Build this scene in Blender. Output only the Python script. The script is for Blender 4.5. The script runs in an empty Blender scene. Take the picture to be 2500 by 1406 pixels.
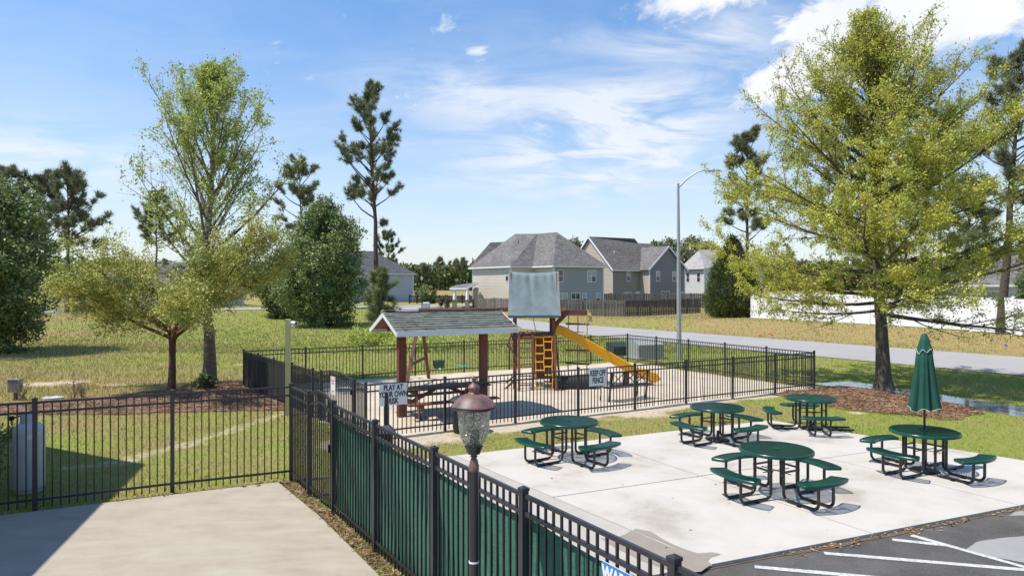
import bpy, math, random
import numpy as np
from mathutils import Vector, Matrix

SC = bpy.context.scene
COL = SC.collection
random.seed(7)
PI = math.pi
R = math.radians

# ------------------------------------------------------------------ camera
F_PX = 1667.0          # focal length in pixels of the 2500 px wide photograph
CAM_H = 3.46
CX, CY = 1250.0, 703.0
cam_d = bpy.data.cameras.new('camera')
cam_d.sensor_width = 36.0
cam_d.lens = 36.0 * F_PX / 2500.0
cam_d.clip_start = 0.1
cam_d.clip_end = 6000
cam = bpy.data.objects.new('camera', cam_d)
COL.objects.link(cam)
cam.location = (0, 0, CAM_H)
cam.rotation_euler = (R(90), 0, 0)
SC.camera = cam

# ------------------------------------------------------------------ light, sky, exposure
SUN_EL = 62.0
SUN_AZ = Vector((-0.965, -0.26)).normalized()      # horizontal direction towards the sun
sun_d = bpy.data.lights.new('sun', 'SUN')
sun_d.energy = 4.5
sun_d.angle = R(0.53)
sun_d.color = (1.0, 0.925, 0.80)
sun = bpy.data.objects.new('sun', sun_d)
COL.objects.link(sun)
_el = R(SUN_EL)
sun.rotation_euler = Vector((-SUN_AZ.x * math.cos(_el), -SUN_AZ.y * math.cos(_el), -math.sin(_el))).to_track_quat('-Z', 'Y').to_euler()

vs = SC.view_settings
vs.view_transform = 'Standard'
vs.look = 'None'
vs.gamma = 1.0
vs.use_curve_mapping = False
vs.exposure = 0.42
SC.cycles.use_denoising = True
SC.cycles.max_bounces = 8
SC.cycles.diffuse_bounces = 3
SC.cycles.transparent_max_bounces = 12
SC.cycles.caustics_reflective = False
SC.cycles.caustics_refractive = False


# ------------------------------------------------------------------ node helper
class NT:
    def __init__(self, tree):
        self.t = tree
        self.n = tree.nodes
        self.l = tree.links

    def new(self, kind, **kw):
        nd = self.n.new(kind)
        for k, v in kw.items():
            if k.startswith('_'):
                setattr(nd, k[1:], v)
        return nd

    def link(self, a, b):
        self.l.new(a, b)

    def put(self, sock, v):
        if hasattr(v, 'is_output') or isinstance(v, bpy.types.NodeSocket):
            self.l.new(v, sock)
        elif v is not None:
            if isinstance(v, (tuple, list)) and len(v) == 3 and sock.type == 'RGBA':
                v = (*v, 1.0)
            sock.default_value = v

    def math(self, op, a, b=None, c=None, clamp=False):
        nd = self.n.new('ShaderNodeMath')
        nd.operation = op
        nd.use_clamp = clamp
        self.put(nd.inputs[0], a)
        if b is not None:
            self.put(nd.inputs[1], b)
        if c is not None:
            self.put(nd.inputs[2], c)
        return nd.outputs[0]

    def vmath(self, op, a, b=None, scale=None):
        nd = self.n.new('ShaderNodeVectorMath')
        nd.operation = op
        self.put(nd.inputs[0], a)
        if b is not None:
            self.put(nd.inputs[1], b)
        if scale is not None:
            self.put(nd.inputs['Scale'], scale)
        return nd.outputs['Value'] if op in ('LENGTH', 'DISTANCE', 'DOT_PRODUCT') else nd.outputs[0]

    def noise(self, vec=None, scale=5.0, detail=3.0, rough=0.55, dist=0.0):
        nd = self.n.new('ShaderNodeTexNoise')
        if vec is not None:
            self.l.new(vec, nd.inputs['Vector'])
        nd.inputs['Scale'].default_value = scale
        nd.inputs['Detail'].default_value = detail
        nd.inputs['Roughness'].default_value = rough
        nd.inputs['Distortion'].default_value = dist
        return nd.outputs[0]

    def ramp(self, fac, stops, interp='LINEAR'):
        nd = self.n.new('ShaderNodeValToRGB')
        cr = nd.color_ramp
        cr.interpolation = interp
        while len(cr.elements) < len(stops):
            cr.elements.new(0.5)
        for e, (p, c) in zip(cr.elements, stops):
            e.position = p
            e.color = (c, c, c, 1) if isinstance(c, (int, float)) else (*c[:3], 1)
        self.put(nd.inputs[0], fac)
        return nd.outputs[0]

    def mix(self, fac, a, b, mode='MIX'):
        nd = self.n.new('ShaderNodeMix')
        nd.data_type = 'RGBA'
        nd.blend_type = mode
        self.put(nd.inputs[0], fac)
        self.put(nd.inputs[6], a)
        self.put(nd.inputs[7], b)
        return nd.outputs[2]

    def mapping(self, vec, scale=(1, 1, 1), rot=(0, 0, 0), loc=(0, 0, 0)):
        nd = self.n.new('ShaderNodeMapping')
        self.l.new(vec, nd.inputs[0])
        nd.inputs['Location'].default_value = loc
        nd.inputs['Rotation'].default_value = rot
        nd.inputs['Scale'].default_value = scale
        return nd.outputs[0]

    def bump(self, height, strength=0.3, dist=0.02):
        nd = self.n.new('ShaderNodeBump')
        nd.inputs['Strength'].default_value = strength
        nd.inputs['Distance'].default_value = dist
        self.l.new(height, nd.inputs['Height'])
        return nd.outputs[0]


# ------------------------------------------------------------------ world
def build_world():
    w = bpy.data.worlds.new('World')
    SC.world = w
    w.use_nodes = True
    t = NT(w.node_tree)
    w.node_tree.nodes.clear()
    out = t.new('ShaderNodeOutputWorld')
    bg = t.new('ShaderNodeBackground')
    t.link(bg.outputs[0], out.inputs[0])
    sky = t.new('ShaderNodeTexSky')
    sky.sky_type = 'NISHITA'
    sky.sun_disc = False
    sky.sun_elevation = R(SUN_EL)
    sky.sun_rotation = math.atan2(SUN_AZ.x, SUN_AZ.y) % (2 * PI)
    sky.air_density = 1.0
    sky.dust_density = 0.35
    sky.ozone_density = 2.2
    tc = t.new('ShaderNodeTexCoord')
    d = t.vmath('NORMALIZE', tc.outputs['Generated'])
    sep = t.new('ShaderNodeSeparateXYZ')
    t.link(d, sep.inputs[0])
    # clouds drawn on a flat layer high above the ground
    up = t.math('ADD', t.math('MAXIMUM', sep.outputs[2], 0.0), 0.16)
    cmb = t.new('ShaderNodeCombineXYZ')
    t.link(t.math('DIVIDE', sep.outputs[0], up), cmb.inputs[0])
    t.link(t.math('DIVIDE', sep.outputs[1], up), cmb.inputs[1])
    p = cmb.outputs[0]

    def patch(px, py, sx, sz):
        """soft mask round a direction of the sky"""
        v = Vector(((px - CX) / F_PX, 1.0, (CY - py) / F_PX)).normalized()
        dv = t.vmath('SUBTRACT', d, tuple(v))
        dv = t.vmath('MULTIPLY', dv, (1.0 / sx, 1.0 / (sx + sz), 1.0 / sz))
        ln = t.vmath('LENGTH', dv)
        return t.math('EXPONENT', t.math('MULTIPLY', t.math('MULTIPLY', ln, ln), -1.0))

    def add(*a):
        r = a[0]
        for b in a[1:]:
            r = t.math('ADD', r, b)
        return r
    wn = t.noise(t.mapping(p, (1.0, 1.7, 1.0), (0, 0, R(-24))), 2.1, 8.0, 0.60, 0.7)
    wisp_mask = add(patch(1480, 320, .20, .075), patch(1150, 225, .13, .028), patch(1600, 240, .09, .03),
                    patch(1700, 90, .12, .03), patch(180, 380, .16, .03),
                    patch(1350, 400, .13, .04), patch(1560, 330, .10, .05), 0.15)
    wisp = t.math('MULTIPLY', t.ramp(wn, [(0.32, 0), (0.72, 1)], 'EASE'), wisp_mask, clamp=True)
    cn = t.noise(t.mapping(d, (1.0, 1.0, 1.7)), 11.0, 8.0, 0.64, 0.35)
    cum_mask = add(patch(2180, 60, .10, .055), patch(2000, 130, .075, .045), patch(2400, 30, .07, .035),
                   patch(1900, 210, .045, .025), patch(1690, -12, .10, .028),
                   t.math('MULTIPLY', patch(1062, 66, .040, .022), 0.78), t.math('MULTIPLY', patch(1172, 130, .022, .014), 0.75), t.math('MULTIPLY', wisp_mask, 0.08))
    cum = t.ramp(t.math('ADD', t.math('MULTIPLY', cum_mask, 0.72), t.math('MULTIPLY', t.math('SUBTRACT', cn, 0.5), 2.3)),
                 [(0.28, 0), (0.78, 1)], 'EASE')
    cloud = t.math('MAXIMUM', t.math('MULTIPLY', wisp, 0.74), cum, clamp=True)
    lo = t.math('POWER', t.math('SUBTRACT', 1.0, t.math('MAXIMUM', sep.outputs[2], 0.0)), 7.0)
    tint = t.ramp(sep.outputs[2], [(0.05, (1.0, 1.0, 1.0)), (0.24, (0.90, 1.0, 1.08)), (0.42, (0.66, 0.96, 1.16)), (0.8, (0.60, 0.92, 1.16))])
    blue = t.mix(t.math('MULTIPLY', lo, 0.80), t.mix(1.0, sky.outputs[0], tint, 'MULTIPLY'), (4.25, 4.42, 4.85))
    shade = t.ramp(t.noise(d, 6.0, 3.0), [(0.3, (5.0, 5.25, 5.65)), (0.62, (5.75, 5.8, 5.9))])
    col = t.mix(cloud, blue, shade)
    t.link(col, bg.inputs[0])
    bg.inputs[1].default_value = 0.132


build_world()

# ------------------------------------------------------------------ materials
MATS = {}


def mat(name, color, rough=0.7, metallic=0.0, spec=None, var=0.0, var_scale=6.0, bump=0.0, bump_scale=40.0,
        stretch=(1, 1, 1), color2=None, coat=0.0, island=0.0, trans=0.0, obj_rand=0.0, two=False):
    """plain procedural material: noise between two tints, fine bump, optional translucency"""
    m = bpy.data.materials.new(name)
    m.use_nodes = True
    t = NT(m.node_tree)
    b = m.node_tree.nodes['Principled BSDF']
    out = m.node_tree.nodes['Material Output']
    geo = t.new('ShaderNodeNewGeometry')
    tc = t.new('ShaderNodeTexCoord')
    pos = geo.outputs['Position'] if not two else tc.outputs['Object']
    pos = t.mapping(pos, stretch)
    c2 = color2 if color2 is not None else tuple(max(0.0, c * (1 - var)) for c in color)
    col = color
    if var > 0 or color2 is not None:
        n = t.noise(pos, var_scale, 5.0, 0.6)
        col = t.mix(t.ramp(n, [(0.34, 0), (0.66, 1)]), c2, color)
    if island > 0:
        hv = t.new('ShaderNodeHueSaturation')
        t.put(hv.inputs['Color'], col)
        rnd = geo.outputs['Random Per Island']
        t.link(t.math('ADD', t.math('MULTIPLY', rnd, island), 1.0 - island * 0.5), hv.inputs['Value'])
        t.link(t.math('ADD', t.math('MULTIPLY', t.math('FRACT', t.math('MULTIPLY', rnd, 7.31)), 0.05 * island / 0.6), 0.5 - 0.025 * island / 0.6), hv.inputs['Hue'])
        col = hv.outputs[0]
    if obj_rand > 0:
        oi = t.new('ShaderNodeObjectInfo')
        hv = t.new('ShaderNodeHueSaturation')
        t.put(hv.inputs['Color'], col)
        t.link(t.math('ADD', t.math('MULTIPLY', oi.outputs['Random'], obj_rand), 1.0 - obj_rand * 0.5), hv.inputs['Value'])
        col = hv.outputs[0]
    t.put(b.inputs['Base Color'], col)
    b.inputs['Roughness'].default_value = rough
    b.inputs['Metallic'].default_value = metallic
    if spec is not None:
        b.inputs['Specular IOR Level'].default_value = spec
    if coat:
        b.inputs['Coat Weight'].default_value = coat
        b.inputs['Coat Roughness'].default_value = 0.2
    if bump > 0:
        n2 = t.noise(pos, bump_scale, 4.0, 0.6)
        t.link(t.bump(n2, bump, 0.01), b.inputs['Normal'])
    if trans > 0:
        tr = t.new('ShaderNodeBsdfTranslucent')
        t.put(tr.inputs['Color'], col)
        mx = t.new('ShaderNodeMixShader')
        mx.inputs[0].default_value = trans
        t.link(b.outputs[0], mx.inputs[1])
        t.link(tr.outputs[0], mx.inputs[2])
        t.link(mx.outputs[0], out.inputs[0])
    MATS[name] = m
    return m


M_FENCE = mat('fence_black', (0.020, 0.021, 0.026), 0.42, spec=0.6, var=0.35, var_scale=9)
M_POST = mat('fence_post', (0.030, 0.032, 0.040), 0.42, spec=0.6, var=0.3, var_scale=7)
M_GREEN = mat('table_green', (0.004, 0.068, 0.047), 0.24, spec=0.5, var=0.30, var_scale=4, obj_rand=0.25)
M_LEG = mat('leg_black', (0.010, 0.010, 0.011), 0.24, spec=0.6)
M_STEEL = mat('bolt_steel', (0.6, 0.6, 0.6), 0.35, 0.9)
M_REDWOOD = mat('redwood', (0.225, 0.072, 0.045), 0.72, var=0.45, var_scale=3.0, stretch=(4, 4, 14), bump=0.25, bump_scale=30, obj_rand=0.3)
M_REDWOOD2 = mat('redwood_worn', (0.21, 0.085, 0.060), 0.8, var=0.5, var_scale=4.0, stretch=(6, 6, 6), bump=0.3, obj_rand=0.3)
M_TOPWOOD_SHADE = mat('shaded_tabletop_wood', (0.060, 0.036, 0.030), 0.7, var=0.4, var_scale=5, bump=0.2, obj_rand=0.3)  # shade under the shelter roof painted into the wood colour
M_CANVAS = mat('canvas', (0.185, 0.240, 0.252), 0.85, var=0.25, var_scale=3.0, bump=0.15, bump_scale=120)
M_CANVAS_D = mat('canvas_hem', (0.085, 0.125, 0.14), 0.85, var=0.1)
M_YELLOW = mat('slide_yellow', (0.88, 0.385, 0.008), 0.38, var=0.12, var_scale=3)
M_YROPE = mat('yellow_rope', (0.80, 0.42, 0.03), 0.7, var=0.2, var_scale=20)
M_ROPE = mat('hemp_rope', (0.58, 0.44, 0.20), 0.9, var=0.3, var_scale=30)
M_RUBBER = mat('black_rubber', (0.022, 0.024, 0.026), 0.6, var=0.3, var_scale=8)
M_WHITE = mat('white_paint', (0.74, 0.75, 0.76), 0.5, var=0.10, var_scale=3.0)
M_VINYL = mat('white_vinyl', (0.82, 0.82, 0.83), 0.35, var=0.12, var_scale=0.9)
M_SIGN = mat('sign_face', (0.72, 0.755, 0.79), 0.45, var=0.06, var_scale=4)
M_INK = mat('sign_ink', (0.012, 0.012, 0.03), 0.6)
M_REDINK = mat('red_ink', (0.6, 0.05, 0.06), 0.6)
M_BLUE = mat('sign_blue', (0.05, 0.21, 0.52), 0.5, var=0.15, var_scale=6)
M_POLE = mat('galvanised', (0.42, 0.44, 0.46), 0.45, 0.5, var=0.1, var_scale=3)
M_XFMR = mat('utility_green', (0.38, 0.42, 0.41), 0.5, var=0.1, var_scale=2)
M_XFMR_D = mat('utility_dark', (0.035, 0.06, 0.055), 0.5, var=0.1, var_scale=2)
M_BRONZE = mat('weathered_copper', (0.30, 0.145, 0.115), 0.50, 0.15, color2=(0.075, 0.062, 0.066), var=0.5, var_scale=8.0)
M_LAMPBLK = mat('lamp_black', (0.024, 0.026, 0.032), 0.34, spec=0.6, var=0.3)
M_PROPANE = mat('tank_grey', (0.52, 0.55, 0.58), 0.5, var=0.12, var_scale=4, bump=0.08, bump_scale=30)
M_TREATED = mat('treated_post', (0.62, 0.56, 0.28), 0.75, var=0.18, var_scale=4, stretch=(8, 8, 1), bump=0.2)
M_PAINT = mat('road_paint', (0.62, 0.62, 0.60), 0.7, color2=(0.36, 0.36, 0.35), var=0.3, var_scale=22, bump=0.3, bump_scale=150)
M_UMB = mat('umbrella_green', (0.004, 0.070, 0.046), 0.75, var=0.2, var_scale=8, bump=0.1, bump_scale=200)
M_TRIM = mat('umbrella_trim', (0.55, 0.62, 0.45), 0.8)
M_MESHGREEN = mat('windscreen_green', (0.065, 0.215, 0.15), 0.75, color2=(0.034, 0.145, 0.105), var=0.3, var_scale=14, stretch=(1, 1, 6), bump=0.6, bump_scale=60, trans=0.12)
M_BARK = mat('bark_grey', (0.135, 0.110, 0.088), 0.9, color2=(0.050, 0.040, 0.032), var=0.5, var_scale=7, stretch=(2.2, 2.2, 0.6), bump=1.0, bump_scale=16)
M_BARK2 = mat('bark_pale', (0.23, 0.195, 0.155), 0.85, color2=(0.12, 0.10, 0.08), var=0.5, var_scale=5, stretch=(1, 1, 2.2), bump=0.5, bump_scale=14)
M_BARK3 = mat('bark_brown', (0.165, 0.085, 0.052), 0.85, color2=(0.085, 0.047, 0.030), var=0.5, var_scale=8, stretch=(2, 2, 0.6), bump=0.6, bump_scale=20)
M_PINEBARK = mat('bark_pine', (0.115, 0.080, 0.065), 0.95, color2=(0.045, 0.034, 0.030), var=0.5, var_scale=9, stretch=(2, 2, 1), bump=1.0, bump_scale=14)
M_LEAF_OAK = mat('leaf_oak', (0.60, 0.575, 0.095), 0.55, color2=(0.42, 0.475, 0.10), var=0.4, var_scale=0.9, island=0.75, trans=0.42)
M_LEAF_LIME = mat('leaf_lime', (0.49, 0.53, 0.12), 0.6, color2=(0.33, 0.43, 0.10), var=0.4, var_scale=0.9, island=0.7, trans=0.36)
M_LEAF_OLIVE = mat('leaf_olive', (0.54, 0.515, 0.12), 0.6, color2=(0.35, 0.41, 0.11), var=0.4, var_scale=0.8, island=0.7, trans=0.30)
M_LEAF_DARK = mat('leaf_dark', (0.25, 0.32, 0.105), 0.55, color2=(0.145, 0.21, 0.075), var=0.4, var_scale=0.5, island=0.7, trans=0.22)
M_LEAF_MID = mat('leaf_mid', (0.17, 0.215, 0.065), 0.55, color2=(0.095, 0.140, 0.050), var=0.4, var_scale=0.4, island=0.7, trans=0.25)
M_NEEDLE = mat('pine_needles', (0.24, 0.265, 0.135), 0.6, color2=(0.145, 0.17, 0.095), var=0.4, var_scale=0.6, island=0.6, trans=0.15)
M_NEEDLE_L = mat('young_pine_needles', (0.27, 0.29, 0.12), 0.6, color2=(0.17, 0.20, 0.085), var=0.4, var_scale=1.6, island=0.6, trans=0.2)
M_CEDAR = mat('cedar_foliage', (0.125, 0.155, 0.038), 0.6, color2=(0.065, 0.090, 0.025), var=0.4, var_scale=1.2, island=0.6, trans=0.15)
M_GRASS = mat('grass_blade', (0.39, 0.42, 0.09), 0.7, color2=(0.26, 0.325, 0.065), var=0.4, var_scale=0.5, island=0.8, trans=0.3)
M_GRASS_DRY = mat('dry_grass_blade', (0.50, 0.43, 0.20), 0.75, color2=(0.34, 0.335, 0.115), var=0.4, var_scale=0.25, island=0.8, trans=0.3)
M_STRAW = mat('pine_straw', (0.34, 0.205, 0.120), 0.8, color2=(0.17, 0.095, 0.058), var=0.4, var_scale=1.5, island=0.9)
M_DEADLEAF = mat('dead_leaf', (0.36, 0.25, 0.16), 0.85, color2=(0.22, 0.12, 0.06), var=0.4, var_scale=3, island=0.9)
M_TWIG = mat('dry_twig', (0.17, 0.125, 0.095), 0.9, var=0.3)
M_GLASSDARK = mat('window_glass', (0.035, 0.045, 0.055), 0.08, spec=0.9, var=0.4, var_scale=0.8)
M_BLIND = mat('window_blind', (0.36, 0.43, 0.45), 0.25, spec=0.7, var=0.2, var_scale=2.0)
M_FRAME = mat('window_frame', (0.72, 0.74, 0.76), 0.5)
M_OLDWOOD = mat('weathered_picket', (0.26, 0.235, 0.20), 0.9, color2=(0.15, 0.135, 0.12), var=0.4, var_scale=6, stretch=(3, 3, 1), bump=0.4, obj_rand=0.5)
M_OLDWOOD_D = mat('dark_picket', (0.135, 0.120, 0.105), 0.9, color2=(0.065, 0.058, 0.052), var=0.4, var_scale=6, stretch=(3, 3, 1), bump=0.4, obj_rand=0.5)
M_STONE = mat('column_stone', (0.22, 0.14, 0.11), 0.85, color2=(0.40, 0.34, 0.30), var=0.4, var_scale=6, bump=0.5)
M_DARKNET = mat('dark_net', (0.012, 0.013, 0.014), 0.8, var=0.2)
M_GALV = mat('zip_tie', (0.85, 0.85, 0.85), 0.5)
M_ORANGE = mat('flag_orange', (0.8, 0.12, 0.02), 0.7)
M_FLAGBLUE = mat('flag_blue', (0.05, 0.2, 0.7), 0.7)


def siding(name, c):
    return mat(name, c, 0.6, var=0.08, var_scale=0.7, bump=0.05)


def shingles(name, c, c2, wet=0.0):
    m = bpy.data.materials.new(name)
    m.use_nodes = True
    t = NT(m.node_tree)
    b = m.node_tree.nodes['Principled BSDF']
    geo = t.new('ShaderNodeNewGeometry')
    vo = t.new('ShaderNodeTexVoronoi')
    vo.feature = 'F1'
    t.link(t.mapping(geo.outputs['Position'], (3.2, 3.2, 6.5)), vo.inputs['Vector'])
    vo.inputs['Scale'].default_value = 1.0
    sp = t.new('ShaderNodeSeparateColor')
    t.link(vo.outputs['Color'], sp.inputs[0])
    big = t.noise(geo.outputs['Position'], 0.35, 4.0)
    fac = t.math('ADD', t.math('MULTIPLY', sp.outputs[0], 0.75), t.math('MULTIPLY', t.math('SUBTRACT', big, 0.5), 1.0))
    col = t.mix(fac, c2, c)
    t.link(col, b.inputs['Base Color'])
    b.inputs['Roughness'].default_value = 0.9
    fine = t.noise(geo.outputs['Position'], 60.0, 3.0)
    t.link(t.bump(t.math('ADD', sp.outputs[1], fine), 0.4, 0.02), b.inputs['Normal'])
    return m


M_ROOF_G = shingles('roof_grey', (0.200, 0.190, 0.185), (0.095, 0.090, 0.090))
M_ROOF_B = shingles('roof_brown', (0.160, 0.145, 0.135), (0.075, 0.068, 0.064))
M_ROOF_L = shingles('roof_light', (0.38, 0.375, 0.36), (0.24, 0.235, 0.23))
M_ROOF_S = shingles('roof_slate', (0.105, 0.110, 0.125), (0.055, 0.058, 0.068))
M_SHINGLE = mat('shelter_shingle', (0.150, 0.165, 0.145), 0.9, color2=(0.100, 0.113, 0.100), var=0.4, var_scale=9, bump=0.6, bump_scale=90, obj_rand=0.5)


def surface(name, stops, scale, fine, bump, rough=0.9, streak=None, spots=None, wet=None):
    """big sheet surface: colour ramp over layered noise, speckle and bump"""
    m = bpy.data.materials.new(name)
    m.use_nodes = True
    t = NT(m.node_tree)
    b = m.node_tree.nodes['Principled BSDF']
    geo = t.new('ShaderNodeNewGeometry')
    pos = geo.outputs['Position']
    n1 = t.noise(pos, scale, 6.0, 0.62, 0.3)
    if streak:
        n1 = t.math('ADD', t.math('MULTIPLY', n1, 0.5), t.math('MULTIPLY', t.noise(t.mapping(pos, streak[0], (0, 0, streak[1])), streak[2], 5.0), 0.5))
    nf = t.noise(pos, fine, 3.0, 0.7)
    f = t.math('ADD', t.math('MULTIPLY', n1, 0.8), t.math('MULTIPLY', nf, 0.2))
    col = t.ramp(f, stops)
    if spots:
        vo = t.new('ShaderNodeTexVoronoi')
        t.link(pos, vo.inputs['Vector'])
        vo.inputs['Scale'].default_value = spots[0]
        col = t.mix(t.ramp(vo.outputs['Distance'], [(spots[1], 1), (spots[1] * 1.5, 0)]), col, spots[2])
    t.link(col, b.inputs['Base Color'])
    b.inputs['Roughness'].default_value = rough
    hgt = t.math('ADD', t.math('MULTIPLY', nf, 0.6), t.noise(pos, fine * 3.1, 2.0))
    t.link(t.bump(hgt, bump, 0.01), b.inputs['Normal'])
    return m


M_PAD = surface('pad_concrete', [(0.36, (0.36, 0.322, 0.275)), (0.45, (0.455, 0.422, 0.380)), (0.54, (0.49, 0.460, 0.422)), (0.7, (0.52, 0.490, 0.457))], 0.75, 60, 0.16, spots=(0.9, 0.018, (0.22, 0.17, 0.12)))
M_STRIP = surface('strip_concrete', [(0.3, (0.355, 0.325, 0.29)), (0.7, (0.44, 0.412, 0.375))], 1.6, 60, 0.15)
M_DECK = surface('deck_concrete', [(0.34, (0.300, 0.250, 0.197)), (0.48, (0.355, 0.308, 0.250)), (0.56, (0.378, 0.333, 0.277)), (0.70, (0.425, 0.388, 0.338))], 1.6, 50, 0.16, streak=((0.9, 2.6, 1), R(-22), 1.6), spots=(0.8, 0.012, (0.18, 0.14, 0.11)))
M_STAIN = surface('wet_concrete', [(0.3, (0.235, 0.20, 0.165)), (0.7, (0.30, 0.262, 0.22))], 2.0, 60, 0.1, rough=0.6)
M_ASPHALT = surface('asphalt', [(0.32, (0.050, 0.047, 0.043)), (0.5, (0.092, 0.086, 0.079)), (0.68, (0.145, 0.137, 0.127))], 0.9, 90, 0.8, spots=(38, 0.16, (0.20, 0.19, 0.18)))
M_ASPHALT_L = surface('pale_asphalt', [(0.3, (0.27, 0.265, 0.26)), (0.7, (0.33, 0.325, 0.32))], 1.5, 90, 0.5)
M_ROAD = surface('road_surface', [(0.3, (0.285, 0.275, 0.27)), (0.7, (0.345, 0.335, 0.33))], 0.25, 40, 0.3)
M_SAND = surface('play_sand', [(0.25, (0.39, 0.32, 0.25)), (0.5, (0.50, 0.43, 0.345)), (0.75, (0.565, 0.50, 0.415))], 1.1, 9, 1.0)
M_MULCH = surface('mulch', [(0.3, (0.095, 0.056, 0.036)), (0.5, (0.20, 0.118, 0.074)), (0.72, (0.31, 0.19, 0.122))], 2.2, 28, 1.0)
M_JOINT = mat('joint_dirt', (0.17, 0.15, 0.125), 0.95, var=0.4, var_scale=8)  # dark dirt showing in the slab joints
M_DIRT = surface('edge_dirt', [(0.3, (0.090, 0.055, 0.035)), (0.7, (0.20, 0.125, 0.075))], 5.0, 40, 0.8)


def ground_material():
    m = bpy.data.materials.new('ground_grass')
    m.use_nodes = True
    t = NT(m.node_tree)
    b = m.node_tree.nodes['Principled BSDF']
    geo = t.new('ShaderNodeNewGeometry')
    pos = geo.outputs['Position']
    dry = t.new('ShaderNodeAttribute', _attribute_name='dry').outputs['Fac']
    bare = t.new('ShaderNodeAttribute', _attribute_name='bare').outputs['Fac']
    n1 = t.noise(pos, 0.55, 6.0, 0.65)
    n2 = t.noise(pos, 6.0, 5.0, 0.7)
    n3 = t.noise(pos, 45.0, 3.0, 0.7)
    g = t.ramp(t.math('ADD', t.math('MULTIPLY', n2, 0.6), t.math('MULTIPLY', n3, 0.4)),
               [(0.3, (0.135, 0.165, 0.036)), (0.5, (0.225, 0.255, 0.058)), (0.72, (0.31, 0.315, 0.09))])
    dr = t.ramp(t.math('ADD', t.math('MULTIPLY', n2, 0.55), t.math('MULTIPLY', n3, 0.45)),
                [(0.3, (0.20, 0.152, 0.062)), (0.5, (0.285, 0.218, 0.092)), (0.72, (0.36, 0.28, 0.14))])
    f = t.math('ADD', dry, t.math('MULTIPLY', t.math('SUBTRACT', n1, 0.5), 1.6), clamp=True)
    col = t.mix(t.ramp(f, [(0.25, 0), (0.75, 1)]), g, dr)
    sandc = t.ramp(n2, [(0.3, (0.42, 0.345, 0.255)), (0.7, (0.56, 0.48, 0.385))])
    fb = t.math('ADD', bare, t.math('ADD', t.math('MULTIPLY', t.math('SUBTRACT', n2, 0.5), 1.1), t.math('MULTIPLY', t.math('SUBTRACT', n3, 0.5), 0.7)))
    col = t.mix(t.ramp(fb, [(0.36, 0), (0.70, 1)]), col, sandc)
    t.link(col, b.inputs['Base Color'])
    b.inputs['Roughness'].default_value = 0.95
    b.inputs['Specular IOR Level'].default_value = 0.1
    t.link(t.bump(t.math('ADD', n2, n3), 0.6, 0.04), b.inputs['Normal'])
    return m


M_GROUND = ground_material()


def water_material():
    m = bpy.data.materials.new('water')
    m.use_nodes = True
    t = NT(m.node_tree)
    b = m.node_tree.nodes['Principled BSDF']
    geo = t.new('ShaderNodeNewGeometry')
    b.inputs['Base Color'].default_value = (0.16, 0.18, 0.19, 1)
    b.inputs['Roughness'].default_value = 0.06
    b.inputs['Specular IOR Level'].default_value = 1.0
    b.inputs['IOR'].default_value = 1.6
    t.link(t.bump(t.noise(geo.outputs['Position'], 9.0, 3.0), 0.05, 0.01), b.inputs['Normal'])
    return m


M_WATER = water_material()


def lantern_glass():
    m = bpy.data.materials.new('seeded_glass')
    m.use_nodes = True
    t = NT(m.node_tree)
    m.node_tree.nodes.clear()
    out = t.new('ShaderNodeOutputMaterial')
    tc = t.new('ShaderNodeTexCoord')
    vo = t.new('ShaderNodeTexVoronoi')
    t.link(tc.outputs['Object'], vo.inputs['Vector'])
    vo.inputs['Scale'].default_value = 24.0
    ring = t.ramp(vo.outputs['Distance'], [(0.12, 0.15), (0.34, 0.75), (0.46, 1.0), (0.62, 0.25)])
    bmp = t.bump(ring, 1.0, 0.03)
    gl = t.new('ShaderNodeBsdfGlossy')
    gl.inputs['Roughness'].default_value = 0.12
    gl.inputs['Color'].default_value = (0.9, 0.9, 0.86, 1)
    t.link(bmp, gl.inputs['Normal'])
    tp = t.new('ShaderNodeBsdfTransparent')
    tp.inputs['Color'].default_value = (0.93, 0.92, 0.88, 1)
    df = t.new('ShaderNodeBsdfTranslucent')
    df.inputs['Color'].default_value = (0.9, 0.87, 0.78, 1)
    fr = t.new('ShaderNodeFresnel')
    fr.inputs['IOR'].default_value = 1.5
    t.link(bmp, fr.inputs['Normal'])
    m1 = t.new('ShaderNodeMixShader')
    t.link(t.math('ADD', t.math('MULTIPLY', fr.outputs[0], 1.0), t.math('MULTIPLY', ring, 0.10), clamp=True), m1.inputs[0])
    t.link(tp.outputs[0], m1.inputs[1])
    t.link(gl.outputs[0], m1.inputs[2])
    m2 = t.new('ShaderNodeMixShader')
    t.link(t.math('ADD', t.math('MULTIPLY', ring, 0.42), 0.08), m2.inputs[0])
    t.link(m1.outputs[0], m2.inputs[1])
    t.link(df.outputs[0], m2.inputs[2])
    t.link(m2.outputs[0], out.inputs[0])
    return m


M_LANTERN = lantern_glass()


# ------------------------------------------------------------------ mesh helpers
def np_mesh(name, V, F, material, smooth=False):
    V = np.asarray(V, dtype=np.float32)
    F = np.asarray(F, dtype=np.int32)
    me = bpy.data.meshes.new(name)
    k = F.shape[1]
    me.vertices.add(len(V))
    me.vertices.foreach_set('co', V.ravel())
    me.loops.add(F.size)
    me.loops.foreach_set('vertex_index', F.ravel())
    me.polygons.add(len(F))
    me.polygons.foreach_set('loop_start', np.arange(0, F.size, k, dtype=np.int32))
    me.polygons.foreach_set('loop_total', np.full(len(F), k, dtype=np.int32))
    if smooth:
        me.polygons.foreach_set('use_smooth', np.ones(len(F), dtype=bool))
    me.update(calc_edges=True)
    me.materials.append(material)
    return me


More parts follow.
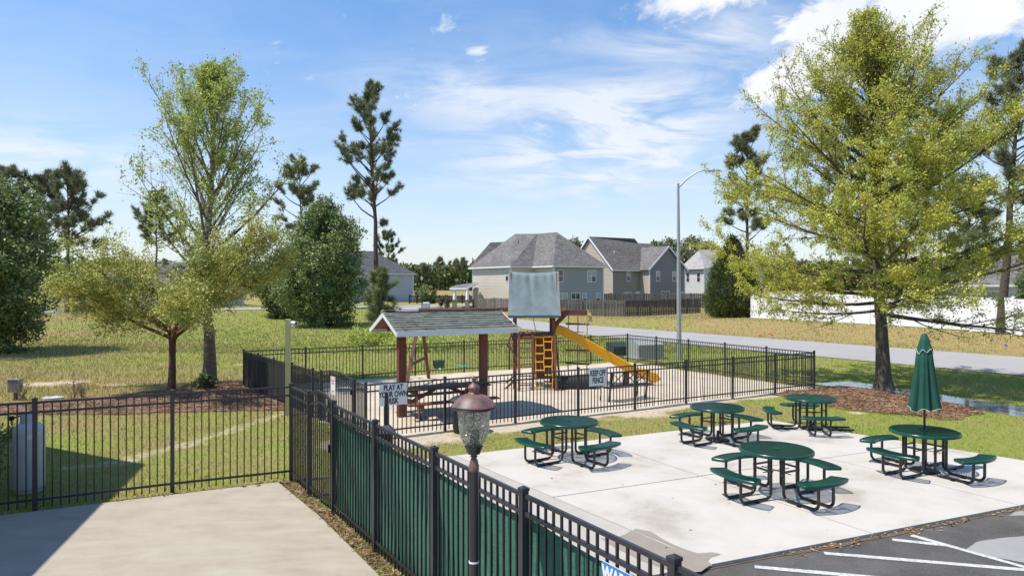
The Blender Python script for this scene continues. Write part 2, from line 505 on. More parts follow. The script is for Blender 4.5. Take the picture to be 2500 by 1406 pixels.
def link(name, me, parent=None, loc=None, rz=None):
    o = bpy.data.objects.new(name, me)
    COL.objects.link(o)
    if parent is not None:
        o.parent = parent
    if loc is not None:
        o.location = loc
    if rz is not None:
        o.rotation_euler = (0, 0, rz)
    return o


def tag(o, label=None, cat=None, group=None, kind=None):
    if label:
        o['label'] = label
    if cat:
        o['category'] = cat
    if group:
        o['group'] = group
    if kind:
        o['kind'] = kind
    return o


def thing(name, label, cat, loc=(0, 0, 0), rz=0.0, group=None):
    o = bpy.data.objects.new(name, None)
    COL.objects.link(o)
    o.empty_display_size = 0.2
    o.location = loc
    o.rotation_euler = (0, 0, rz)
    return tag(o, label, cat, group)


def copy_tree(o, parent=None):
    c = o.copy()
    COL.objects.link(c)
    c.parent = parent
    for ch in list(o.children):
        copy_tree(ch, c)
    return c


class MB:
    """collects shapes into one mesh"""
    def __init__(self):
        self.v = []
        self.f = []

    def add(self, V, F):
        o = len(self.v)
        self.v.extend([tuple(p) for p in V])
        self.f.extend([tuple(i + o for i in q) for q in F])
        return self

    def box(self, c, s, rot=None):
        x, y, z = s[0] / 2, s[1] / 2, s[2] / 2
        P = [Vector(p) for p in ((-x, -y, -z), (x, -y, -z), (x, y, -z), (-x, y, -z), (-x, -y, z), (x, -y, z), (x, y, z), (-x, y, z))]
        if rot is not None:
            P = [rot @ p for p in P]
        c = Vector(c)
        return self.add([p + c for p in P], [(0, 3, 2, 1), (4, 5, 6, 7), (0, 1, 5, 4), (1, 2, 6, 5), (2, 3, 7, 6), (3, 0, 4, 7)])

    def bar(self, a, b, w, h, up=(0, 0, 1)):
        """box beam from a to b, w across, h along 'up'"""
        a, b = Vector(a), Vector(b)
        d = (b - a)
        L = d.length
        d.normalize()
        u = Vector(up)
        if abs(d.dot(u)) > 0.98:
            u = Vector((0, 1, 0))
        s = d.cross(u).normalized()
        u = s.cross(d).normalized()
        m = Matrix((d, s, u)).transposed()
        return self.box((a + b) / 2, (L, w, h), m)

    def tube(self, pts, r, n=8, caps=True):
        pts = [Vector(p) for p in pts]
        rs = r if isinstance(r, (list, tuple)) else [r] * len(pts)
        V, Fc = [], []
        t = (pts[1] - pts[0]).normalized()
        ref = Vector((0, 0, 1)) if abs(t.z) < 0.9 else Vector((1, 0, 0))
        nrm = t.cross(ref).normalized()
        for i, p in enumerate(pts):
            if 0 < i < len(pts) - 1:
                t2 = (pts[i + 1] - pts[i - 1]).normalized()
            elif i == 0:
                t2 = (pts[1] - pts[0]).normalized()
            else:
                t2 = (pts[-1] - pts[-2]).normalized()
            nrm = (nrm - t2 * nrm.dot(t2)).normalized()
            bn = t2.cross(nrm)
            for k in range(n):
                a = 2 * PI * k / n
                V.append(p + (nrm * math.cos(a) + bn * math.sin(a)) * rs[i])
        for i in range(len(pts) - 1):
            for k in range(n):
                k2 = (k + 1) % n
                Fc.append((i * n + k, i * n + k2, (i + 1) * n + k2, (i + 1) * n + k))
        if caps:
            Fc.append(tuple(reversed(range(n))))
            Fc.append(tuple((len(pts) - 1) * n + k for k in range(n)))
        return self.add(V, Fc)

    def lathe(self, prof, n=24, c=(0, 0, 0), wob=None):
        V, Fc = [], []
        for i, (r, z) in enumerate(prof):
            for k in range(n):
                a = 2 * PI * k / n
                rr = r * (wob(a, z) if wob else 1)
                V.append((c[0] + rr * math.cos(a), c[1] + rr * math.sin(a), c[2] + z))
        for i in range(len(prof) - 1):
            for k in range(n):
                k2 = (k + 1) % n
                Fc.append((i * n + k, i * n + k2, (i + 1) * n + k2, (i + 1) * n + k))
        Fc.append(tuple(reversed(range(n))))
        Fc.append(tuple((len(prof) - 1) * n + k for k in range(n)))
        return self.add(V, Fc)

    def prism(self, poly, z0, z1):
        n = len(poly)
        V = [(x, y, z0) for x, y in poly] + [(x, y, z1) for x, y in poly]
        Fc = [tuple(reversed(range(n))), tuple(range(n, 2 * n))]
        for i in range(n):
            j = (i + 1) % n
            Fc.append((i, j, n + j, n + i))
        return self.add(V, Fc)

    def poly(self, pts):
        return self.add(pts, [tuple(range(len(pts)))])

    def mesh(self, name, material, smooth=False):
        me = bpy.data.meshes.new(name)
        me.from_pydata(self.v, [], self.f)
        me.materials.append(material)
        if smooth:
            me.polygons.foreach_set('use_smooth', np.ones(len(me.polygons), dtype=bool))
            try:
                me.set_sharp_from_angle(angle=R(38))
            except Exception:
                pass
        me.update()
        return me

    def build(self, name, material, parent=None, smooth=False, loc=None, rz=None):
        return link(name, self.mesh(name, material, smooth), parent, loc, rz)


def text_mesh(body, size, material, sx=1.0, weight=0.0, align='CENTER', depth=0.002):
    cu = bpy.data.curves.new('lettering', 'FONT')
    cu.body = body
    cu.size = size
    cu.align_x = align
    cu.align_y = 'CENTER'
    cu.offset = weight
    cu.extrude = depth
    cu.space_line = 0.88
    ob = bpy.data.objects.new('lettering_tmp', cu)
    COL.objects.link(ob)
    dg = bpy.context.evaluated_depsgraph_get()
    me = bpy.data.meshes.new_from_object(ob.evaluated_get(dg))
    bpy.data.objects.remove(ob)
    bpy.data.curves.remove(cu)
    me.transform(Matrix.Diagonal((sx, 1, 1, 1)))
    me.materials.clear()
    me.materials.append(material)
    return me


# ------------------------------------------------------------------ numpy noise and polygons
_rs = np.random.RandomState(11)
_LAT = _rs.rand(64, 64)


def vnoise(x, y, s=1.0, off=0.0):
    x = np.asarray(x, dtype=float) * s + off
    y = np.asarray(y, dtype=float) * s + off * 1.7
    xi, yi = np.floor(x).astype(int), np.floor(y).astype(int)
    fx, fy = x - xi, y - yi
    fx, fy = fx * fx * (3 - 2 * fx), fy * fy * (3 - 2 * fy)
    g = lambda a, b: _LAT[a % 64, b % 64]
    return (g(xi, yi) * (1 - fx) + g(xi + 1, yi) * fx) * (1 - fy) + (g(xi, yi + 1) * (1 - fx) + g(xi + 1, yi + 1) * fx) * fy


def fbm(x, y, s, off=0.0, n=3):
    r, a = 0, 1.0
    tot = 0
    for i in range(n):
        r = r + a * vnoise(x, y, s * 2 ** i, off + i * 9.3)
        tot += a
        a *= 0.5
    return r / tot


def inside(poly, x, y):
    x = np.asarray(x, float)
    y = np.asarray(y, float)
    r = np.zeros(x.shape, bool)
    n = len(poly)
    for i in range(n):
        x0, y0 = poly[i]
        x1, y1 = poly[(i + 1) % n]
        if y0 == y1:
            continue
        c = ((y0 > y) != (y1 > y)) & (x < (x1 - x0) * (y - y0) / (y1 - y0) + x0)
        r ^= c
    return r


def seg_dist(pts, x, y):
    x = np.asarray(x, float)
    y = np.asarray(y, float)
    best = np.full(x.shape, 1e9)
    for (x0, y0), (x1, y1) in zip(pts[:-1], pts[1:]):
        dx, dy = x1 - x0, y1 - y0
        tt = np.clip(((x - x0) * dx + (y - y0) * dy) / (dx * dx + dy * dy), 0, 1)
        best = np.minimum(best, np.hypot(x - x0 - tt * dx, y - y0 - tt * dy))
    return best


def sstep(a, b, x):
    t = np.clip((np.asarray(x, float) - a) / (b - a), 0, 1)
    return t * t * (3 - 2 * t)

# ------------------------------------------------------------------ terrain
AX = (-0.545, 0.838)      # direction of the street and of the long pool fence
BX = (0.871, 0.491)       # direction across it


def nm(x, y):
    return 0.845 * np.asarray(x, float) + 0.535 * np.asarray(y, float), -0.535 * np.asarray(x, float) + 0.845 * np.asarray(y, float)


DITCH = [(11.3, 27.0), (11.9, 25.4), (12.75, 23.4), (13.3, 22.0), (13.95, 20.6), (14.6, 19.3), (15.6, 17.4), (17.5, 14.0)]


def zg(x, y):
    x = np.asarray(x, float)
    y = np.asarray(y, float)
    n, m = nm(x, y)
    b = 0.9 * sstep(55, 84, m)
    h = np.interp(m, [-50, 36, 57, 75, 90], [0.95, 0.92, 0.28, 0.95, 0.95])
    z = b + (np.maximum(h, b) - b) * sstep(40.2, 45.5, n)
    D = np.hypot(x, y)
    z = z + np.clip((D - 112) / 310.0, 0, 1) * 1.62
    z = z - 0.15 * np.exp(-(seg_dist(DITCH, x, y) / 0.85) ** 2)
    return z


def zf(x, y):
    return float(zg(np.array([x]), np.array([y]))[0])


def g(px, py, lift=0.0):
    """point of the ground seen at a pixel of the photograph"""
    Y = F_PX * CAM_H / (py - CY)
    for _ in range(25):
        X = (px - CX) / F_PX * Y
        Y = 0.5 * Y + 0.5 * F_PX * (CAM_H - zf(X, Y)) / (py - CY)
    X = (px - CX) / F_PX * Y
    return Vector((X, Y, zf(X, Y) + lift))


def at(px, py, Y):
    """point at a pixel and a known distance"""
    return Vector(((px - CX) / F_PX * Y, Y, CAM_H - (py - CY) / F_PX * Y))


# playground corners
PG_FL = Vector((-3.33, 15.55))
PG_FR = Vector((10.33, 23.35))
PG_BR = Vector((5.43, 32.1))
PG_BL = Vector((-9.35, 23.8))
SAND = [(-3.25, 15.3), (2.05, 18.28), (6.1, 20.6), (9.3, 22.4), (10.5, 23.2), (10.3, 24.0), (5.6, 32.0), (5.2, 32.3), (-9.2, 24.0), (-9.2, 23.6), (-3.7, 15.4)]
# pool fence
PF_CORNER = Vector((-3.98, 12.3))
PF_LEFT = [PF_CORNER, Vector((-5.72, 11.5)), Vector((-7.42, 10.62)), Vector((-9.15, 9.78))]
PF_RIGHT = [Vector((-2.72, 10.40)) + Vector((0.94, -1.507)) * k for k in range(6)]
DECK = [(-16, 6.25), (-9.1, 9.55), (-5.7, 11.25), (-4.12, 12.02), (-2.92, 10.28), (-2.05, 8.88), (-1.12, 7.35), (1.4, 3.3), (4.4, -1.5), (4.4, -8), (-16, -8)]
PAD = [(-3.05, 12.98), (6.66, 17.6), (11.28, 12.08), (-0.30, 7.28)]
PAD_Z = 0.06
ASPH = [(-0.42, 7.22), (11.30, 12.03), (30, 19.8), (30, -9), (5.6, -9), (4.9, -1.4), (2.2, 3.0)]
MULCH_L = [tuple(g(*p).xy) for p in ((-260, 1020), (0, 992), (150, 980), (300, 966), (420, 950), (520, 936), (590, 930), (640, 944), (690, 980), (704, 1003), (640, 1003), (500, 1006), (300, 1014), (0, 1014), (-260, 1046))]
MULCH_R = [tuple(g(*p).xy) for p in ((1850, 962), (1990, 950), (2060, 946), (2150, 948), (2200, 960), (2260, 970), (2320, 984), (2365, 1000), (2380, 1014), (2290, 1022), (2200, 1014), (2110, 1004), (2030, 994), (1990, 982), (1930, 972))]
PATH = [tuple(g(*p).xy) for p in ((180, 1140), (300, 1127), (400, 1100), (480, 1078), (560, 1052), (640, 1026), (705, 1006))]
BARE_SPOTS = [(tuple(g(100, 938).xy), 1.2), (tuple(g(170, 932).xy), 0.9), (tuple(g(270, 940).xy), 0.6), (tuple(g(620, 890).xy), 1.0), (tuple(g(2090, 1008).xy), 0.35),
              (tuple(g(1690, 775).xy), 1.4), (tuple(g(1700, 985).xy), 0.7), (tuple(g(1820, 968).xy), 0.8), (tuple(g(1400, 1020).xy), 0.9), (tuple(g(1080, 1070).xy), 0.9)]


def masks(x, y):
    n, m = nm(x, y)
    dry = np.full(np.shape(x), 0.26)
    dry = np.where((m > 17.5) & (n < 8), 0.40 + 0.35 * (vnoise(x, y, 0.15, 3) - 0.5), dry)
    dry = np.where((m > 25) & (n < 8), 0.54 + 0.6 * (vnoise(x, y, 0.12, 3) - 0.5), dry)
    dry = np.where((m > 26) & (n >= 8) & (n < 31), 0.34, dry)
    dry = np.where(n > 39.6, 0.66 + 0.5 * (vnoise(x, y, 0.11, 5) - 0.5), dry)
    dfront = seg_dist([tuple(PG_FL), tuple(PG_FR)], x, y)
    pad_side = (m < 16.2) & (n > 4) & (n < 17)
    dry = np.where(pad_side & (dfront < 3.2), 0.52, dry)
    dry = np.where((m < 17.5) & (n < 5), 0.40, dry)
    D = np.hypot(x, y)
    dry = np.where(D > 120, 0.72, dry)
    bare = 0.90 * (1 - sstep(0.35, 1.35, dfront + 1.9 * (fbm(x, y, 0.7, 2) - 0.45)))
    bare = np.where(n < 3.0, bare * 0.6, bare)
    dp = seg_dist(PATH, x, y)
    bare = np.maximum(bare, 0.50 * (1 - sstep(0.05, 0.60, dp + 0.5 * (fbm(x, y, 1.4, 7) - 0.5))))
    for (bx, by), r in BARE_SPOTS:
        bare = np.maximum(bare, 0.8 * np.exp(-((x - bx) ** 2 + 2.0 * (y - by) ** 2) / (r * r)))
    return np.clip(dry, 0, 1), np.clip(bare, 0, 1)


def build_ground():
    X = np.concatenate([[-2500, -1200, -700, -450, -300, -220, -170, -140, -120, -100, -90], np.arange(-80, -14, 1.0), np.arange(-14, 24, 0.2), np.arange(24, 64, 1.0), [70, 80, 90, 110, 140, 180, 240, 320, 480, 800, 1300, 2500]])
    Y = np.concatenate([[-300, -100, -40, -20], np.arange(-12, 5, 1.0), np.arange(5, 34, 0.2), np.arange(34, 132, 1.0), [140, 150, 165, 180, 200, 230, 260, 300, 340, 380, 420, 480, 600, 900, 1600, 3200]])
    nx, ny = len(X), len(Y)
    gx, gy = np.meshgrid(X, Y)
    gx, gy = gx.ravel(), gy.ravel()
    z = zg(gx, gy) + np.where(np.hypot(gx, gy) < 60, 0.025 * (fbm(gx, gy, 0.8, 1) - 0.62), 0)
    V = np.stack([gx, gy, z], 1)
    i = np.arange((ny - 1) * nx).reshape(ny - 1, nx)[:, :-1].ravel()
    Fq = np.stack([i, i + 1, i + nx + 1, i + nx], 1)
    me = np_mesh('ground', V, Fq, M_GROUND, True)
    d, b = masks(gx, gy)
    for nmn, arr in (('dry', d), ('bare', b)):
        at_ = me.attributes.new(nmn, 'FLOAT', 'POINT')
        at_.data.foreach_set('value', arr.astype(np.float32))
    tag(link('ground', me), kind='structure')


build_ground()


def rough_outline(poly, step=0.25, amp=0.06, seed=0.0):
    out = []
    n = len(poly)
    for i in range(n):
        a, b = Vector(poly[i]), Vector(poly[(i + 1) % n])
        k = max(1, int((b - a).length / step))
        nr = Vector((-(b - a).y, (b - a).x)).normalized()
        for j in range(k):
            p = a.lerp(b, j / k)
            o = (float(fbm(p.x, p.y, 1.3, seed)) - 0.5) * 2 * amp * 2
            out.append((p.x + nr.x * o, p.y + nr.y * o))
    return out


def sheet(name, poly, z, material, kind='structure', parent=None, follow=False):
    mb = MB()
    mb.poly([(x, y, (zf(x, y) if follow else 0) + z) for x, y in poly])
    o = mb.build(name, material, parent)
    if kind:
        tag(o, kind=kind)
    return o


# pool deck and picnic pad slabs
mb = MB()
mb.prism(list(reversed(DECK)), -0.25, 0.05)
tag(mb.build('pool_deck', M_DECK), kind='structure')


def clip(poly, p, nrm, gap=0.011):
    out = []
    n = len(poly)
    f = lambda q: (q[0] - p[0]) * nrm[0] + (q[1] - p[1]) * nrm[1] - gap
    for i in range(n):
        a, b = poly[i], poly[(i + 1) % n]
        fa, fb = f(a), f(b)
        if fa >= 0:
            out.append(a)
        if (fa >= 0) != (fb >= 0):
            t = fa / (fa - fb)
            out.append((a[0] + (b[0] - a[0]) * t, a[1] + (b[1] - a[1]) * t))
    return out


def unit(a, b):
    d = (Vector(b) - Vector(a)).normalized()
    return d


J4 = ((-0.15, 12.35), (2.47, 8.4))
J3 = ((2.62, 13.83), (5.04, 9.4))
J2 = ((5.63, 14.9), (7.94, 10.74))
J1 = ((0.84, 11.2), (3.85, 12.57))


def side(j, sgn):
    d = unit(*j)
    return (d.y * -1 * sgn, d.x * sgn)


pad = sheet('picnic_pad', [(x, y) for x, y in PAD], 0.035, M_JOINT)
right = lambda j: side(j, 1)     # towards +x for lines running away from the fence
cols = []
p0 = [(x, y) for x, y in PAD]
lines = [J4, J3, J2]
for i in range(4):
    q = p0
    if i > 0:
        q = clip(q, lines[i - 1][0], right(lines[i - 1]))
    if i < 3:
        q = clip(q, lines[i][0], side(lines[i], -1))
    if i == 0:
        cols.append((q, M_STRIP))
    else:
        cols.append((clip(q, J1[0], side(J1, 1)), M_PAD))
        cols.append((clip(q, J1[0], side(J1, -1)), M_PAD))
for k, (q, m_) in enumerate(cols):
    if len(q) > 2:
        mb = MB()
        a = sum(q[i][0] * q[(i + 1) % len(q)][1] - q[(i + 1) % len(q)][0] * q[i][1] for i in range(len(q)))
        mb.prism(q if a > 0 else list(reversed(q)), -0.2, PAD_Z - 0.0007 * (k % 3))
        mb.build('slab', m_, pad)

tag(sheet('parking_lot', rough_outline(ASPH, 0.5, 0.012), 0.022, M_ASPHALT), kind='structure')
lot = bpy.data.objects['parking_lot']
wet = [(770, 1170), (870, 1165), (950, 1140), (1000, 1105), (1022, 1098), (1130, 1120), (1210, 1170), (1290, 1212), (1390, 1252), (1450, 1272), (1560, 1264), (1612, 1276), (1628, 1290), (1560, 1308), (1532, 1332), (1552, 1362), (1480, 1410), (1300, 1420), (1050, 1330), (860, 1230)]
wet = [tuple(Vector((0, 0, 0)) + g(1200 + x / 2.893, 920 + y / 2.893)) for x, y in wet]
wet = [(x, y) for x, y, z in wet]
for sg in (1, -1):
    q = clip(wet, J4[0], side(J4, sg), 0.008)
    q2 = rough_outline(q, 0.08, 0.02, 4.0 + sg)
    q2 = clip(q2, J4[0], side(J4, sg), 0.006)
    sheet('wet_stain', q2, PAD_Z + 0.003, M_STAIN, None, pad)
for k, (a, b) in enumerate((((2225, 1310), (2540, 1399)), ((2012, 1354), (2560, 1400)), ((2178, 1321), (2312, 1335)), ((1842, 1388), (2120, 1413)))):
    a, b = g(*a).xy, g(*b).xy
    d = (b - a).normalized()
    if k in (0, 1, 3):
        b = b + d * 1.5
    s = Vector((-d.y, d.x)) * 0.05
    sheet('parking_line', rough_outline([tuple(a - s), tuple(b - s), tuple(b + s), tuple(a + s)], 0.06, 0.006, k * 3.1), 0.026 + 0.001 * k, M_PAINT, None, lot)
pp = [g(*p).xy for p in ((2365, 1345), (2385, 1328), (2440, 1318), (2510, 1312), (2700, 1322), (2700, 1385), (2500, 1374), (2430, 1362))]
sheet('pale_patch', rough_outline([tuple(p) for p in pp], 0.1, 0.03, 8.0), 0.0245, M_ASPHALT_L, None, lot)
pp = [g(*p).xy for p in ((2462, 1262), (2480, 1247), (2520, 1240), (2560, 1250), (2510, 1262))]
sheet('pale_patch', rough_outline([tuple(p) for p in pp], 0.1, 0.02, 9.0), 0.0245, M_ASPHALT_L, None, lot)
# dirt gathered along the edge of the pad
e0, e1 = Vector((1.3, 7.93)), Vector((11.28, 12.06))
d = (e1 - e0).normalized()
o = Vector((d.y, -d.x))
edge = [tuple(e0 + d * t + o * (0.02)) for t in np.linspace(0, 10.6, 40)] + [tuple(e0 + d * t + o * (0.05 + 0.22 * max(0, float(fbm(t, 3.0, 0.9, 2.0)) - 0.36))) for t in np.linspace(10.6, 0, 60)]
sheet('edge_dirt', edge, 0.0285, M_DIRT, None, lot)


def strip_mesh(name, m0, m1, n0, n1, lift, material, along='m', step=2.0):
    """street following the terrain; m runs along the street, n across"""
    ms = np.arange(m0, m1 + step, step) if along == 'm' else np.linspace(m0, m1, 5)
    ns = np.linspace(n0, n1, 5) if along == 'm' else np.arange(n0, n1 + step, step)
    V, Fq = [], []
    for a in ms:
        for b in ns:
            x, y = 0.845 * b - 0.535 * a, 0.535 * b + 0.845 * a
            V.append((x, y, zf(x, y) + lift))
    k = len(ns)
    for i in range(len(ms) - 1):
        for j in range(k - 1):
            Fq.append((i * k + j, i * k + j + 1, (i + 1) * k + j + 1, (i + 1) * k + j))
    me = np_mesh(name, V, Fq, material, True)
    return tag(link(name, me), kind='structure')


strip_mesh('street', -90, 84.2, 31.4, 39.65, 0.025, M_ROAD)
strip_mesh('cross_street', 84, 91.5, -90, 60, 0.035, M_ROAD, 'n')

# sand of the playground, a little lumpy
def build_sand():
    xs = np.arange(-9.6, 10.9, 0.14)
    ys = np.arange(14.4, 32.6, 0.14)
    gx, gy = np.meshgrid(xs, ys)
    ok = inside(rough_outline(SAND, 0.3, 0.10, 2.0), gx, gy)
    P_ = rough_outline(SAND, 0.3, 0.10, 2.0)
    ed = np.clip(seg_dist(P_ + [P_[0]], gx, gy) / 0.45, 0, 1)
    z = -0.03 + 0.058 * ed + ed * 0.075 * (fbm(gx, gy, 1.1, 4, 4) - 0.45) + ed * 0.03 * (vnoise(gx, gy, 3.6, 8) - 0.5)
    nx = len(xs)
    idx = np.arange(gx.size).reshape(gx.shape)
    q = ok[:-1, :-1] & ok[:-1, 1:] & ok[1:, 1:] & ok[1:, :-1]
    Fq = np.stack([idx[:-1, :-1][q], idx[:-1, 1:][q], idx[1:, 1:][q], idx[1:, :-1][q]], 1)
    V = np.stack([gx.ravel(), gy.ravel(), z.ravel()], 1)
    used = np.unique(Fq)
    re = -np.ones(len(V), int)
    re[used] = np.arange(len(used))
    tag(link('sand', np_mesh('sand', V[used], re[Fq], M_SAND, True)), kind='structure')


build_sand()


def build_mulch(name, poly, hump, seed):
    P = rough_outline(poly, 0.25, 0.09, seed)
    xs = np.array([p[0] for p in poly])
    ys = np.array([p[1] for p in poly])
    gx, gy = np.meshgrid(np.arange(xs.min() - .4, xs.max() + .4, 0.16), np.arange(ys.min() - .4, ys.max() + .4, 0.16))
    ok = inside(P, gx, gy)
    d = seg_dist(P + [P[0]], gx, gy)
    z = zg(gx, gy) + 0.012 + hump * np.clip(d / 1.1, 0, 1) + 0.03 * (fbm(gx, gy, 2.2, seed) - 0.5) * np.clip(d / 0.4, 0, 1)
    z = np.where(seg_dist(DITCH, gx, gy) < 0.9, zg(gx, gy) + 0.006, z)
    idx = np.arange(gx.size).reshape(gx.shape)
    q = ok[:-1, :-1] & ok[:-1, 1:] & ok[1:, 1:] & ok[1:, :-1]
    Fq = np.stack([idx[:-1, :-1][q], idx[:-1, 1:][q], idx[1:, 1:][q], idx[1:, :-1][q]], 1)
    V = np.stack([gx.ravel(), gy.ravel(), z.ravel()], 1)
    used = np.unique(Fq)
    re = -np.ones(len(V), int)
    re[used] = np.arange(len(used))
    o = tag(link(name, np_mesh(name, V[used], re[Fq], M_MULCH, True)), kind='structure')
    return P


MULCH_LP = build_mulch('mulch_bed', MULCH_L, 0.06, 5.0)
MULCH_RP = build_mulch('mulch_bed', MULCH_R, 0.06, 6.0)

# water standing in the ditch, pond beyond the houses
wl, wr = [], []
for i, p in enumerate(DITCH[1:], 1):
    d = unit(DITCH[i - 1], p)
    s = Vector((-d.y, d.x)) * 1.25
    wl.append((p[0] + s.x, p[1] + s.y))
    wr.append((p[0] - s.x, p[1] - s.y))
tag(sheet('ditch_water', wl + wr[::-1], -0.045, M_WATER), kind='structure')
pc = [g(*p).xy for p in ((960, 738), (1180, 736), (1190, 723), (960, 724))]
tag(sheet('pond', [tuple(p) for p in pc], 0.05, M_WATER, follow=True), kind='structure')


# ------------------------------------------------------------------ grass, straw, litter (real blades, too many to count)
RS = np.random.RandomState(5)


def blades(name, x, y, h, w, material, label, lean=0.5):
    n = len(x)
    a = RS.rand(n) * 2 * PI
    ln = (RS.rand(n) * 0.9 + 0.1) * lean
    la = RS.rand(n) * 2 * PI
    z = zg(x, y)
    dx, dy = np.cos(a) * w / 2, np.sin(a) * w / 2
    V = np.empty((n * 3, 3))
    V[0::3] = np.stack([x - dx, y - dy, z - 0.01], 1)
    V[1::3] = np.stack([x + dx, y + dy, z - 0.01], 1)
    V[2::3] = np.stack([x + np.cos(la) * ln * h, y + np.sin(la) * ln * h, z + h], 1)
    Fq = np.arange(n * 3).reshape(n, 3)
    o = link(name, np_mesh(name, V, Fq, material))
    return tag(o, label, 'grass', kind='stuff')


EXCL = [DECK, PAD, ASPH, SAND, MULCH_LP, MULCH_RP]


def scatter(n, x0, x1, y0, y1, keep_bare=0.35):
    """points on grass, thinned with distance"""
    Yv = np.sqrt(RS.rand(n)) * 0 + np.exp(RS.rand(n) * math.log(y1 / y0)) * y0
    Xv = (RS.rand(n) * (x1 - x0) + x0) * Yv
    ok = np.ones(n, bool)
    for p in EXCL:
        ok &= ~inside(p, Xv, Yv)
    nn, mm = nm(Xv, Yv)
    ok &= ~((nn > 31.2) & (nn < 39.9) & (mm < 92)) & ~((mm > 83.8) & (mm < 91.8))
    ok &= seg_dist(DITCH, Xv, Yv) > 0.85
    d, b = masks(Xv, Yv)
    ok &= (b + 0.5 * (fbm(Xv, Yv, 2.5, 1) - 0.5)) < keep_bare
    return Xv[ok], Yv[ok], d[ok]


gx, gy, gd = scatter(230000, -0.85, 0.85, 8.5, 42)
patch_n = fbm(gx, gy, 0.5, 12.0)
isdry = (gd + 1.5 * (patch_n - 0.5)) > 0.47
sz = np.clip(gy / 18.0, 0.75, 1.9)
fld = (nm(gx, gy)[1] > 24) & (nm(gx, gy)[0] < 8)
hh = (0.030 + 0.045 * RS.rand(len(gx))) * np.where(fld, 1.5, 1.0) * np.clip(sz, .8, 1.3)
ww = (0.010 + 0.010 * RS.rand(len(gx))) * sz
blades('lawn_grass', gx[~isdry], gy[~isdry], hh[~isdry], ww[~isdry], M_GRASS, 'short green grass blades of the lawns around the fences')
blades('dry_grass', gx[isdry], gy[isdry], hh[isdry] * 1.1, ww[isdry], M_GRASS_DRY, 'straw-coloured dry grass blades in the field and lawns')
gx, gy, gd = scatter(90000, -0.85, 0.85, 36, 100)
isdry = (RS.rand(len(gx)) < gd) | (nm(gx, gy)[0] > 39)
hh = (0.10 + 0.12 * RS.rand(len(gx))) * np.where((nm(gx, gy)[0] < 30), 0.85, 0.6)
blades('field_grass', gx[~isdry], gy[~isdry], hh[~isdry], np.full((~isdry).sum(), 0.07), M_GRASS, 'green grass of the open field and street verges')
blades('dry_field_grass', gx[isdry], gy[isdry], hh[isdry], np.full(isdry.sum(), 0.07), M_GRASS_DRY, 'tan dry grass of the open field and street verges')


def straw(name, poly, n, label, zl=0.05):
    xs = [p[0] for p in poly]
    ys = [p[1] for p in poly]
    x = RS.rand(n) * (max(xs) - min(xs)) + min(xs)
    y = RS.rand(n) * (max(ys) - min(ys)) + min(ys)
    ok = inside(poly, x, y)
    x, y = x[ok], y[ok]
    n = len(x)
    a = RS.rand(n) * 2 * PI
    L = 0.05 + 0.11 * RS.rand(n)
    w = 0.006 + 0.006 * RS.rand(n)
    d = seg_dist(list(poly) + [poly[0]], x, y)
    z = zg(x, y) + 0.015 + zl * np.clip(d / 1.1, 0, 1) + 0.05 * RS.rand(n)
    t = (RS.rand(n) - 0.5) * 0.10
    c, s = np.cos(a), np.sin(a)
    V = np.empty((n * 4, 3))
    for k, (u, v) in enumerate(((-1, -1), (1, -1), (1, 1), (-1, 1))):
        V[k::4] = np.stack([x + c * L * u / 2 - s * w * v / 2, y + s * L * u / 2 + c * w * v / 2, z + t * u * 0.5 + 0.004 * v], 1)
    tag(link(name, np_mesh(name, V, np.arange(n * 4).reshape(n, 4), M_STRAW)), label, 'pine straw', kind='stuff')


straw('pine_straw', MULCH_LP, 26000, 'rusty pine straw spread over the bed below the two young trees', 0.06)
straw('pine_straw', rough_outline(MULCH_R, 0.3, 0.28, 9.0), 26000, 'rusty pine straw spread round the big yellow-green tree', 0.06)
strip_poly = [(-4.12, 12.02), (-2.92, 10.28), (-2.05, 8.88), (-1.12, 7.35), (1.4, 3.3), (1.62, 3.42), (-0.88, 7.42), (-1.8, 8.95), (-2.70, 10.36), (-3.95, 12.2)]
straw('pine_straw', strip_poly, 30000, 'pine straw litter along the foot of the screened pool fence', 0.02)


def leaf_litter(name, pts, label, material=M_DEADLEAF):
    n = len(pts)
    V, Fq = [], []
    for i, (x, y, z, s) in enumerate(pts):
        a = RS.rand() * 2 * PI
        c, sn = math.cos(a) * s, math.sin(a) * s
        z1, z2 = RS.rand() * s * 0.6, RS.rand() * s * 0.6
        V += [(x - c, y - sn, z + 0.004), (x + sn * .5, y - c * .5, z + 0.004 + z1), (x + c, y + sn, z + 0.008), (x - sn * .5, y + c * .5, z + 0.004 + z2)]
        Fq.append((4 * i, 4 * i + 1, 4 * i + 2, 4 * i + 3))
    tag(link(name, np_mesh(name, V, Fq, material)), label, 'leaves', kind='stuff')


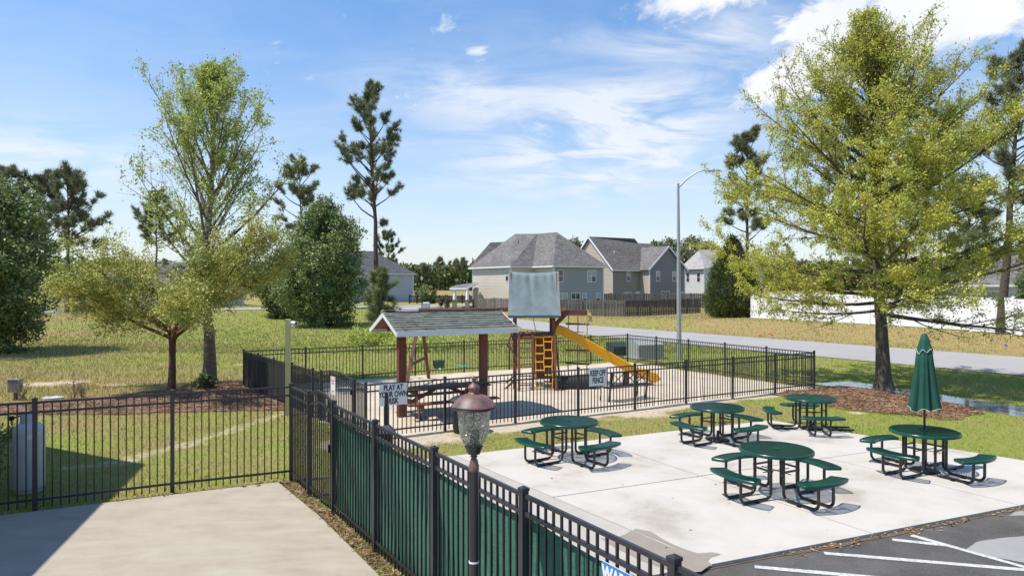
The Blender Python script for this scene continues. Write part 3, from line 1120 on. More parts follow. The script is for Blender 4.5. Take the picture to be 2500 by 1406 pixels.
pts = []
for _ in range(260):
    t = RS.rand()
    a, b = (Vector((-9.1, 9.6)), Vector((-4.05, 12.1)))
    p = a.lerp(b, t) + Vector((RS.randn() * 0.05, RS.randn() * 0.07))
    pts.append((p.x, p.y, 0.05 if RS.rand() < .4 else 0.02, 0.012 + 0.05 * RS.rand() ** 3))
leaf_litter('fallen_leaves', pts, 'brown fallen leaves caught along the edge of the pool deck')
pts = []
for _ in range(420):
    t = RS.rand() * 10.6
    p = e0 + (e1 - e0).normalized() * t + Vector(((e1 - e0).normalized().y, -(e1 - e0).normalized().x)) * abs(RS.randn() * 0.09)
    if float(fbm(t, 3.0, 0.9, 2.0)) > 0.42:
        pts.append((p.x, p.y, 0.03, 0.012 + 0.028 * RS.rand()))
leaf_litter('leaf_debris', pts, 'orange-brown leaf debris lying on the asphalt against the pad edge')
pts = []
for _ in range(700):
    Y = 9.5 + 9 * RS.rand()
    x = (RS.rand() * 1.5 - 0.75) * Y
    if not (inside(DECK, [x], [Y])[0] or inside(ASPH, [x], [Y])[0] or inside(PAD, [x], [Y])[0]):
        pts.append((x, Y, 0.02, 0.015 + 0.025 * RS.rand()))
for _ in range(46):
    x, Y = -1 + 11 * RS.rand(), 8.5 + 7 * RS.rand()
    if inside(PAD, [x], [Y])[0]:
        pts.append((x, Y, PAD_Z, 0.010 + 0.018 * RS.rand()))
leaf_litter('scattered_leaves', pts, 'single tan dead leaves scattered over lawn and picnic slab')

# ------------------------------------------------------------------ metal picket fences
PICKETS = {}


def picket_mesh(z0, z1, w=0.019, bend=None):
    key = (round(z0, 3), round(z1, 3), w, bend)
    if key not in PICKETS:
        mb = MB()
        if bend is None:
            mb.box((0, 0, (z0 + z1) / 2), (w, w, z1 - z0))
        else:
            zb = z0 + 0.30
            mb.bar((bend, 0.01, z0), (bend * 0.4, 0.0, zb), w, w)
            mb.bar((bend * 0.4, 0, zb - 0.004), (0, 0, z1), w, w)
        PICKETS[key] = mb.mesh('picket', M_FENCE)
    return PICKETS[key]


POSTS = {}


def post_mesh(h, w):
    key = (round(h, 3), w)
    if key not in POSTS:
        mb = MB()
        mb.box((0, 0, (h - 0.03 - 0.15) / 2), (w, w, h - 0.03 + 0.15))
        mb.box((0, 0, h - 0.018), (w * 1.18, w * 1.18, 0.024))
        c = w * 0.56
        o = len(mb.v)
        mb.add([(-c, -c, h - 0.006), (c, -c, h - 0.006), (c, c, h - 0.006), (-c, c, h - 0.006), (0, 0, h + 0.014)],
               [(0, 1, 4), (1, 2, 4), (2, 3, 4), (3, 0, 4), (3, 2, 1, 0)])
        POSTS[key] = mb.mesh('post', M_POST)
    return POSTS[key]


def fence_run(name, label, pts, h, group, rails=(0.04, 0.19), bottom=0.17, pitch=0.112, post_w=0.064, first=True, last=True, foot=0.05,
              bent=(), z=None, rail_h=0.034):
    P = [Vector((p[0], p[1])) for p in pts]
    zb = [zf(p.x, p.y) if z is None else z for p in P]
    root = thing(name, label, 'fence', (P[0].x, P[0].y, zb[0]), 0, group)
    L0 = Vector((P[0].x, P[0].y, zb[0]))
    for i, p in enumerate(P):
        if (i == 0 and not first) or (i == len(P) - 1 and not last):
            continue
        if i == 0:
            dd = P[1] - P[0]
        else:
            dd = P[i] - P[i - 1]
        link('post', post_mesh(h, post_w), root, Vector((p.x, p.y, zb[i])) - L0, math.atan2(dd.y, dd.x))
    cnt = 0
    for i in range(len(P) - 1):
        a, b = P[i], P[i + 1]
        dd = (b - a)
        L = dd.length
        dd.normalize()
        ang = math.atan2(dd.y, dd.x)
        for zz in (h - rails[0] - 0.03, h - rails[1] - 0.03, bottom):
            mb = MB()
            mb.bar(Vector((*(a + dd * post_w * .48), zb[i] + zz)) - L0, Vector((*(b - dd * post_w * .48), zb[i + 1] + zz)) - L0, 0.030, rail_h)
            mb.build('rail', M_FENCE if zz == bottom else M_POST, root)
        k = int(round(L / pitch))
        for j in range(1, k):
            t = j / k
            p = a.lerp(b, t)
            zz = zb[i] * (1 - t) + zb[i + 1] * t
            bd = None
            if (i, j) in bent:
                bd = bent[(i, j)]
            link('picket', picket_mesh(foot, h - rails[0] - 0.035, 0.019, bd), root, Vector((p.x, p.y, zz)) - L0, ang)
            cnt += 1
    return root


# pool fence
H_POOL = 1.75
fence_run('pool_fence', 'black metal picket fence between the pool deck and the lawn with the propane tank', PF_LEFT, H_POOL, 'black metal fences round the pool deck', z=0.0)
PG1 = Vector((-3.38, 11.37))
fence_run('pool_fence', 'short black picket panel between the fence corner and the arched pool gate', [PF_CORNER, PG1], H_POOL, 'black metal fences round the pool deck', first=False, z=0.0, pitch=0.105)
scr_fence = fence_run('pool_fence', 'black metal picket fence backed by a green privacy screen', PF_RIGHT, H_POOL, 'black metal fences round the pool deck', z=0.0, pitch=0.112)


def windscreen():
    a, b = PF_RIGHT[0], PF_RIGHT[-1]
    dd = (b - a).normalized()
    nr = Vector((-dd.y, dd.x))           # side away from the deck
    if nr.x < 0:
        nr = -nr
    L = (b - a).length
    nxx, nzz = int(L / 0.06), 18
    V, Fq = [], []
    for i in range(nxx + 1):
        for k in range(nzz + 1):
            s = i / nxx * L
            zz = 0.10 + (1.475 - 0.10) * k / nzz
            sag = (0.022 * abs(math.sin(s / 1.77 * PI)) + 0.02 * float(vnoise(s, 0.0, 2.2, 5))) * max(0.0, (k - 12) / 6)
            off = 0.036 + 0.008 * math.sin(s * 5 + k * 0.3) + 0.035 * float(fbm(s, zz, 1.6, 3))
            p = a + dd * s + nr * off
            V.append((p.x, p.y, zz - sag))
    for i in range(nxx):
        for k in range(nzz):
            q = i * (nzz + 1) + k
            Fq.append((q, q + 1, q + nzz + 2, q + nzz + 1))
    me = np_mesh('privacy_screen', V, Fq, M_MESHGREEN, True)
    o = link('privacy_screen', me)
    tag(o, 'green woven privacy screen tied behind the pickets of the pool fence', 'privacy screen')


windscreen()


def arched_gate(name, label, a, b, h, rise, group=None, post=True, z=0.0):
    a, b = Vector(a), Vector(b)
    dd = (b - a)
    L = dd.length
    dd.normalize()
    ang = math.atan2(dd.y, dd.x)
    root = thing(name, label, 'gate', (a.x, a.y, z), ang, group)
    i0, i1 = 0.045, L - 0.045
    arch = lambda x: rise * (1 - ((x - L / 2) / (L / 2)) ** 2)
    top, sec = h - 0.07, h - 0.24
    for zz in (top, sec):
        mb = MB()
        xs = np.linspace(i0, i1, 13)
        for x0, x1 in zip(xs[:-1], xs[1:]):
            mb.bar((x0 - 0.004, 0, zz + arch(x0)), (x1 + 0.004, 0, zz + arch(x1)), 0.03, 0.034)
        mb.build('arched_rail', M_POST, root)
    for zz in (0.17,):
        MB().bar((i0, 0, zz), (i1, 0, zz), 0.03, 0.034).build('rail', M_FENCE, root)
    for x in (i0 + 0.012, i1 - 0.012):
        MB().box((x, 0, (0.10 + top) / 2), (0.034, 0.036, top - 0.08)).build('stile', M_POST, root)
    k = int(L / 0.105)
    for j in range(1, k):
        x = i0 + (i1 - i0) * j / k
        MB().box((x, 0.0, (0.06 + top + arch(x)) / 2), (0.019, 0.019, top + arch(x) - 0.06)).build('picket', M_FENCE, root)
    MB().box((i1 - 0.05, -0.03, 1.0), (0.05, 0.05, 0.12)).build('latch', M_FENCE, root)
    return root


arched_gate('metal_gate', 'black metal gate with an arched top beside the green-screened pool fence', PG1, PF_RIGHT[0], H_POOL, 0.12)

# playground fence (lower)
H_PG = 1.32


def split(a, b, n):
    return [Vector(a).lerp(Vector(b), i / n) for i in range(n + 1)]


GRP = 'black metal fences round the playground'
fence_run('playground_fence', 'black picket fence of the playground facing the picnic slab, with two signs', split(PG_FL, PG_FR, 8), H_PG, GRP, pitch=0.112, z=0.0, post_w=0.056,
          bent={(4, 3): 0.05, (4, 7): -0.04, (5, 5): 0.09, (5, 6): 0.07, (1, 6): 0.05, (2, 11): -0.03})
fence_run('playground_fence', 'black picket fence along the street side of the sandy playground', split(PG_FR, PG_BR, 5), H_PG, GRP, pitch=0.115, first=False, z=0.0, post_w=0.056)
fence_run('playground_fence', 'black picket fence behind the swings between playground and open field', split(PG_BR, PG_BL, 8), H_PG, GRP, pitch=0.122, first=False, z=0.0, post_w=0.056)
LF = split(PG_BL, PG_FL, 6)
fence_run('playground_fence', 'black picket fence end of the playground running past the mulch bed', LF[:5] + [LF[4].lerp(LF[5], 0.35)], H_PG, GRP, pitch=0.085, first=False, z=0.0, post_w=0.056)
ga = LF[4].lerp(LF[5], 0.35)
gb = LF[5].lerp(LF[6], 0.62)
arched_gate('metal_gate', 'black arched playground gate carrying a narrow red and white notice', ga, gb, H_PG, 0.13)
fence_run('playground_fence', 'short black fence stub with two posts between playground gate and corner', [gb, PG_FL], H_PG, GRP, pitch=0.085, last=False, z=0.0, post_w=0.06)


# dark screen cloth on the mulch-side fence
def pg_screen():
    a, b = LF[0], LF[3]
    dd = (b - a).normalized()
    nr = Vector((dd.y, -dd.x))
    V, Fq = [], []
    n = 30
    for i in range(n + 1):
        for k in range(5):
            p = a.lerp(b, i / n) - nr * (-0.03 + 0.012 * math.sin(i * 1.3))
            V.append((p.x, p.y, 0.12 + k * 0.245))
    for i in range(n):
        for k in range(4):
            q = i * 5 + k
            Fq.append((q, q + 1, q + 6, q + 5))
    me = np_mesh('shade_net', V, Fq, M_DARKNET, True)
    tag(link('shade_net', me), 'dark netting stretched on the playground fence next to the mulch', 'netting')


pg_screen()

# ------------------------------------------------------------------ round picnic tables
def in_poly_intervals(poly, p, d, lo, hi, step=0.006):
    ts = np.arange(lo, hi, step)
    ok = inside(poly, p[0] + d[0] * ts, p[1] + d[1] * ts)
    out = []
    i = 0
    while i < len(ts):
        if ok[i]:
            j = i
            while j + 1 < len(ts) and ok[j + 1]:
                j += 1
            if ts[j] - ts[i] > 0.012:
                out.append((ts[i], ts[j]))
            i = j + 1
        else:
            i += 1
    return out


def lattice(poly, z, pitch, w, material, name, ratio=0.5):
    """expanded-metal sheet: two families of thin strips clipped to an outline"""
    mb = MB()
    for fam, sg in enumerate((1, -1)):
        d = Vector((1, sg * ratio)).normalized()
        nrm = Vector((-d.y, d.x))
        for k in range(int(-1.4 / pitch), int(1.4 / pitch)):
            p = nrm * (k * pitch)
            for t0, t1 in in_poly_intervals(poly, p, d, -1.4, 1.4):
                a = p + d * t0
                b = p + d * t1
                s = nrm * w / 2
                zz = z + 0.0025 * fam
                Q = [(a.x - s.x, a.y - s.y), (b.x - s.x, b.y - s.y), (b.x + s.x, b.y + s.y), (a.x + s.x, a.y + s.y)]
                mb.add([(x_, y_, zz) for x_, y_ in Q] + [(x_, y_, zz - 0.011) for x_, y_ in Q],
                       [(0, 1, 2, 3), (7, 6, 5, 4), (0, 4, 5, 1), (2, 6, 7, 3)])
    return mb.mesh(name, material)


TOP_R = 0.585
circle = [(TOP_R * math.cos(2 * PI * k / 48), TOP_R * math.sin(2 * PI * k / 48)) for k in range(48)]


def seat_outline(inset=0.0, n=9):
    ri, ro, half = 0.82 + inset, 1.095 - inset, R(27.5)
    pts = []
    for k in range(n):
        a = -half + 2 * half * k / (n - 1)
        pts.append((ro * math.cos(a) * (1 - 0.0), ro * math.sin(a)))
    inner = []
    for k in range(n):
        a = half - 2 * half * k / (n - 1)
        inner.append((ri * math.cos(a), ri * math.sin(a)))
    pts = pts + inner
    return pts


def round_corners(poly, r=0.05):
    out = []
    n = len(poly)
    for i in range(n):
        p = Vector(poly[i])
        a = Vector(poly[i - 1]) - p
        b = Vector(poly[(i + 1) % n]) - p
        if a.angle(b) < R(130):
            pa, pb = p + a.normalized() * r, p + b.normalized() * r
            for t in (0, .25, .5, .75, 1):
                q = pa * (1 - t) ** 2 + p * 2 * t * (1 - t) + pb * t * t
                out.append((q.x, q.y))
        else:
            out.append((p.x, p.y))
    return out


SEAT = round_corners(seat_outline())
LAT_TOP = lattice(circle, 0.752, 0.036, 0.0105, M_GREEN, 'tabletop')
LAT_SEAT = lattice(SEAT, 0.442, 0.036, 0.0105, M_GREEN, 'seat')


def rim_mesh(poly, z, hgt, name, closed=True, th=0.014):
    """rounded edge band round an outline"""
    mb = MB()
    n = len(poly)
    V, Fq = [], []
    cx = sum(p[0] for p in poly) / n
    cy = sum(p[1] for p in poly) / n
    for i in range(n):
        p = Vector(poly[i])
        a, b = Vector(poly[i - 1]), Vector(poly[(i + 1) % n])
        t = (b - a).normalized()
        nr = Vector((t.y, -t.x))
        for (o, dz) in ((-th * 1.6, hgt * 0.12), (-th * 0.6, hgt * 0.16), (0.0, 0.0), (th * 0.25, -hgt * 0.35), (0.0, -hgt), (-th, -hgt)):
            q = p + nr * o
            V.append((q.x, q.y, z + dz))
    for i in range(n):
        j = (i + 1) % n
        for k in range(6):
            k2 = (k + 1) % 6
            Fq.append((i * 6 + k, j * 6 + k, j * 6 + k2, i * 6 + k2))
    mb.add(V, Fq)
    return mb.mesh(name, M_GREEN, True)


RIM_TOP = rim_mesh(circle, 0.752, 0.045, 'rim')
RIM_SEAT = rim_mesh(SEAT, 0.442, 0.042, 'seat_rim')


def u_leg(y, seat=True):
    """tube: down from the table top, along the ground, up to the seat"""
    r = 0.105
    x0, x1 = 0.30, 0.955
    pts = [(x0, y, 0.735), (x0, y, 0.03 + r)]
    for k in range(1, 6):
        a = PI / 2 * k / 5
        pts.append((x0 + r - r * math.cos(a), y, 0.03 + r - r * math.sin(a)))
    if seat:
        for k in range(0, 6):
            a = PI / 2 * k / 5
            pts.append((x1 - r + r * math.sin(a), y, 0.03 + r - r * math.cos(a)))
        pts.append((x1, y, 0.43))
    else:
        pts.append((x1 - 0.02, y, 0.03))
    return MB().tube(pts, 0.0245, 10).mesh('leg', M_LEG, True)


LEGS = {(s, y): u_leg(y, s) for s in (True, False) for y in (-0.165, 0.165)}
BRACE = MB().bar((-0.30, 0.0, 0.40), (0.30, 0.0, 0.40), 0.012, 0.012).mesh('brace', M_LEG)
CLAMP = MB().bar((0.30, -0.165, 0.455), (0.30, 0.165, 0.455), 0.022, 0.03).tube([(0.30, -0.195, 0.455), (0.30, -0.188, 0.455)], 0.016, 8).tube([(0.30, 0.188, 0.455), (0.30, 0.195, 0.455)], 0.016, 8).mesh('clamp', M_LEG)
BOLT = MB().tube([(0.272, -0.165, 0.40), (0.264, -0.165, 0.40)], 0.011, 8).mesh('bolt', M_STEEL)
SPOKE = MB().bar((0.06, 0, 0.722), (0.55, 0, 0.722), 0.03, 0.025).mesh('support_arm', M_LEG)
SEATARM = MB().bar((0.85, -0.165, 0.418), (1.07, -0.165, 0.418), 0.03, 0.02).bar((0.85, 0.165, 0.418), (1.07, 0.165, 0.418), 0.03, 0.02).mesh('seat_bracket', M_LEG)
SLEEVE = MB().lathe([(0.03, 0.757), (0.05, 0.757), (0.05, 0.763), (0.026, 0.765), (0.024, 0.72)], 14).mesh('umbrella_sleeve', M_GREEN, True)
FOOT = MB().box((0.62, 0, 0.004), (0.07, 0.10, 0.008)).mesh('foot_tab', M_LEG)


def picnic_table(label, x, y, rot, seats=(0, 1, 2, 3)):
    root = thing('picnic_table', label, 'picnic table', (x, y, PAD_Z), R(rot), 'round green picnic tables on the slab')
    top = link('tabletop', LAT_TOP, root)
    link('rim', RIM_TOP, top)
    link('umbrella_sleeve', SLEEVE, root)
    for k in range(4):
        a = k * PI / 2
        has = k in seats
        for yy in (-0.165, 0.165):
            link('leg', LEGS[(has, yy)], root, rz=a)
        link('clamp', CLAMP, root, rz=a)
        link('bolt', BOLT, root, rz=a)
        link('support_arm', SPOKE, root, rz=a + PI / 4)
        for yy in (-0.165, 0.165):
            link('foot_tab', FOOT, root, (-yy * math.sin(a), yy * math.cos(a), 0), a)
        if has:
            st = link('seat', LAT_SEAT, root, rz=a)
            link('seat_rim', RIM_SEAT, st)
            link('seat_bracket', SEATARM, st)
    for k in range(2):
        link('brace', BRACE, root, rz=k * PI / 2)
    return root


picnic_table('round green picnic table with four seats closest to the KEEP OFF FENCE sign', 1.14, 13.62, 34)
picnic_table('round green four-seat picnic table with an empty umbrella base beneath it', 4.58, 15.25, 33)
picnic_table('round green three-seat picnic table next to the mulched big tree, one seat missing', 7.22, 16.5, -8, (1, 2, 3))
picnic_table('round green four-seat picnic table glittering in the sun at the middle of the slab', 4.35, 11.25, 27)
T5 = Vector((7.66, 12.68))
picnic_table('round green three-seat picnic table holding the closed umbrella', T5.x, T5.y, 27, (1, 2, 3))


def umb_base(label, x, y):
    mb = MB()
    prof = [(0.02, 0.0), (0.245, 0.0), (0.25, 0.02), (0.235, 0.035), (0.12, 0.062), (0.06, 0.07), (0.032, 0.08), (0.03, 0.22), (0.02, 0.22)]
    o = mb.lathe(prof, 28).build('umbrella_base', M_RUBBER, None, True, (x, y, PAD_Z))
    tag(o, label, 'umbrella base', 'black umbrella bases under the tables')


umb_base('black round umbrella base under the four-seat table near the playground fence', 4.60, 15.25)
umb_base('black round umbrella base under the three-seat table by the mulch', 7.22, 16.5)
umb_base('black round umbrella base under the closed green umbrella', T5.x, T5.y)


def umbrella():
    root = thing('patio_umbrella', 'closed dark green patio umbrella with pale trim standing in a picnic table', 'umbrella', (T5.x, T5.y, PAD_Z))
    MB().tube([(0, 0, 0.06), (0, 0, 2.46)], 0.019, 12).build('pole', M_LAMPBLK, root, True)
    n = 64

    def cloth(prof, seed, amp, trim_part=None):
        V, Fq = [], []
        for i, (r, z) in enumerate(prof):
            for k in range(n):
                a = 2 * PI * k / n
                fold = math.cos(a * 6 + seed) * 0.5 + 0.35 * math.cos(a * 11 + seed * 2.0) + 0.2 * math.sin(a * 17)
                rr = r * (1 + amp * fold * min(1, (prof[0][1] - z) * 1.3 + 0.15))
                V.append((rr * math.cos(a), rr * math.sin(a) * 0.92, z + (0.035 * math.cos(a * 6 + seed) + 0.02 * math.sin(3 * a) if i == len(prof) - 1 else 0)))
        for i in range(len(prof) - 1):
            for k in range(n):
                k2 = (k + 1) % n
                Fq.append((i * n + k, (i + 1) * n + k, (i + 1) * n + k2, i * n + k2))
        return V, Fq
    V, Fq = cloth([(0.115, 2.26), (0.135, 2.2), (0.155, 2.0), (0.18, 1.75), (0.215, 1.45), (0.245, 1.25), (0.262, 1.16)], 0.4, 0.30)
    c = link('canopy', np_mesh('canopy', V, Fq, M_UMB, True), root)
    mb = MB()
    ring = V[-n:]
    mb.tube([Vector(p) * 1.0 for p in ring] + [ring[0]], 0.005, 5, False)
    mb.build('hem_trim', M_TRIM, c)
    V, Fq = cloth([(0.035, 2.53), (0.055, 2.52), (0.085, 2.42), (0.115, 2.31), (0.142, 2.235)], 1.2, 0.14)
    v = link('vent_cap', np_mesh('vent_cap', V, Fq, M_UMB, True), root)
    ring = V[-n:]
    MB().tube([Vector(p) for p in ring] + [Vector(ring[0])], 0.006, 5, False).build('hem_trim', M_TRIM, v)
    MB().lathe([(0.0, 2.50), (0.04, 2.51), (0.045, 2.53), (0.03, 2.55), (0.012, 2.56)], 12).build('finial', M_LAMPBLK, root, True)


umbrella()

# ------------------------------------------------------------------ lamp post beside the fence
def lamp_post():
    x, y = -0.305, 5.47
    root = thing('lamp_post', 'post lamp with copper-coloured domed cap and seeded glass urn by the pool fence', 'lamp post', (x, y, 0.05))
    B = -0.05
    MB().tube([(0, 0, 0), (0, 0, 2.02 + B)], 0.038, 20).build('post', M_LAMPBLK, root, True)
    mb = MB()
    mb.lathe([(0.038, 1.995 + B), (0.041, 2.0 + B), (0.041, 2.045 + B), (0.034, 2.055 + B), (0.034, 2.075 + B), (0.026, 2.09 + B), (0.021, 2.105 + B), (0.030, 2.115 + B), (0.021, 2.125 + B), (0.021, 2.13 + B)], 24)
    mb.build('collar', M_BRONZE, root, True)
    MB().lathe([(0.03, 2.13 + B), (0.05, 2.135 + B), (0.052, 2.145 + B), (0.062, 2.165 + B), (0.070, 2.185 + B), (0.076, 2.195 + B), (0.072, 2.20 + B), (0.05, 2.205 + B)], 28).build('cup', M_LAMPBLK, root, True)
    prof = [(0.066, 2.20), (0.085, 2.225), (0.104, 2.26), (0.118, 2.31), (0.125, 2.37), (0.128, 2.43), (0.133, 2.47), (0.142, 2.495)]
    mb = MB()
    n = 40
    V, Fq = [], []
    for r, z in prof:
        for k in range(n):
            a = 2 * PI * k / n
            V.append((r * math.cos(a), r * math.sin(a), z + B))
    for i in range(len(prof) - 1):
        for k in range(n):
            k2 = (k + 1) % n
            Fq.append((i * n + k, i * n + k2, (i + 1) * n + k2, (i + 1) * n + k))
    gl = link('glass_shade', np_mesh('glass_shade', V, Fq, M_LANTERN, True), root)
    cap = MB().lathe([(0.14, 2.492 + B), (0.172, 2.497 + B), (0.181, 2.505 + B), (0.176, 2.512 + B), (0.183, 2.519 + B), (0.180, 2.527 + B), (0.160, 2.542 + B), (0.140, 2.565 + B), (0.115, 2.588 + B), (0.085, 2.603 + B), (0.058, 2.612 + B), (0.035, 2.616 + B)], 40).build('cap', M_BRONZE, root, True)
    MB().lathe([(0.141, 2.488 + B), (0.176, 2.4965 + B), (0.183, 2.5055 + B), (0.176, 2.511 + B)], 40).build('cap_rim', M_LAMPBLK, cap, True)
    MB().lathe([(0.042, 2.61 + B), (0.046, 2.617 + B), (0.038, 2.625 + B), (0.040, 2.645 + B), (0.049, 2.662 + B), (0.047, 2.672 + B), (0.036, 2.685 + B), (0.020, 2.697 + B), (0.012, 2.705 + B), (0.014, 2.715 + B), (0.0205, 2.728 + B), (0.018, 2.742 + B), (0.008, 2.754 + B), (0.001, 2.758 + B)], 24,
               wob=lambda a, z: 1 + (0.10 * math.cos(7 * a) if z > 2.71 + B else 0)).build('finial', M_BRONZE, cap, True)
    # cluster of candle sleeves inside
    mb = MB()
    mb.lathe([(0.03, 2.205 + B), (0.036, 2.225 + B), (0.03, 2.25 + B), (0.012, 2.262 + B)], 16)
    for k, hh in ((0, 0.085), (1, 0.055), (2, 0.06)):
        a = 2.2 + k * 2 * PI / 3
        cx, cy = 0.026 * math.cos(a), 0.026 * math.sin(a)
        mb.lathe([(0.014, 2.235 + B), (0.019, 2.25 + B), (0.015, 2.275 + B), (0.017, 2.29 + B), (0.010, 2.27 + hh + B)], 12, (cx, cy, 0))
    mb.tube([(0.0, 0, 2.25 + B), (0.004, 0, 2.36 + B), (-0.004, 0, 2.43 + B), (0.0, 0, 2.5 + B)], 0.004, 6)
    cl = mb.build('candle_cluster', M_LAMPBLK, root, True)
    for k in range(3):
        a = 2.2 + k * 2 * PI / 3
        MB().lathe([(0.006, 2.30 + B), (0.007, 2.335 + B), (0.004, 2.352 + B)], 8, (0.026 * math.cos(a), 0.026 * math.sin(a), 0)).build('bulb', M_GALV, cl, True)
    MB().lathe([(0.0385, 1.215), (0.0415, 1.215), (0.0415, 1.228), (0.0385, 1.228)], 20).build('cable_tie', M_GALV, root)


lamp_post()


def thin_post():
    root = thing('light_bollard', 'thin black tapered post on a square pedestal behind the screened fence', 'post', (-1.94, 10.55, 0.05))
    MB().box((0, 0, 0.58), (0.18, 0.18, 1.16)).build('pedestal', M_LAMPBLK, root)
    mb = MB()
    c = 0.125
    mb.box((0, 0, 1.17), (0.25, 0.25, 0.03))
    mb.add([(-c, -c, 1.185), (c, -c, 1.185), (c, c, 1.185), (-c, c, 1.185), (-.04, -.04, 1.30), (.04, -.04, 1.30), (.04, .04, 1.30), (-.04, .04, 1.30)],
           [(0, 1, 5, 4), (1, 2, 6, 5), (2, 3, 7, 6), (3, 0, 4, 7), (4, 5, 6, 7), (3, 2, 1, 0)])
    mb.build('pyramid_cap', M_LAMPBLK, root)
    MB().tube([(0, 0, 1.28), (0, 0, 1.80)], [0.040, 0.026], 12).build('pole', M_LAMPBLK, root, True)


thin_post()

# ------------------------------------------------------------------ signs
def board(name, label, p, ang, w, h, z, off, text_rows, material=M_SIGN, cat='sign'):
    """flat metal sign; text rows are (string, size, stretch, weight, y, material)"""
    root = thing(name, label, cat, (p.x + math.sin(ang) * off, p.y - math.cos(ang) * off, z), 0)
    root.rotation_euler = (R(90), 0, ang)
    MB().box((0, 0, 0), (w, h, 0.006)).build('panel', material, root)
    for body, size, sx, wgt, yy, m_ in text_rows:
        me = text_mesh(body, size, m_, sx, wgt, depth=0.0015)
        link('lettering', me, root, (0, yy, 0.0055))
    return root


angB = math.atan2((PG_FR - PG_FL).y, (PG_FR - PG_FL).x)
uB = (PG_FR - PG_FL).normalized()


def on_front(px):
    """point of the front fence seen at pixel column px"""
    k = (px - CX) / F_PX
    t = (k * PG_FL.y - PG_FL.x) / (uB.x - k * uB.y)
    return PG_FL + uB * t


p = on_front(959)
s_z = CAM_H - (962 - CY) * p.y / F_PX
board('warning_sign', 'white sign reading PLAY AT YOUR OWN RISK on the playground fence', p, angB, 0.68, 0.50, s_z, 0.035,
      [('PLAY AT', 0.182, 0.68, 0.006, 0.155, M_INK), ('YOUR OWN', 0.182, 0.68, 0.006, 0.0, M_INK), ('RISK', 0.182, 0.68, 0.006, -0.155, M_INK)])
p = on_front(1458)
s_z = CAM_H - (919 - CY) * p.y / F_PX
board('warning_sign', 'white sign reading KEEP OFF FENCE on the playground fence', p, angB, 0.60, 0.50, s_z, 0.035,
      [('KEEP OFF', 0.215, 0.58, 0.006, 0.095, M_INK), ('FENCE', 0.215, 0.60, 0.006, -0.105, M_INK)])
# narrow notice on the playground gate (faces the lawn)
dg_ = (Vector(gb) - Vector(ga)).normalized()
pm = Vector(ga).lerp(Vector(gb), 0.42)
ang_g = math.atan2(dg_.y, dg_.x)
s_z = 1.02
ns = board('notice_sign', 'narrow white notice with red print on the arched playground gate', pm, ang_g, 0.30, 0.46, s_z, 0.03, [], M_WHITE)
mb = MB()
rr = random.Random(3)
for yy, hh_, n_ in ((0.13, 0.055, 8), (0.06, 0.05, 6), (-0.14, 0.055, 5)):
    for k_ in range(n_):
        x_ = (k_ - (n_ - 1) / 2) * 0.027
        mb.box((x_, yy, 0.0045), (0.007, hh_, 0.003))
        mb.box((x_ + 0.007, yy + rr.choice((-.4, 0, .4)) * hh_, 0.0048), (0.013, 0.010, 0.003))
mb.build('red_print', M_REDINK, ns)
MB().box((0, 0.205, 0.0045), (0.24, 0.010, 0.003)).box((0, -0.205, 0.0045), (0.24, 0.010, 0.003)).build('red_rule', M_REDINK, ns)
# pool warning sign at the bottom edge of the picture
a0 = PF_RIGHT[0]
dr = (PF_RIGHT[-1] - PF_RIGHT[0]).normalized()
ang_r = math.atan2(dr.y, dr.x)
k = (1478 - CX) / F_PX
t = (k * a0.y - a0.x) / (dr.x - k * dr.y)
pw = a0 + dr * (t + 0.27)
ws = board('pool_warning_sign', 'blue WARNING sign with white letters on the pool fence pickets', pw, ang_r, 0.54, 0.42, 1.285, 0.03,
           [('WARNING', 0.150, 0.72, 0.007, 0.125, M_WHITE)], M_WHITE)
MB().box((0, 0.125, 0.0035), (0.538, 0.168, 0.004)).build('blue_band', M_BLUE, ws)


# ------------------------------------------------------------------ small things in the lawn
def propane():
    p = g(50, 1208)
    x, y = p.x, p.y + 0.2
    root = thing('propane_cylinder', 'tall pale grey propane cylinder standing behind the pool fence', 'propane tank', (x, y, 0.0))
    r = 0.235
    MB().lathe([(r * .8, 0.0), (r * .88, 0.01), (r * .88, 0.05), (r * .97, 0.07), (r, 0.10), (r, 1.02), (r * .97, 1.07), (r * .88, 1.12), (r * .7, 1.155), (r * .45, 1.17), (0.03, 1.175)], 36).build('body', M_PROPANE, root, True)
    mb = MB()
    n = 30
    V, Fq = [], []
    for k in range(n + 1):
        a = R(40) + R(290) * k / n
        lo = 1.16
        hi = 1.33 + (0.05 if 3 < k < 9 or 18 < k < 26 else 0)
        for rr, z in ((0.125, lo), (0.125, hi), (0.119, hi), (0.119, lo)):
            V.append((rr * math.cos(a), rr * math.sin(a), z))
    for k in range(n):
        for j in range(4):
            j2 = (j + 1) % 4
            Fq.append((k * 4 + j, (k + 1) * 4 + j, (k + 1) * 4 + j2, k * 4 + j2))
    mb.add(V, Fq)
    mb.build('valve_collar', M_PROPANE, root)
    MB().tube([(0, 0, 1.16), (0, 0, 1.27)], 0.02, 10).tube([(0, 0, 1.25), (-0.14, -0.02, 1.29), (-0.28, -0.03, 1.24)], 0.012, 8).box((-0.28, -0.03, 1.25), (0.07, 0.06, 0.07)).build('regulator', M_RUBBER, root)
    MB().tube([(-.05, -.05, 1.30), (0.02, -0.05, 1.37), (0.08, -0.05, 1.34)], 0.006, 6).build('hose', M_RUBBER, root)
    mb = MB()
    for k in range(6):
        a0_, a1_ = R(-62 + k * 7), R(-62 + (k + 1) * 7)
        V = [(0.2375 * math.cos(a), 0.2375 * math.sin(a), z) for a in (a0_, a1_) for z in (0.92 + 0.01 * k, 1.0 + 0.012 * k)]
        mb.add(V, [(0, 2, 3, 1)])
    mb.build('faded_label', M_WHITE, root)


propane()


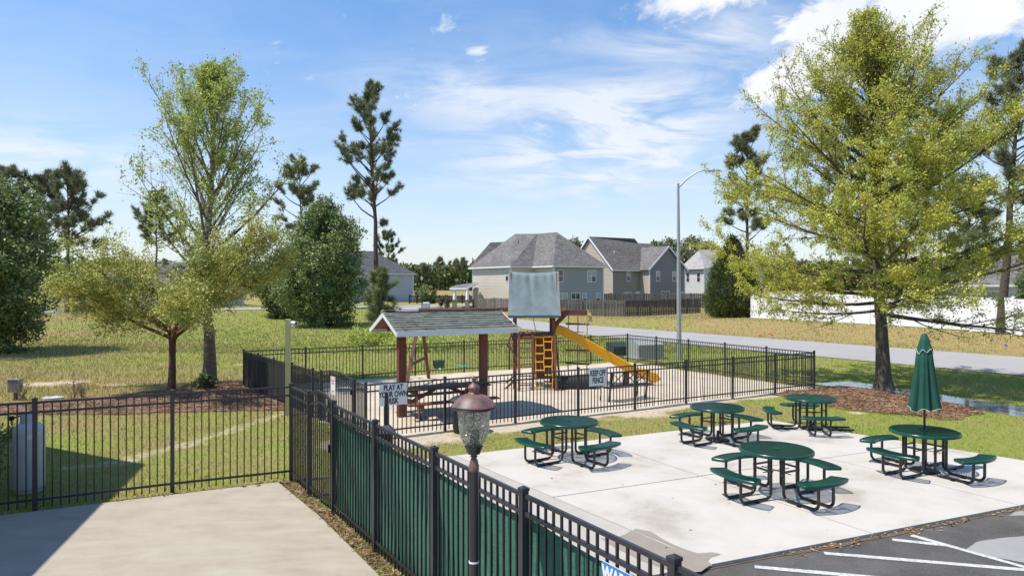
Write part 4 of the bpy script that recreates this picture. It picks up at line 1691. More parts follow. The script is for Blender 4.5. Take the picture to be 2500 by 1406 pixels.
def utility_box():
    p = g(38, 976)
    root = thing('control_box', 'weathered grey control box on a short post in the mulch bed', 'utility box', p)
    MB().box((0, 0, 0.16), (0.08, 0.08, 0.42)).build('post', M_OLDWOOD, root)
    MB().box((0, -0.03, 0.44), (0.36, 0.16, 0.40)).box((0, -0.03, 0.648), (0.39, 0.20, 0.02)).build('enclosure', M_POLE, root)
    MB().box((0, -0.112, 0.44), (0.32, 0.006, 0.36)).build('door', M_OLDWOOD, root)


utility_box()
mb = MB()
mb.prism([(0.32 * math.cos(a) * (1 + .1 * math.sin(3 * a)), 0.24 * math.sin(a)) for a in np.linspace(0, 2 * PI, 16)[:-1]], -0.04, 0.05)
p = g(128, 974)
tag(mb.build('valve_lid', M_PROPANE, None, False, (p.x, p.y, p.z + 0.01)), 'flat pale irrigation valve lid in the mulch bed', 'lid')


def camera_post():
    p = g(703, 1012)
    root = thing('wooden_post', 'tall pale yellow square timber post at the corner of the playground path', 'post', (p.x, p.y, 0))
    MB().box((0, 0, 1.28), (0.14, 0.14, 2.66)).build('timber', M_TREATED, root, rz=R(18))
    c = thing('security_camera', 'small white bullet camera fixed near the top of the timber post', 'camera', (p.x + 0.08, p.y, 2.50))
    MB().box((0.0, 0, 0.0), (0.04, 0.09, 0.12)).build('bracket', M_WHITE, c)
    MB().tube([(0.0, 0, 0.02), (0.06, -0.05, 0.015), (0.19, -0.16, 0.005)], [0.02, 0.042, 0.045], 14).build('housing', M_WHITE, c, True)
    MB().tube([(0.19, -0.16, 0.005), (0.205, -0.172, 0.003)], 0.034, 12).build('lens', M_RUBBER, c)
    MB().tube([(0.02, 0, -0.07), (0.11, -0.05, -0.09)], 0.03, 10).build('second_housing', M_WHITE, c, True)


camera_post()


def trash_can():
    p = g(1130, 1057)
    root = thing('trash_can', 'black ribbed trash can with a domed lid against the playground fence', 'trash can', (p.x, p.y + .1, 0.0))
    MB().lathe([(0.22, 0.0), (0.235, 0.02), (0.262, 0.72), (0.27, 0.73), (0.27, 0.75), (0.25, 0.75)], 40, wob=lambda a, z: 1 + 0.012 * math.cos(20 * a)).build('barrel', M_RUBBER, root, True)
    MB().lathe([(0.26, 0.745), (0.325, 0.75), (0.335, 0.775), (0.32, 0.79), (0.26, 0.84), (0.16, 0.875), (0.04, 0.885)], 36).build('lid', M_RUBBER, root, True)
    MB().box((0.265, 0, 0.62), (0.05, 0.14, 0.03)).box((-0.265, 0, 0.62), (0.05, 0.14, 0.03)).build('handle', M_RUBBER, root)


trash_can()


def park_bench():
    a = g(1490, 985)
    root = thing('park_bench', 'black metal park bench with crossed back panels inside the playground fence', 'bench', (a.x, a.y, 0.02), angB)
    # local x along the back, local +y towards the sand
    L = 1.42
    for x in (0.0, L):
        mb = MB()
        mb.bar((x, 0.06, 0.0), (x, 0.0, 0.45), 0.05, 0.045).bar((x, 0.0, 0.43), (x, -0.05, 0.92), 0.05, 0.045)
        mb.build('rear_leg', M_LAMPBLK, root)
        mb = MB()
        mb.tube([(x, 0.50, 0.0), (x, 0.46, 0.22), (x, 0.47, 0.42), (x, 0.50, 0.56), (x, 0.44, 0.63), (x, 0.28, 0.64), (x, -0.01, 0.62)], 0.02, 8)
        mb.build('armrest', M_LAMPBLK, root, True)
    for z in (0.90, 0.50):
        yy = -0.05 if z > .7 else -0.005
        MB().bar((0, yy, z), (L, yy, z), 0.03, 0.045).build('back_rail', M_LAMPBLK, root)
    for k in range(3):
        x0 = 0.06 + k * (L - 0.04) / 3
        x1 = x0 + (L - 0.12) / 3
        MB().bar((x0, -0.005, 0.52), (x1, -0.047, 0.88), 0.016, 0.022).bar((x0, -0.047, 0.88), (x1, -0.005, 0.52), 0.014, 0.02).build('cross_bars', M_LAMPBLK, root)
        MB().bar((x0, -0.005, 0.51), (x0, -0.047, 0.89), 0.02, 0.02).bar((x1, -0.005, 0.51), (x1, -0.047, 0.89), 0.02, 0.02).build('back_upright', M_LAMPBLK, root)
    for k in range(8):
        y = 0.03 + k * 0.058
        MB().box((L / 2, y, 0.43 - 0.008 * (k in (0, 7))), (L - 0.03, 0.042, 0.016)).build('slat', M_LAMPBLK, root)
    MB().bar((0.02, 0.0, 0.41), (0.02, 0.47, 0.41), 0.03, 0.03).bar((L - .02, 0.0, 0.41), (L - .02, 0.47, 0.41), 0.03, 0.03).build('seat_frame', M_LAMPBLK, root)


park_bench()


def street_light():
    root = thing('street_light', 'tall galvanised street light with a curved arm beyond the playground fence', 'street light', (8.08, 33.0, 0))
    MB().tube([(0, 0, 0), (-0.05, 0, 8.5)], [0.125, 0.058], 16).build('pole', M_POLE, root, True)
    pts = [(-0.04, 0, 8.30), (0.35, -0.1, 8.70), (0.75, -0.22, 8.99), (1.05, -0.3, 9.07), (1.35, -0.38, 9.05)]
    MB().tube(pts, [0.045, 0.04, 0.035, 0.03, 0.03], 10).build('arm', M_POLE, root, True)
    hd = MB().box((0, 0, 0), (0.60, 0.20, 0.06)).box((0.06, 0, -0.035), (0.42, 0.17, 0.03)).build('lamp_head', M_POLE, root, False, (1.55, -0.42, 9.05))
    hd.rotation_euler = (0, 0, R(-15))
    MB().tube([(0, 0, 0.03), (0, 0, 0.10)], 0.035, 10).build('photocell', M_POLE, hd)
    MB().tube([(0, 0, 0), (0, 0, 0.25)], 0.16, 16).build('base_cover', M_POLE, root)


street_light()


def transformer(label, x, y, w, dpt, h, m_, rz):
    root = thing('utility_cabinet', label, 'utility box', (x, y, 0), rz, 'pad-mounted utility cabinets by the street')
    prof = [(-dpt / 2, 0.06), (dpt / 2, 0.06), (dpt / 2, h), (0.0, h), (-dpt / 2 + 0.02, h * 0.72)]
    mb = MB()
    n = len(prof)
    V = [(-w / 2, y_, z_) for y_, z_ in prof] + [(w / 2, y_, z_) for y_, z_ in prof]
    Fq = [tuple(range(n)), tuple(reversed(range(n, 2 * n)))] + [(i, n + i, n + (i + 1) % n, (i + 1) % n) for i in range(n)]
    mb.add(V, Fq)
    mb.build('cabinet', m_, root)
    MB().box((0, 0, 0.03), (w + 0.2, dpt + 0.2, 0.08)).build('concrete_pad', M_STRIP, root)
    MB().box((0, -dpt / 2 - 0.004, h * 0.40), (w * 0.8, 0.012, h * 0.5)).build('hood_door', m_, root)


transformer('pale grey-green utility cabinet with sloped front by the street light', 6.55, 33.6, 1.45, 1.1, 0.98, M_XFMR, R(22))
transformer('low dark green utility cabinet next to the pale one', 5.35, 34.6, 0.9, 0.8, 0.72, M_XFMR_D, R(22))


def flag(px, py, m_, label, h=0.30):
    p = g(px, py)
    r = thing('marker_flag', label, 'flag', p)
    MB().tube([(0, 0, -0.02), (0, 0, h)], 0.006, 5).build('wire', M_POLE, r)
    MB().add([(0, 0, h), (0.16, 0.03, h - 0.01), (0.17, 0.0, h - 0.14), (0, 0.0, h - 0.13)], [(0, 1, 2, 3)]).build('pennant', m_, r)


flag(1853, 826, M_ORANGE, 'small orange utility marker flag in the far verge', 0.26)
flag(1882, 826, M_ORANGE, 'small orange utility marker flag beside its twin in the far verge', 0.30)
flag(2452, 850, M_FLAGBLUE, 'small blue utility marker flag in the verge below the white fence', 0.25)

# ------------------------------------------------------------------ covered picnic table in the sand
SH = Vector((-2.95, 18.2))
SHD = Vector((0.871, 0.491))
SH_ANG = math.atan2(SHD.y, SHD.x)


def shelter():
    root = thing('picnic_shelter', 'small gabled shelter with grey shingles, white fascia and red-brown posts', 'shelter', (SH.x, SH.y, 0), SH_ANG)
    for x in (0.0, 2.45):
        p = MB()
        for k in range(3):
            p.box((x, (k - 1) * 0.062, 1.25), (0.20, 0.058 if k != 1 else 0.05, 2.62))
        p.build('post', M_REDWOOD, root)
    x0, x1 = -0.50, 2.98
    W, zr, ze = 1.08, 2.86, 2.38
    for s in (-1, 1):
        mb = MB()
        mb.add([(x0, 0, zr - 0.03), (x1, 0, zr - 0.03), (x1, s * W, ze - 0.03), (x0, s * W, ze - 0.03),
                (x0, 0, zr - 0.055), (x1, 0, zr - 0.055), (x1, s * W, ze - 0.055), (x0, s * W, ze - 0.055)],
               [(0, 1, 2, 3), (4, 7, 6, 5), (0, 4, 5, 1), (2, 6, 7, 3), (1, 5, 6, 2), (0, 3, 7, 4)])
        deck = mb.build('roof_deck', M_REDWOOD2, root)
        # each shingle tab a piece of its own
        rows, sl = 9, math.hypot(W, zr - ze)
        rh = sl / rows
        dy, dz = s * W / sl, -(zr - ze) / sl
        ny, nz = s * (zr - ze) / sl, W / sl
        tabs = {}
        for wv in (0, 1, 2):
            w = (0.26, 0.30, 0.225)[wv]
            th = (0.010, 0.014, 0.018)[wv]
            V = []
            for (xx, tt, up) in ((0, -0.02, 0.002), (w, -0.02, 0.002), (w, rh + 0.012, 0.010 + th), (0, rh + 0.012, 0.010 + th), (w, rh + 0.012, 0.008), (0, rh + 0.012, 0.008), (0, -0.02, 0.0), (w, -0.02, 0.0)):
                V.append((xx - 0.002, dy * tt + ny * up, dz * tt + nz * up))
            mbb = MB().add(V, [(0, 1, 2, 3), (3, 2, 4, 5), (6, 5, 4, 7), (0, 3, 5, 6), (1, 7, 4, 2), (0, 6, 7, 1)])
            tabs[wv] = (w, mbb.mesh('shingle', M_SHINGLE))
        rnd = random.Random(4 + s)
        for r in range(rows):
            t = r * rh
            y, z = dy * t, zr - 0.028 + dz * t
            x = x0 - 0.03 - rnd.random() * 0.12
            while x < x1 + 0.02:
                wv = rnd.choice((0, 0, 1, 2))
                w, me = tabs[wv]
                xx = max(x, x0 - 0.03)
                if x + w <= x1 + 0.10:
                    link('shingle', me, root, (xx, y, z))
                x += w + 0.003
        # fascia, rakes
        MB().box(((x0 + x1) / 2, s * (W + 0.012), ze - 0.075), (x1 - x0 + 0.02, 0.022, 0.13)).build('fascia', M_WHITE, root)
        for x in (x0 - 0.012, x1 + 0.012):
            MB().bar((x, 0.0, zr - 0.095), (x, s * (W + 0.022), ze - 0.095), 0.022, 0.12).build('rake_board', M_WHITE, root)
        for k in range(5):
            xx = 0.0 + k * 2.45 / 4
            MB().bar((xx, s * 0.02, zr - 0.10), (xx, s * (W - 0.02), ze - 0.10), 0.038, 0.08).build('rafter', M_REDWOOD, root)
    MB().bar((x0 + 0.02, 0, zr + 0.012), (x1 - 0.02, 0, zr + 0.012), 0.16, 0.012).build('ridge_cap', M_SHINGLE, root)
    for x in (0.0, 2.45):
        MB().bar((x + 0.12, -0.85, 2.43), (x + 0.12, 0.85, 2.43), 0.045, 0.13).build('tie_beam', M_REDWOOD, root)
    MB().bar((0.0, 0, 2.68), (2.45, 0, 2.68), 0.045, 0.16).build('ridge_beam', M_REDWOOD, root)


shelter()


def wood_table():
    c = SH + SHD * 1.20
    root = thing('wooden_picnic_table', 'red-brown wooden picnic table with attached benches under the shelter', 'picnic table', (c.x, c.y, 0), SH_ANG)
    L = 2.62
    for k in range(5):
        y = (k - 2) * 0.152
        MB().box((0.02 * (k % 2), y, 0.755), (L, 0.145, 0.04)).build('top_plank', M_TOPWOOD_SHADE if k < 4 else M_REDWOOD, root)
    for s in (-1, 1):
        for k in range(2):
            MB().box((0, s * (0.66 + k * 0.145), 0.45), (L, 0.138, 0.04)).build('bench_plank', M_REDWOOD, root)
    for x in (-0.92, 0.92):
        MB().bar((x, -0.84, 0.395), (x, 0.84, 0.395), 0.04, 0.13).build('bench_support', M_REDWOOD, root)
        MB().bar((x + 0.042, -0.36, 0.675), (x + 0.042, 0.36, 0.675), 0.04, 0.11).build('top_support', M_REDWOOD, root)
        for s in (-1, 1):
            MB().bar((x + 0.005, s * 0.27, 0.73), (x + 0.005, s * 0.66, 0.0), 0.038, 0.11, (0, 1, 0)).build('leg', M_REDWOOD, root)
        MB().bar((x, 0.0, 0.40), (x * 0.25, 0.0, 0.70), 0.04, 0.09).build('brace', M_REDWOOD, root)


wood_table()


# ------------------------------------------------------------------ play tower, swings, slide
PT = Vector((0.76, 24.0))


def playset():
    root = thing('play_tower', 'red-brown timber play tower with grey canopy, yellow slide and swing beam', 'playset', (PT.x, PT.y, 0.0))
    hx, hy = 0.66, 0.62
    # main posts
    for sx in (-1, 1):
        for sy in (-1, 1):
            MB().box((sx * hx, sy * hy, 1.32), (0.13, 0.09, 2.72)).build('post', M_REDWOOD, root)
            MB().bar((sx * hx, sy * hy, 0.32), (sx * (hx + 0.34), sy * (hy + 0.06), 0.0), 0.08, 0.06).build('foot_brace', M_REDWOOD2, root)
    # deck of planks
    for k in range(9):
        y = -0.66 + k * 0.165
        MB().box((0, y, 1.86), (1.42, 0.15, 0.04)).build('deck_plank', M_REDWOOD2, root)
    for sy in (-1, 1):
        MB().box((0, sy * 0.70, 1.79), (1.5, 0.045, 0.14)).build('deck_beam', M_REDWOOD, root)
        MB().box((0, sy * (hy + 0.05), 2.62), (1.72, 0.05, 0.14)).build('top_beam', M_REDWOOD, root)
    for sx in (-1, 1):
        MB().box((sx * (hx + 0.09), 0, 1.78), (0.045, 1.36, 0.14)).build('deck_beam', M_REDWOOD, root)
        MB().box((sx * (hx + 0.08), 0, 2.60), (0.045, 1.50, 0.14)).build('top_beam', M_REDWOOD, root)
        # gable end boards carrying the canopy
        for sy in (-1, 1):
            MB().bar((sx * 0.80, sy * 0.80, 2.50), (sx * 0.80, sy * 0.03, 3.98), 0.05, 0.12, (0, 1, 0)).build('canopy_rafter', M_REDWOOD, root)
        mb = MB()
        mb.add([(sx * 0.77, -0.66, 2.62), (sx * 0.77, 0.66, 2.62), (sx * 0.77, 0.05, 3.84), (sx * 0.77, -0.05, 3.84),
                (sx * 0.755, -0.66, 2.62), (sx * 0.755, 0.66, 2.62), (sx * 0.755, 0.05, 3.84), (sx * 0.755, -0.05, 3.84)],
               [(0, 1, 2, 3), (7, 6, 5, 4), (0, 4, 5, 1), (1, 5, 6, 2), (2, 6, 7, 3), (3, 7, 4, 0)])
        if sx > 0:
            mb.build('gable_panel', M_REDWOOD, root)
    # canopy cloth
    nx, nz = 56, 22
    V, Fq = [], []
    for i in range(nx + 1):
        for k in range(2 * nz + 1):
            u = i / nx
            x = -0.86 + 1.72 * u
            t = k / nz
            s = -1 if t < 1 else 1
            tt = 1 - abs(t - 1)             # 1 at the ridge
            wr = 0.030 * abs(math.sin(u * 13 + 0.9 * tt)) * tt ** 0.6 + 0.020 * math.sin(u * 37 + 2 * tt) * tt ** 2 + 0.03 * (math.sin(u * 7.5) * (1 - tt))
            y = s * (0.03 + (1 - tt) * 0.86) + s * wr
            z = 2.52 + 1.52 * tt - 0.05 * math.sin(PI * u) * tt - 0.05 * math.sin(PI * tt) * math.sin(PI * u)
            flare = 1 + 0.04 * (1 - tt)
            V.append((x * flare, y, z))
    w = 2 * nz + 1
    for i in range(nx):
        for k in range(2 * nz):
            q = i * w + k
            Fq.append((q, q + w, q + w + 1, q + 1))
    c = link('canopy', np_mesh('canopy', V, Fq, M_CANVAS, True), root)
    for s in (-1, 1):
        MB().bar((-0.90, s * 0.892, 2.49), (0.90, s * 0.892, 2.49), 0.03, 0.09).build('canopy_hem', M_CANVAS_D, c)
    # ladder on the left of the front
    for x in (-0.52, -0.06):
        MB().bar((x, -1.12, 0.0), (x, -0.78, 1.98), 0.085, 0.06, (0, 1, 0)).build('ladder_rail', M_REDWOOD2, root)
    for k in range(6):
        t = (0.20 + k * 0.305) / 1.98
        y = -1.12 + 0.34 * t
        MB().tube([(-0.52, y, 1.98 * t), (-0.06, y, 1.98 * t)], 0.022, 8).build('rung', M_REDWOOD2, root, True)
    MB().bar((0.72, -1.12, 0.0), (0.68, -0.78, 1.95), 0.075, 0.06, (0, 1, 0)).build('ladder_rail', M_REDWOOD2, root)
    # yellow cargo net
    for x in (0.03, 0.32, 0.60):
        MB().tube([(x + 0.012 * math.sin(z * 9 + x * 7), -1.14 + 0.36 * z / 1.86, z) for z in np.linspace(0.02, 1.84, 15)], 0.016, 6).build('net_rope', M_YROPE, root, True)
    for k in range(7):
        z = 0.14 + k * 0.275
        y = lambda zz: -1.14 + 0.36 * zz / 1.86
        MB().tube([(0.03, y(z), z), (0.32, y(z), z)], 0.021, 8).build('net_rung', M_YELLOW, root, True)
        z2 = z + 0.12
        if z2 < 1.84:
            MB().tube([(0.32, y(z2), z2), (0.60, y(z2), z2)], 0.021, 8).build('net_rung', M_YELLOW, root, True)
    MB().tube([(-0.40, -0.765, 1.80), (0.62, -0.765, 1.80)], 0.022, 8).build('grab_bar', M_YELLOW, root, True)
    # wall of boards under the deck
    for k in range(5):
        x = 0.02 + k * 0.145
        MB().box((x, -0.10, 1.02), (0.14, 0.03, 1.48)).build('wall_board', M_REDWOOD, root)
    for k in range(4):
        y = -0.40 + k * 0.20
        MB().bar((0.80 + 0.10, y, 0.30), (0.76, y * 0.95, 1.74), 0.03, 0.185, (0, 1, 0)).build('side_board', M_REDWOOD, root)
    # upper left railing pieces
    MB().bar((-0.92, -0.74, 1.45), (-0.70, -0.70, 2.15), 0.06, 0.12, (0, 1, 0)).build('grip_board', M_REDWOOD, root)
    MB().bar((-0.86, -0.78, 1.55), (-0.60, -0.86, 1.0), 0.05, 0.10, (0, 1, 0)).build('grip_board', M_REDWOOD2, root)
    MB().bar((0.78, -0.80, 1.60), (0.62, -0.90, 1.05), 0.05, 0.09, (0, 1, 0)).build('grip_board', M_REDWOOD2, root)
    MB().tube([(-0.02, 0.0, 2.55), (0.02, -0.05, 2.2), (0.10, -0.1, 1.88)], 0.012, 6).build('hanging_rope', M_REDWOOD2, root)
    # arm with rope ladder
    for y, x1 in ((-0.34, 1.92), (0.34, 2.02)):
        MB().bar((0.70, y, 2.60), (x1, y, 2.60), 0.045, 0.14).build('arm_beam', M_REDWOOD, root)
        MB().bar((0.72, y, 2.12), (1.12, y, 2.54), 0.04, 0.09).build('arm_brace', M_REDWOOD, root)
    MB().bar((1.90, -0.34, 2.60), (1.90, 0.34, 2.60), 0.045, 0.10).build('arm_crossbar', M_REDWOOD, root)
    for j, x in enumerate((1.22, 1.55, 1.87)):
        pts = [(x + 0.010 * math.sin(z * 6 + j), -0.02 * j, z) for z in np.linspace(2.62, 0.12, 18)]
        MB().tube(pts, 0.023, 6).build('ladder_rope', M_ROPE, root, True)
        for z in (2.18, 1.70, 1.27, 0.80):
            MB().lathe([(0.005, z - 0.03), (0.03, z - 0.012), (0.03, z + 0.012), (0.005, z + 0.03)], 8, (x, -0.02 * j, 0)).build('rope_knot', M_ROPE, root, True)
    for k, z in enumerate((2.20, 1.72, 1.28, 0.80, 0.36)):
        MB().tube([(1.12, 0.0, z + 0.03 * (k % 2)), (1.96, -0.04, z - 0.015)], 0.032, 8).build('ladder_rung', M_REDWOOD2, root, True)
    MB().tube([(1.26, 0, 1.92), (1.86, -.03, 1.90)], 0.016, 6).build('ladder_rung', M_YELLOW, root, True)
    mb = MB()
    for k in range(9):
        a = k * 0.7
        mb.tube([(1.88 + 0.03 * math.cos(a), -0.36 - 0.03 * math.sin(a), 2.70), (1.93 + 0.06 * math.cos(a), -0.40 + 0.05 * math.sin(a), 2.50), (1.93 + 0.07 * math.cos(a * 1.7), -0.38, 2.28 + 0.03 * (k % 3))], 0.013, 5)
    mb.build('rope_tassel', M_ROPE, root)
    MB().lathe([(0.01, 2.66), (0.08, 2.68), (0.10, 2.73), (0.08, 2.78), (0.01, 2.80)], 14, (0.98, -0.34, 0)).build('yellow_knob', M_YELLOW, root, True)
    # slide
    prof = [(-0.31, 0.25), (-0.28, 0.28), (-0.25, 0.25), (-0.235, 0.02), (0.235, 0.02), (0.25, 0.25), (0.28, 0.28), (0.31, 0.25), (0.305, -0.04), (-0.305, -0.04)]
    path = [(0.72, 0.10, 1.93), (0.98, 0.12, 1.84), (1.6, 0.17, 1.50), (2.3, 0.23, 1.10), (3.0, 0.29, 0.70), (3.45, 0.33, 0.45), (3.78, 0.36, 0.31), (4.05, 0.38, 0.26), (4.18, 0.39, 0.22), (4.22, 0.395, 0.12)]
    V, Fq = [], []
    for i, p in enumerate(path):
        a = Vector(path[max(0, i - 1)])
        b = Vector(path[min(len(path) - 1, i + 1)])
        tt = (b - a).normalized()
        side_ = Vector((-tt.y, tt.x, 0)).normalized()
        up_ = tt.cross(side_)
        if up_.z < 0:
            up_ = -up_
        for (u, v) in prof:
            V.append(Vector(p) + side_ * u + up_ * v)
    n = len(prof)
    Fy, Fb = [], []
    for i in range(len(path) - 1):
        for k in range(n):
            k2 = (k + 1) % n
            q = (i * n + k, (i + 1) * n + k, (i + 1) * n + k2, i * n + k2)
            (Fb if k == 3 and i < len(path) - 4 else Fy).append(q)
    Fy.append(tuple(range((len(path) - 1) * n, len(path) * n)))
    MB().add(V, Fy).build('slide', M_YELLOW, root, True)
    sl = [o for o in root.children if o.name.startswith('slide')][-1]
    MB().add(V, Fb).build('slide_bed', M_REDWOOD, sl)
    MB().box((3.30, 0.32, 0.24), (0.12, 0.4, 0.44)).build('slide_support', M_REDWOOD, root)
    # swing beam and A-frame
    MB().bar((-0.55, 0.05, 2.70), (-4.12, 0.62, 2.66), 0.09, 0.15).build('swing_beam', M_REDWOOD, root)
    ap = (-4.05, 0.62, 2.62)
    MB().bar(ap, (-4.40, -0.62, 0.0), 0.09, 0.11, (1, 0, 0)).build('frame_leg', M_REDWOOD2, root)
    MB().bar(ap, (-3.92, 1.95, 0.0), 0.09, 0.11, (1, 0, 0)).build('frame_leg', M_REDWOOD2, root)
    MB().bar((-4.29, -0.24, 0.80), (-3.97, 1.52, 0.88), 0.05, 0.12).build('frame_brace', M_REDWOOD2, root)
    return root


playset()


def swing(name, label, lx, seat_z, kind):
    t = (-0.55 - lx) / 3.57
    by = 0.05 + 0.57 * t
    x, y = PT.x + lx, PT.y + by
    root = thing(name, label, 'swing', (x, y, seat_z), 0)
    top = 2.60 - seat_z
    for s in (-1, 1):
        MB().tube([(s * 0.24, 0, top), (s * 0.22, 0, 0.10)], 0.006, 5).build('chain', M_POLE, root)
    if kind == 'strap':
        pts = [(0.24 * math.cos(a), 0, 0.10 - 0.13 * math.sin(a)) for a in np.linspace(0, PI, 11)]
        mb = MB()
        V, Fq = [], []
        for p in pts:
            for yy, dz in ((-0.075, 0), (0.075, 0), (0.075, 0.016), (-0.075, 0.016)):
                V.append((p[0], yy, p[2] + dz))
        for i in range(len(pts) - 1):
            for k in range(4):
                Fq.append((i * 4 + k, i * 4 + (k + 1) % 4, (i + 1) * 4 + (k + 1) % 4, (i + 1) * 4 + k))
        mb.add(V, Fq).build('seat', mat('swing_teal', (0.02, 0.42, 0.34), 0.5), root)
    else:
        MB().lathe([(0.10, -0.16), (0.17, -0.13), (0.19, 0.0), (0.215, 0.13), (0.20, 0.14), (0.175, 0.0), (0.15, -0.10), (0.01, -0.12)], 20,
                   wob=lambda a, z: 1 + 0.08 * math.cos(2 * a)).build('bucket_seat', mat('bucket_green', (0.012, 0.055, 0.045), 0.45), root, True)
        MB().box((0.05, -0.17, -0.14), (0.08, 0.03, 0.05)).build('buckle', M_GALV, root)


swing('bucket_swing', 'dark green toddler bucket swing hanging from the timber beam', -3.38, 0.72, 'bucket')
swing('strap_swing', 'teal strap swing hanging next to the bucket swing', -2.52, 0.70, 'strap')
# black drainage-pipe tunnel lying by the tower
r0 = thing('play_tunnel', 'black ribbed plastic tunnel half sunk in the sand beside the tower', 'tunnel', (PT.x + 1.36, PT.y - 0.62, 0.0), R(3))
mbt = MB()
pr, n = [], 24
V, Fq = [], []
xs = np.linspace(-0.72, 0.72, 31)
for i, x in enumerate(xs):
    rr_ = 0.27 + 0.010 * (i % 2)
    for k in range(n):
        a = 2 * PI * k / n
        V.append((x, rr_ * math.cos(a), 0.20 + rr_ * math.sin(a)))
for i in range(len(xs) - 1):
    for k in range(n):
        Fq.append((i * n + k, i * n + (k + 1) % n, (i + 1) * n + (k + 1) % n, (i + 1) * n + k))
o_ = len(V)
for i, x in enumerate((xs[0], xs[-1])):
    for k in range(n):
        a = 2 * PI * k / n
        V.append((x, 0.24 * math.cos(a), 0.20 + 0.24 * math.sin(a)))
for k in range(n):
    Fq.append((o_ + k, o_ + (k + 1) % n, o_ + n + (k + 1) % n, o_ + n + k))
    Fq.append((k, (k + 1) % n, o_ + (k + 1) % n, o_ + k))
    Fq.append(((len(xs) - 1) * n + k, (len(xs) - 1) * n + (k + 1) % n, o_ + n + (k + 1) % n, o_ + n + k))
mbt.add(V, Fq)
mbt.build('pipe', M_RUBBER, r0, True)
for x_ in (-0.66, 0.66):
    mbc = MB()
    mbc.tube([(x_, 0.285 * math.cos(a), 0.20 + 0.285 * math.sin(a)) for a in np.linspace(0, 2 * PI, 25)], 0.022, 6, False)
    mbc.build('end_collar', M_RUBBER, r0, True)


# ------------------------------------------------------------------ houses
def inward(poly):
    a = sum(poly[i][0] * poly[(i + 1) % len(poly)][1] - poly[(i + 1) % len(poly)][0] * poly[i][1] for i in range(len(poly)))
    return 1 if a > 0 else -1


def offset_poly(poly, d):
    s = inward(poly)
    n = len(poly)
    out = []
    for i in range(n):
        p0, p1, p2 = Vector(poly[i - 1]), Vector(poly[i]), Vector(poly[(i + 1) % n])
        d1, d2 = (p1 - p0).normalized(), (p2 - p1).normalized()
        n1, n2 = Vector((d1.y, -d1.x)) * s, Vector((d2.y, -d2.x)) * s
        b = (n1 + n2)
        b = b / max(0.35, b.length_squared) * 2
        out.append(tuple(p1 + b * d))
    return out


def lap_wall(root, a, b, z0, z1, m_, out_n, peak=None, pitch=0.20, name='wall'):
    """wall of lapped siding boards between two corners; peak = (fraction, height) for a gable"""
    a, b = Vector(a), Vector(b)
    mb = MB()
    z = z0
    top = z1 if peak is None else peak[1]
    while z < top - 0.001:
        zz = min(z + pitch, top)

        def rng(h):
            if h <= z1 or peak is None:
                return 0.0, 1.0
            f = (h - z1) / (peak[1] - z1)
            return peak[0] * f, 1 - (1 - peak[0]) * f
        l0, r0_ = rng(z)
        l1, r1 = rng(zz)
        o0, o1 = out_n * 0.022, out_n * 0.002
        P = [a.lerp(b, l0) + o0, a.lerp(b, r0_) + o0, a.lerp(b, r1) + o1, a.lerp(b, l1) + o1]
        V = [(P[0].x, P[0].y, z), (P[1].x, P[1].y, z), (P[2].x, P[2].y, zz), (P[3].x, P[3].y, zz)]
        q0, q1 = a.lerp(b, l0), a.lerp(b, r0_)
        V += [(q0.x, q0.y, z), (q1.x, q1.y, z)]
        mb.add(V, [(0, 1, 2, 3), (4, 5, 1, 0)])
        z = zz
    return mb.build(name, m_, root)


def window(root, a, b, t, zc, w, h, out_n, cols=1, blind=True):
    a, b = Vector(a), Vector(b)
    d = (b - a).normalized()
    c = a + d * t + out_n * 0.03
    M = Matrix(((d.x, out_n.x, 0), (d.y, out_n.y, 0), (0, 0, 1)))
    mb = MB()
    fw = 0.07

    def bx(x, z, sx, sz, dep=0.05):
        p = M @ Vector((x, 0.0, z))
        mb.box((c.x + p.x, c.y + p.y, zc + p.z), (sx, dep, sz), M)
    bx(0, h / 2, w + fw * 2, fw)
    bx(0, -h / 2, w + fw * 2, fw * 1.2)
    for k in range(cols + 1):
        bx(-w / 2 + w * k / cols, 0, fw, h)
    bx(0, 0.0, w, 0.05)
    win = mb.build('window', M_FRAME, root)
    for k in range(cols):
        for part, (zz, hh, mm) in enumerate(((h * 0.25, h * 0.5, M_BLIND if blind else M_GLASSDARK), (-h * 0.25, h * 0.5, M_GLASSDARK if (k + cols) % 2 else M_BLIND))):
            x = -w / 2 + w * (k + .5) / cols
            p = M @ Vector((x, -0.012, zz))
            MB().box((c.x + p.x, c.y + p.y, zc + p.z), (w / cols - fw * 0.4, 0.02, hh - 0.03), M).build('pane', mm, win)
    return win


def outward(poly, i):
    s = inward(poly)
    d = (Vector(poly[(i + 1) % len(poly)]) - Vector(poly[i])).normalized()
    return Vector((d.y, -d.x)) * s


def corner_trim(root, p, z0, z1):
    MB().box((p[0], p[1], (z0 + z1) / 2), (0.16, 0.16, z1 - z0)).build('corner_trim', M_FRAME, root, False)


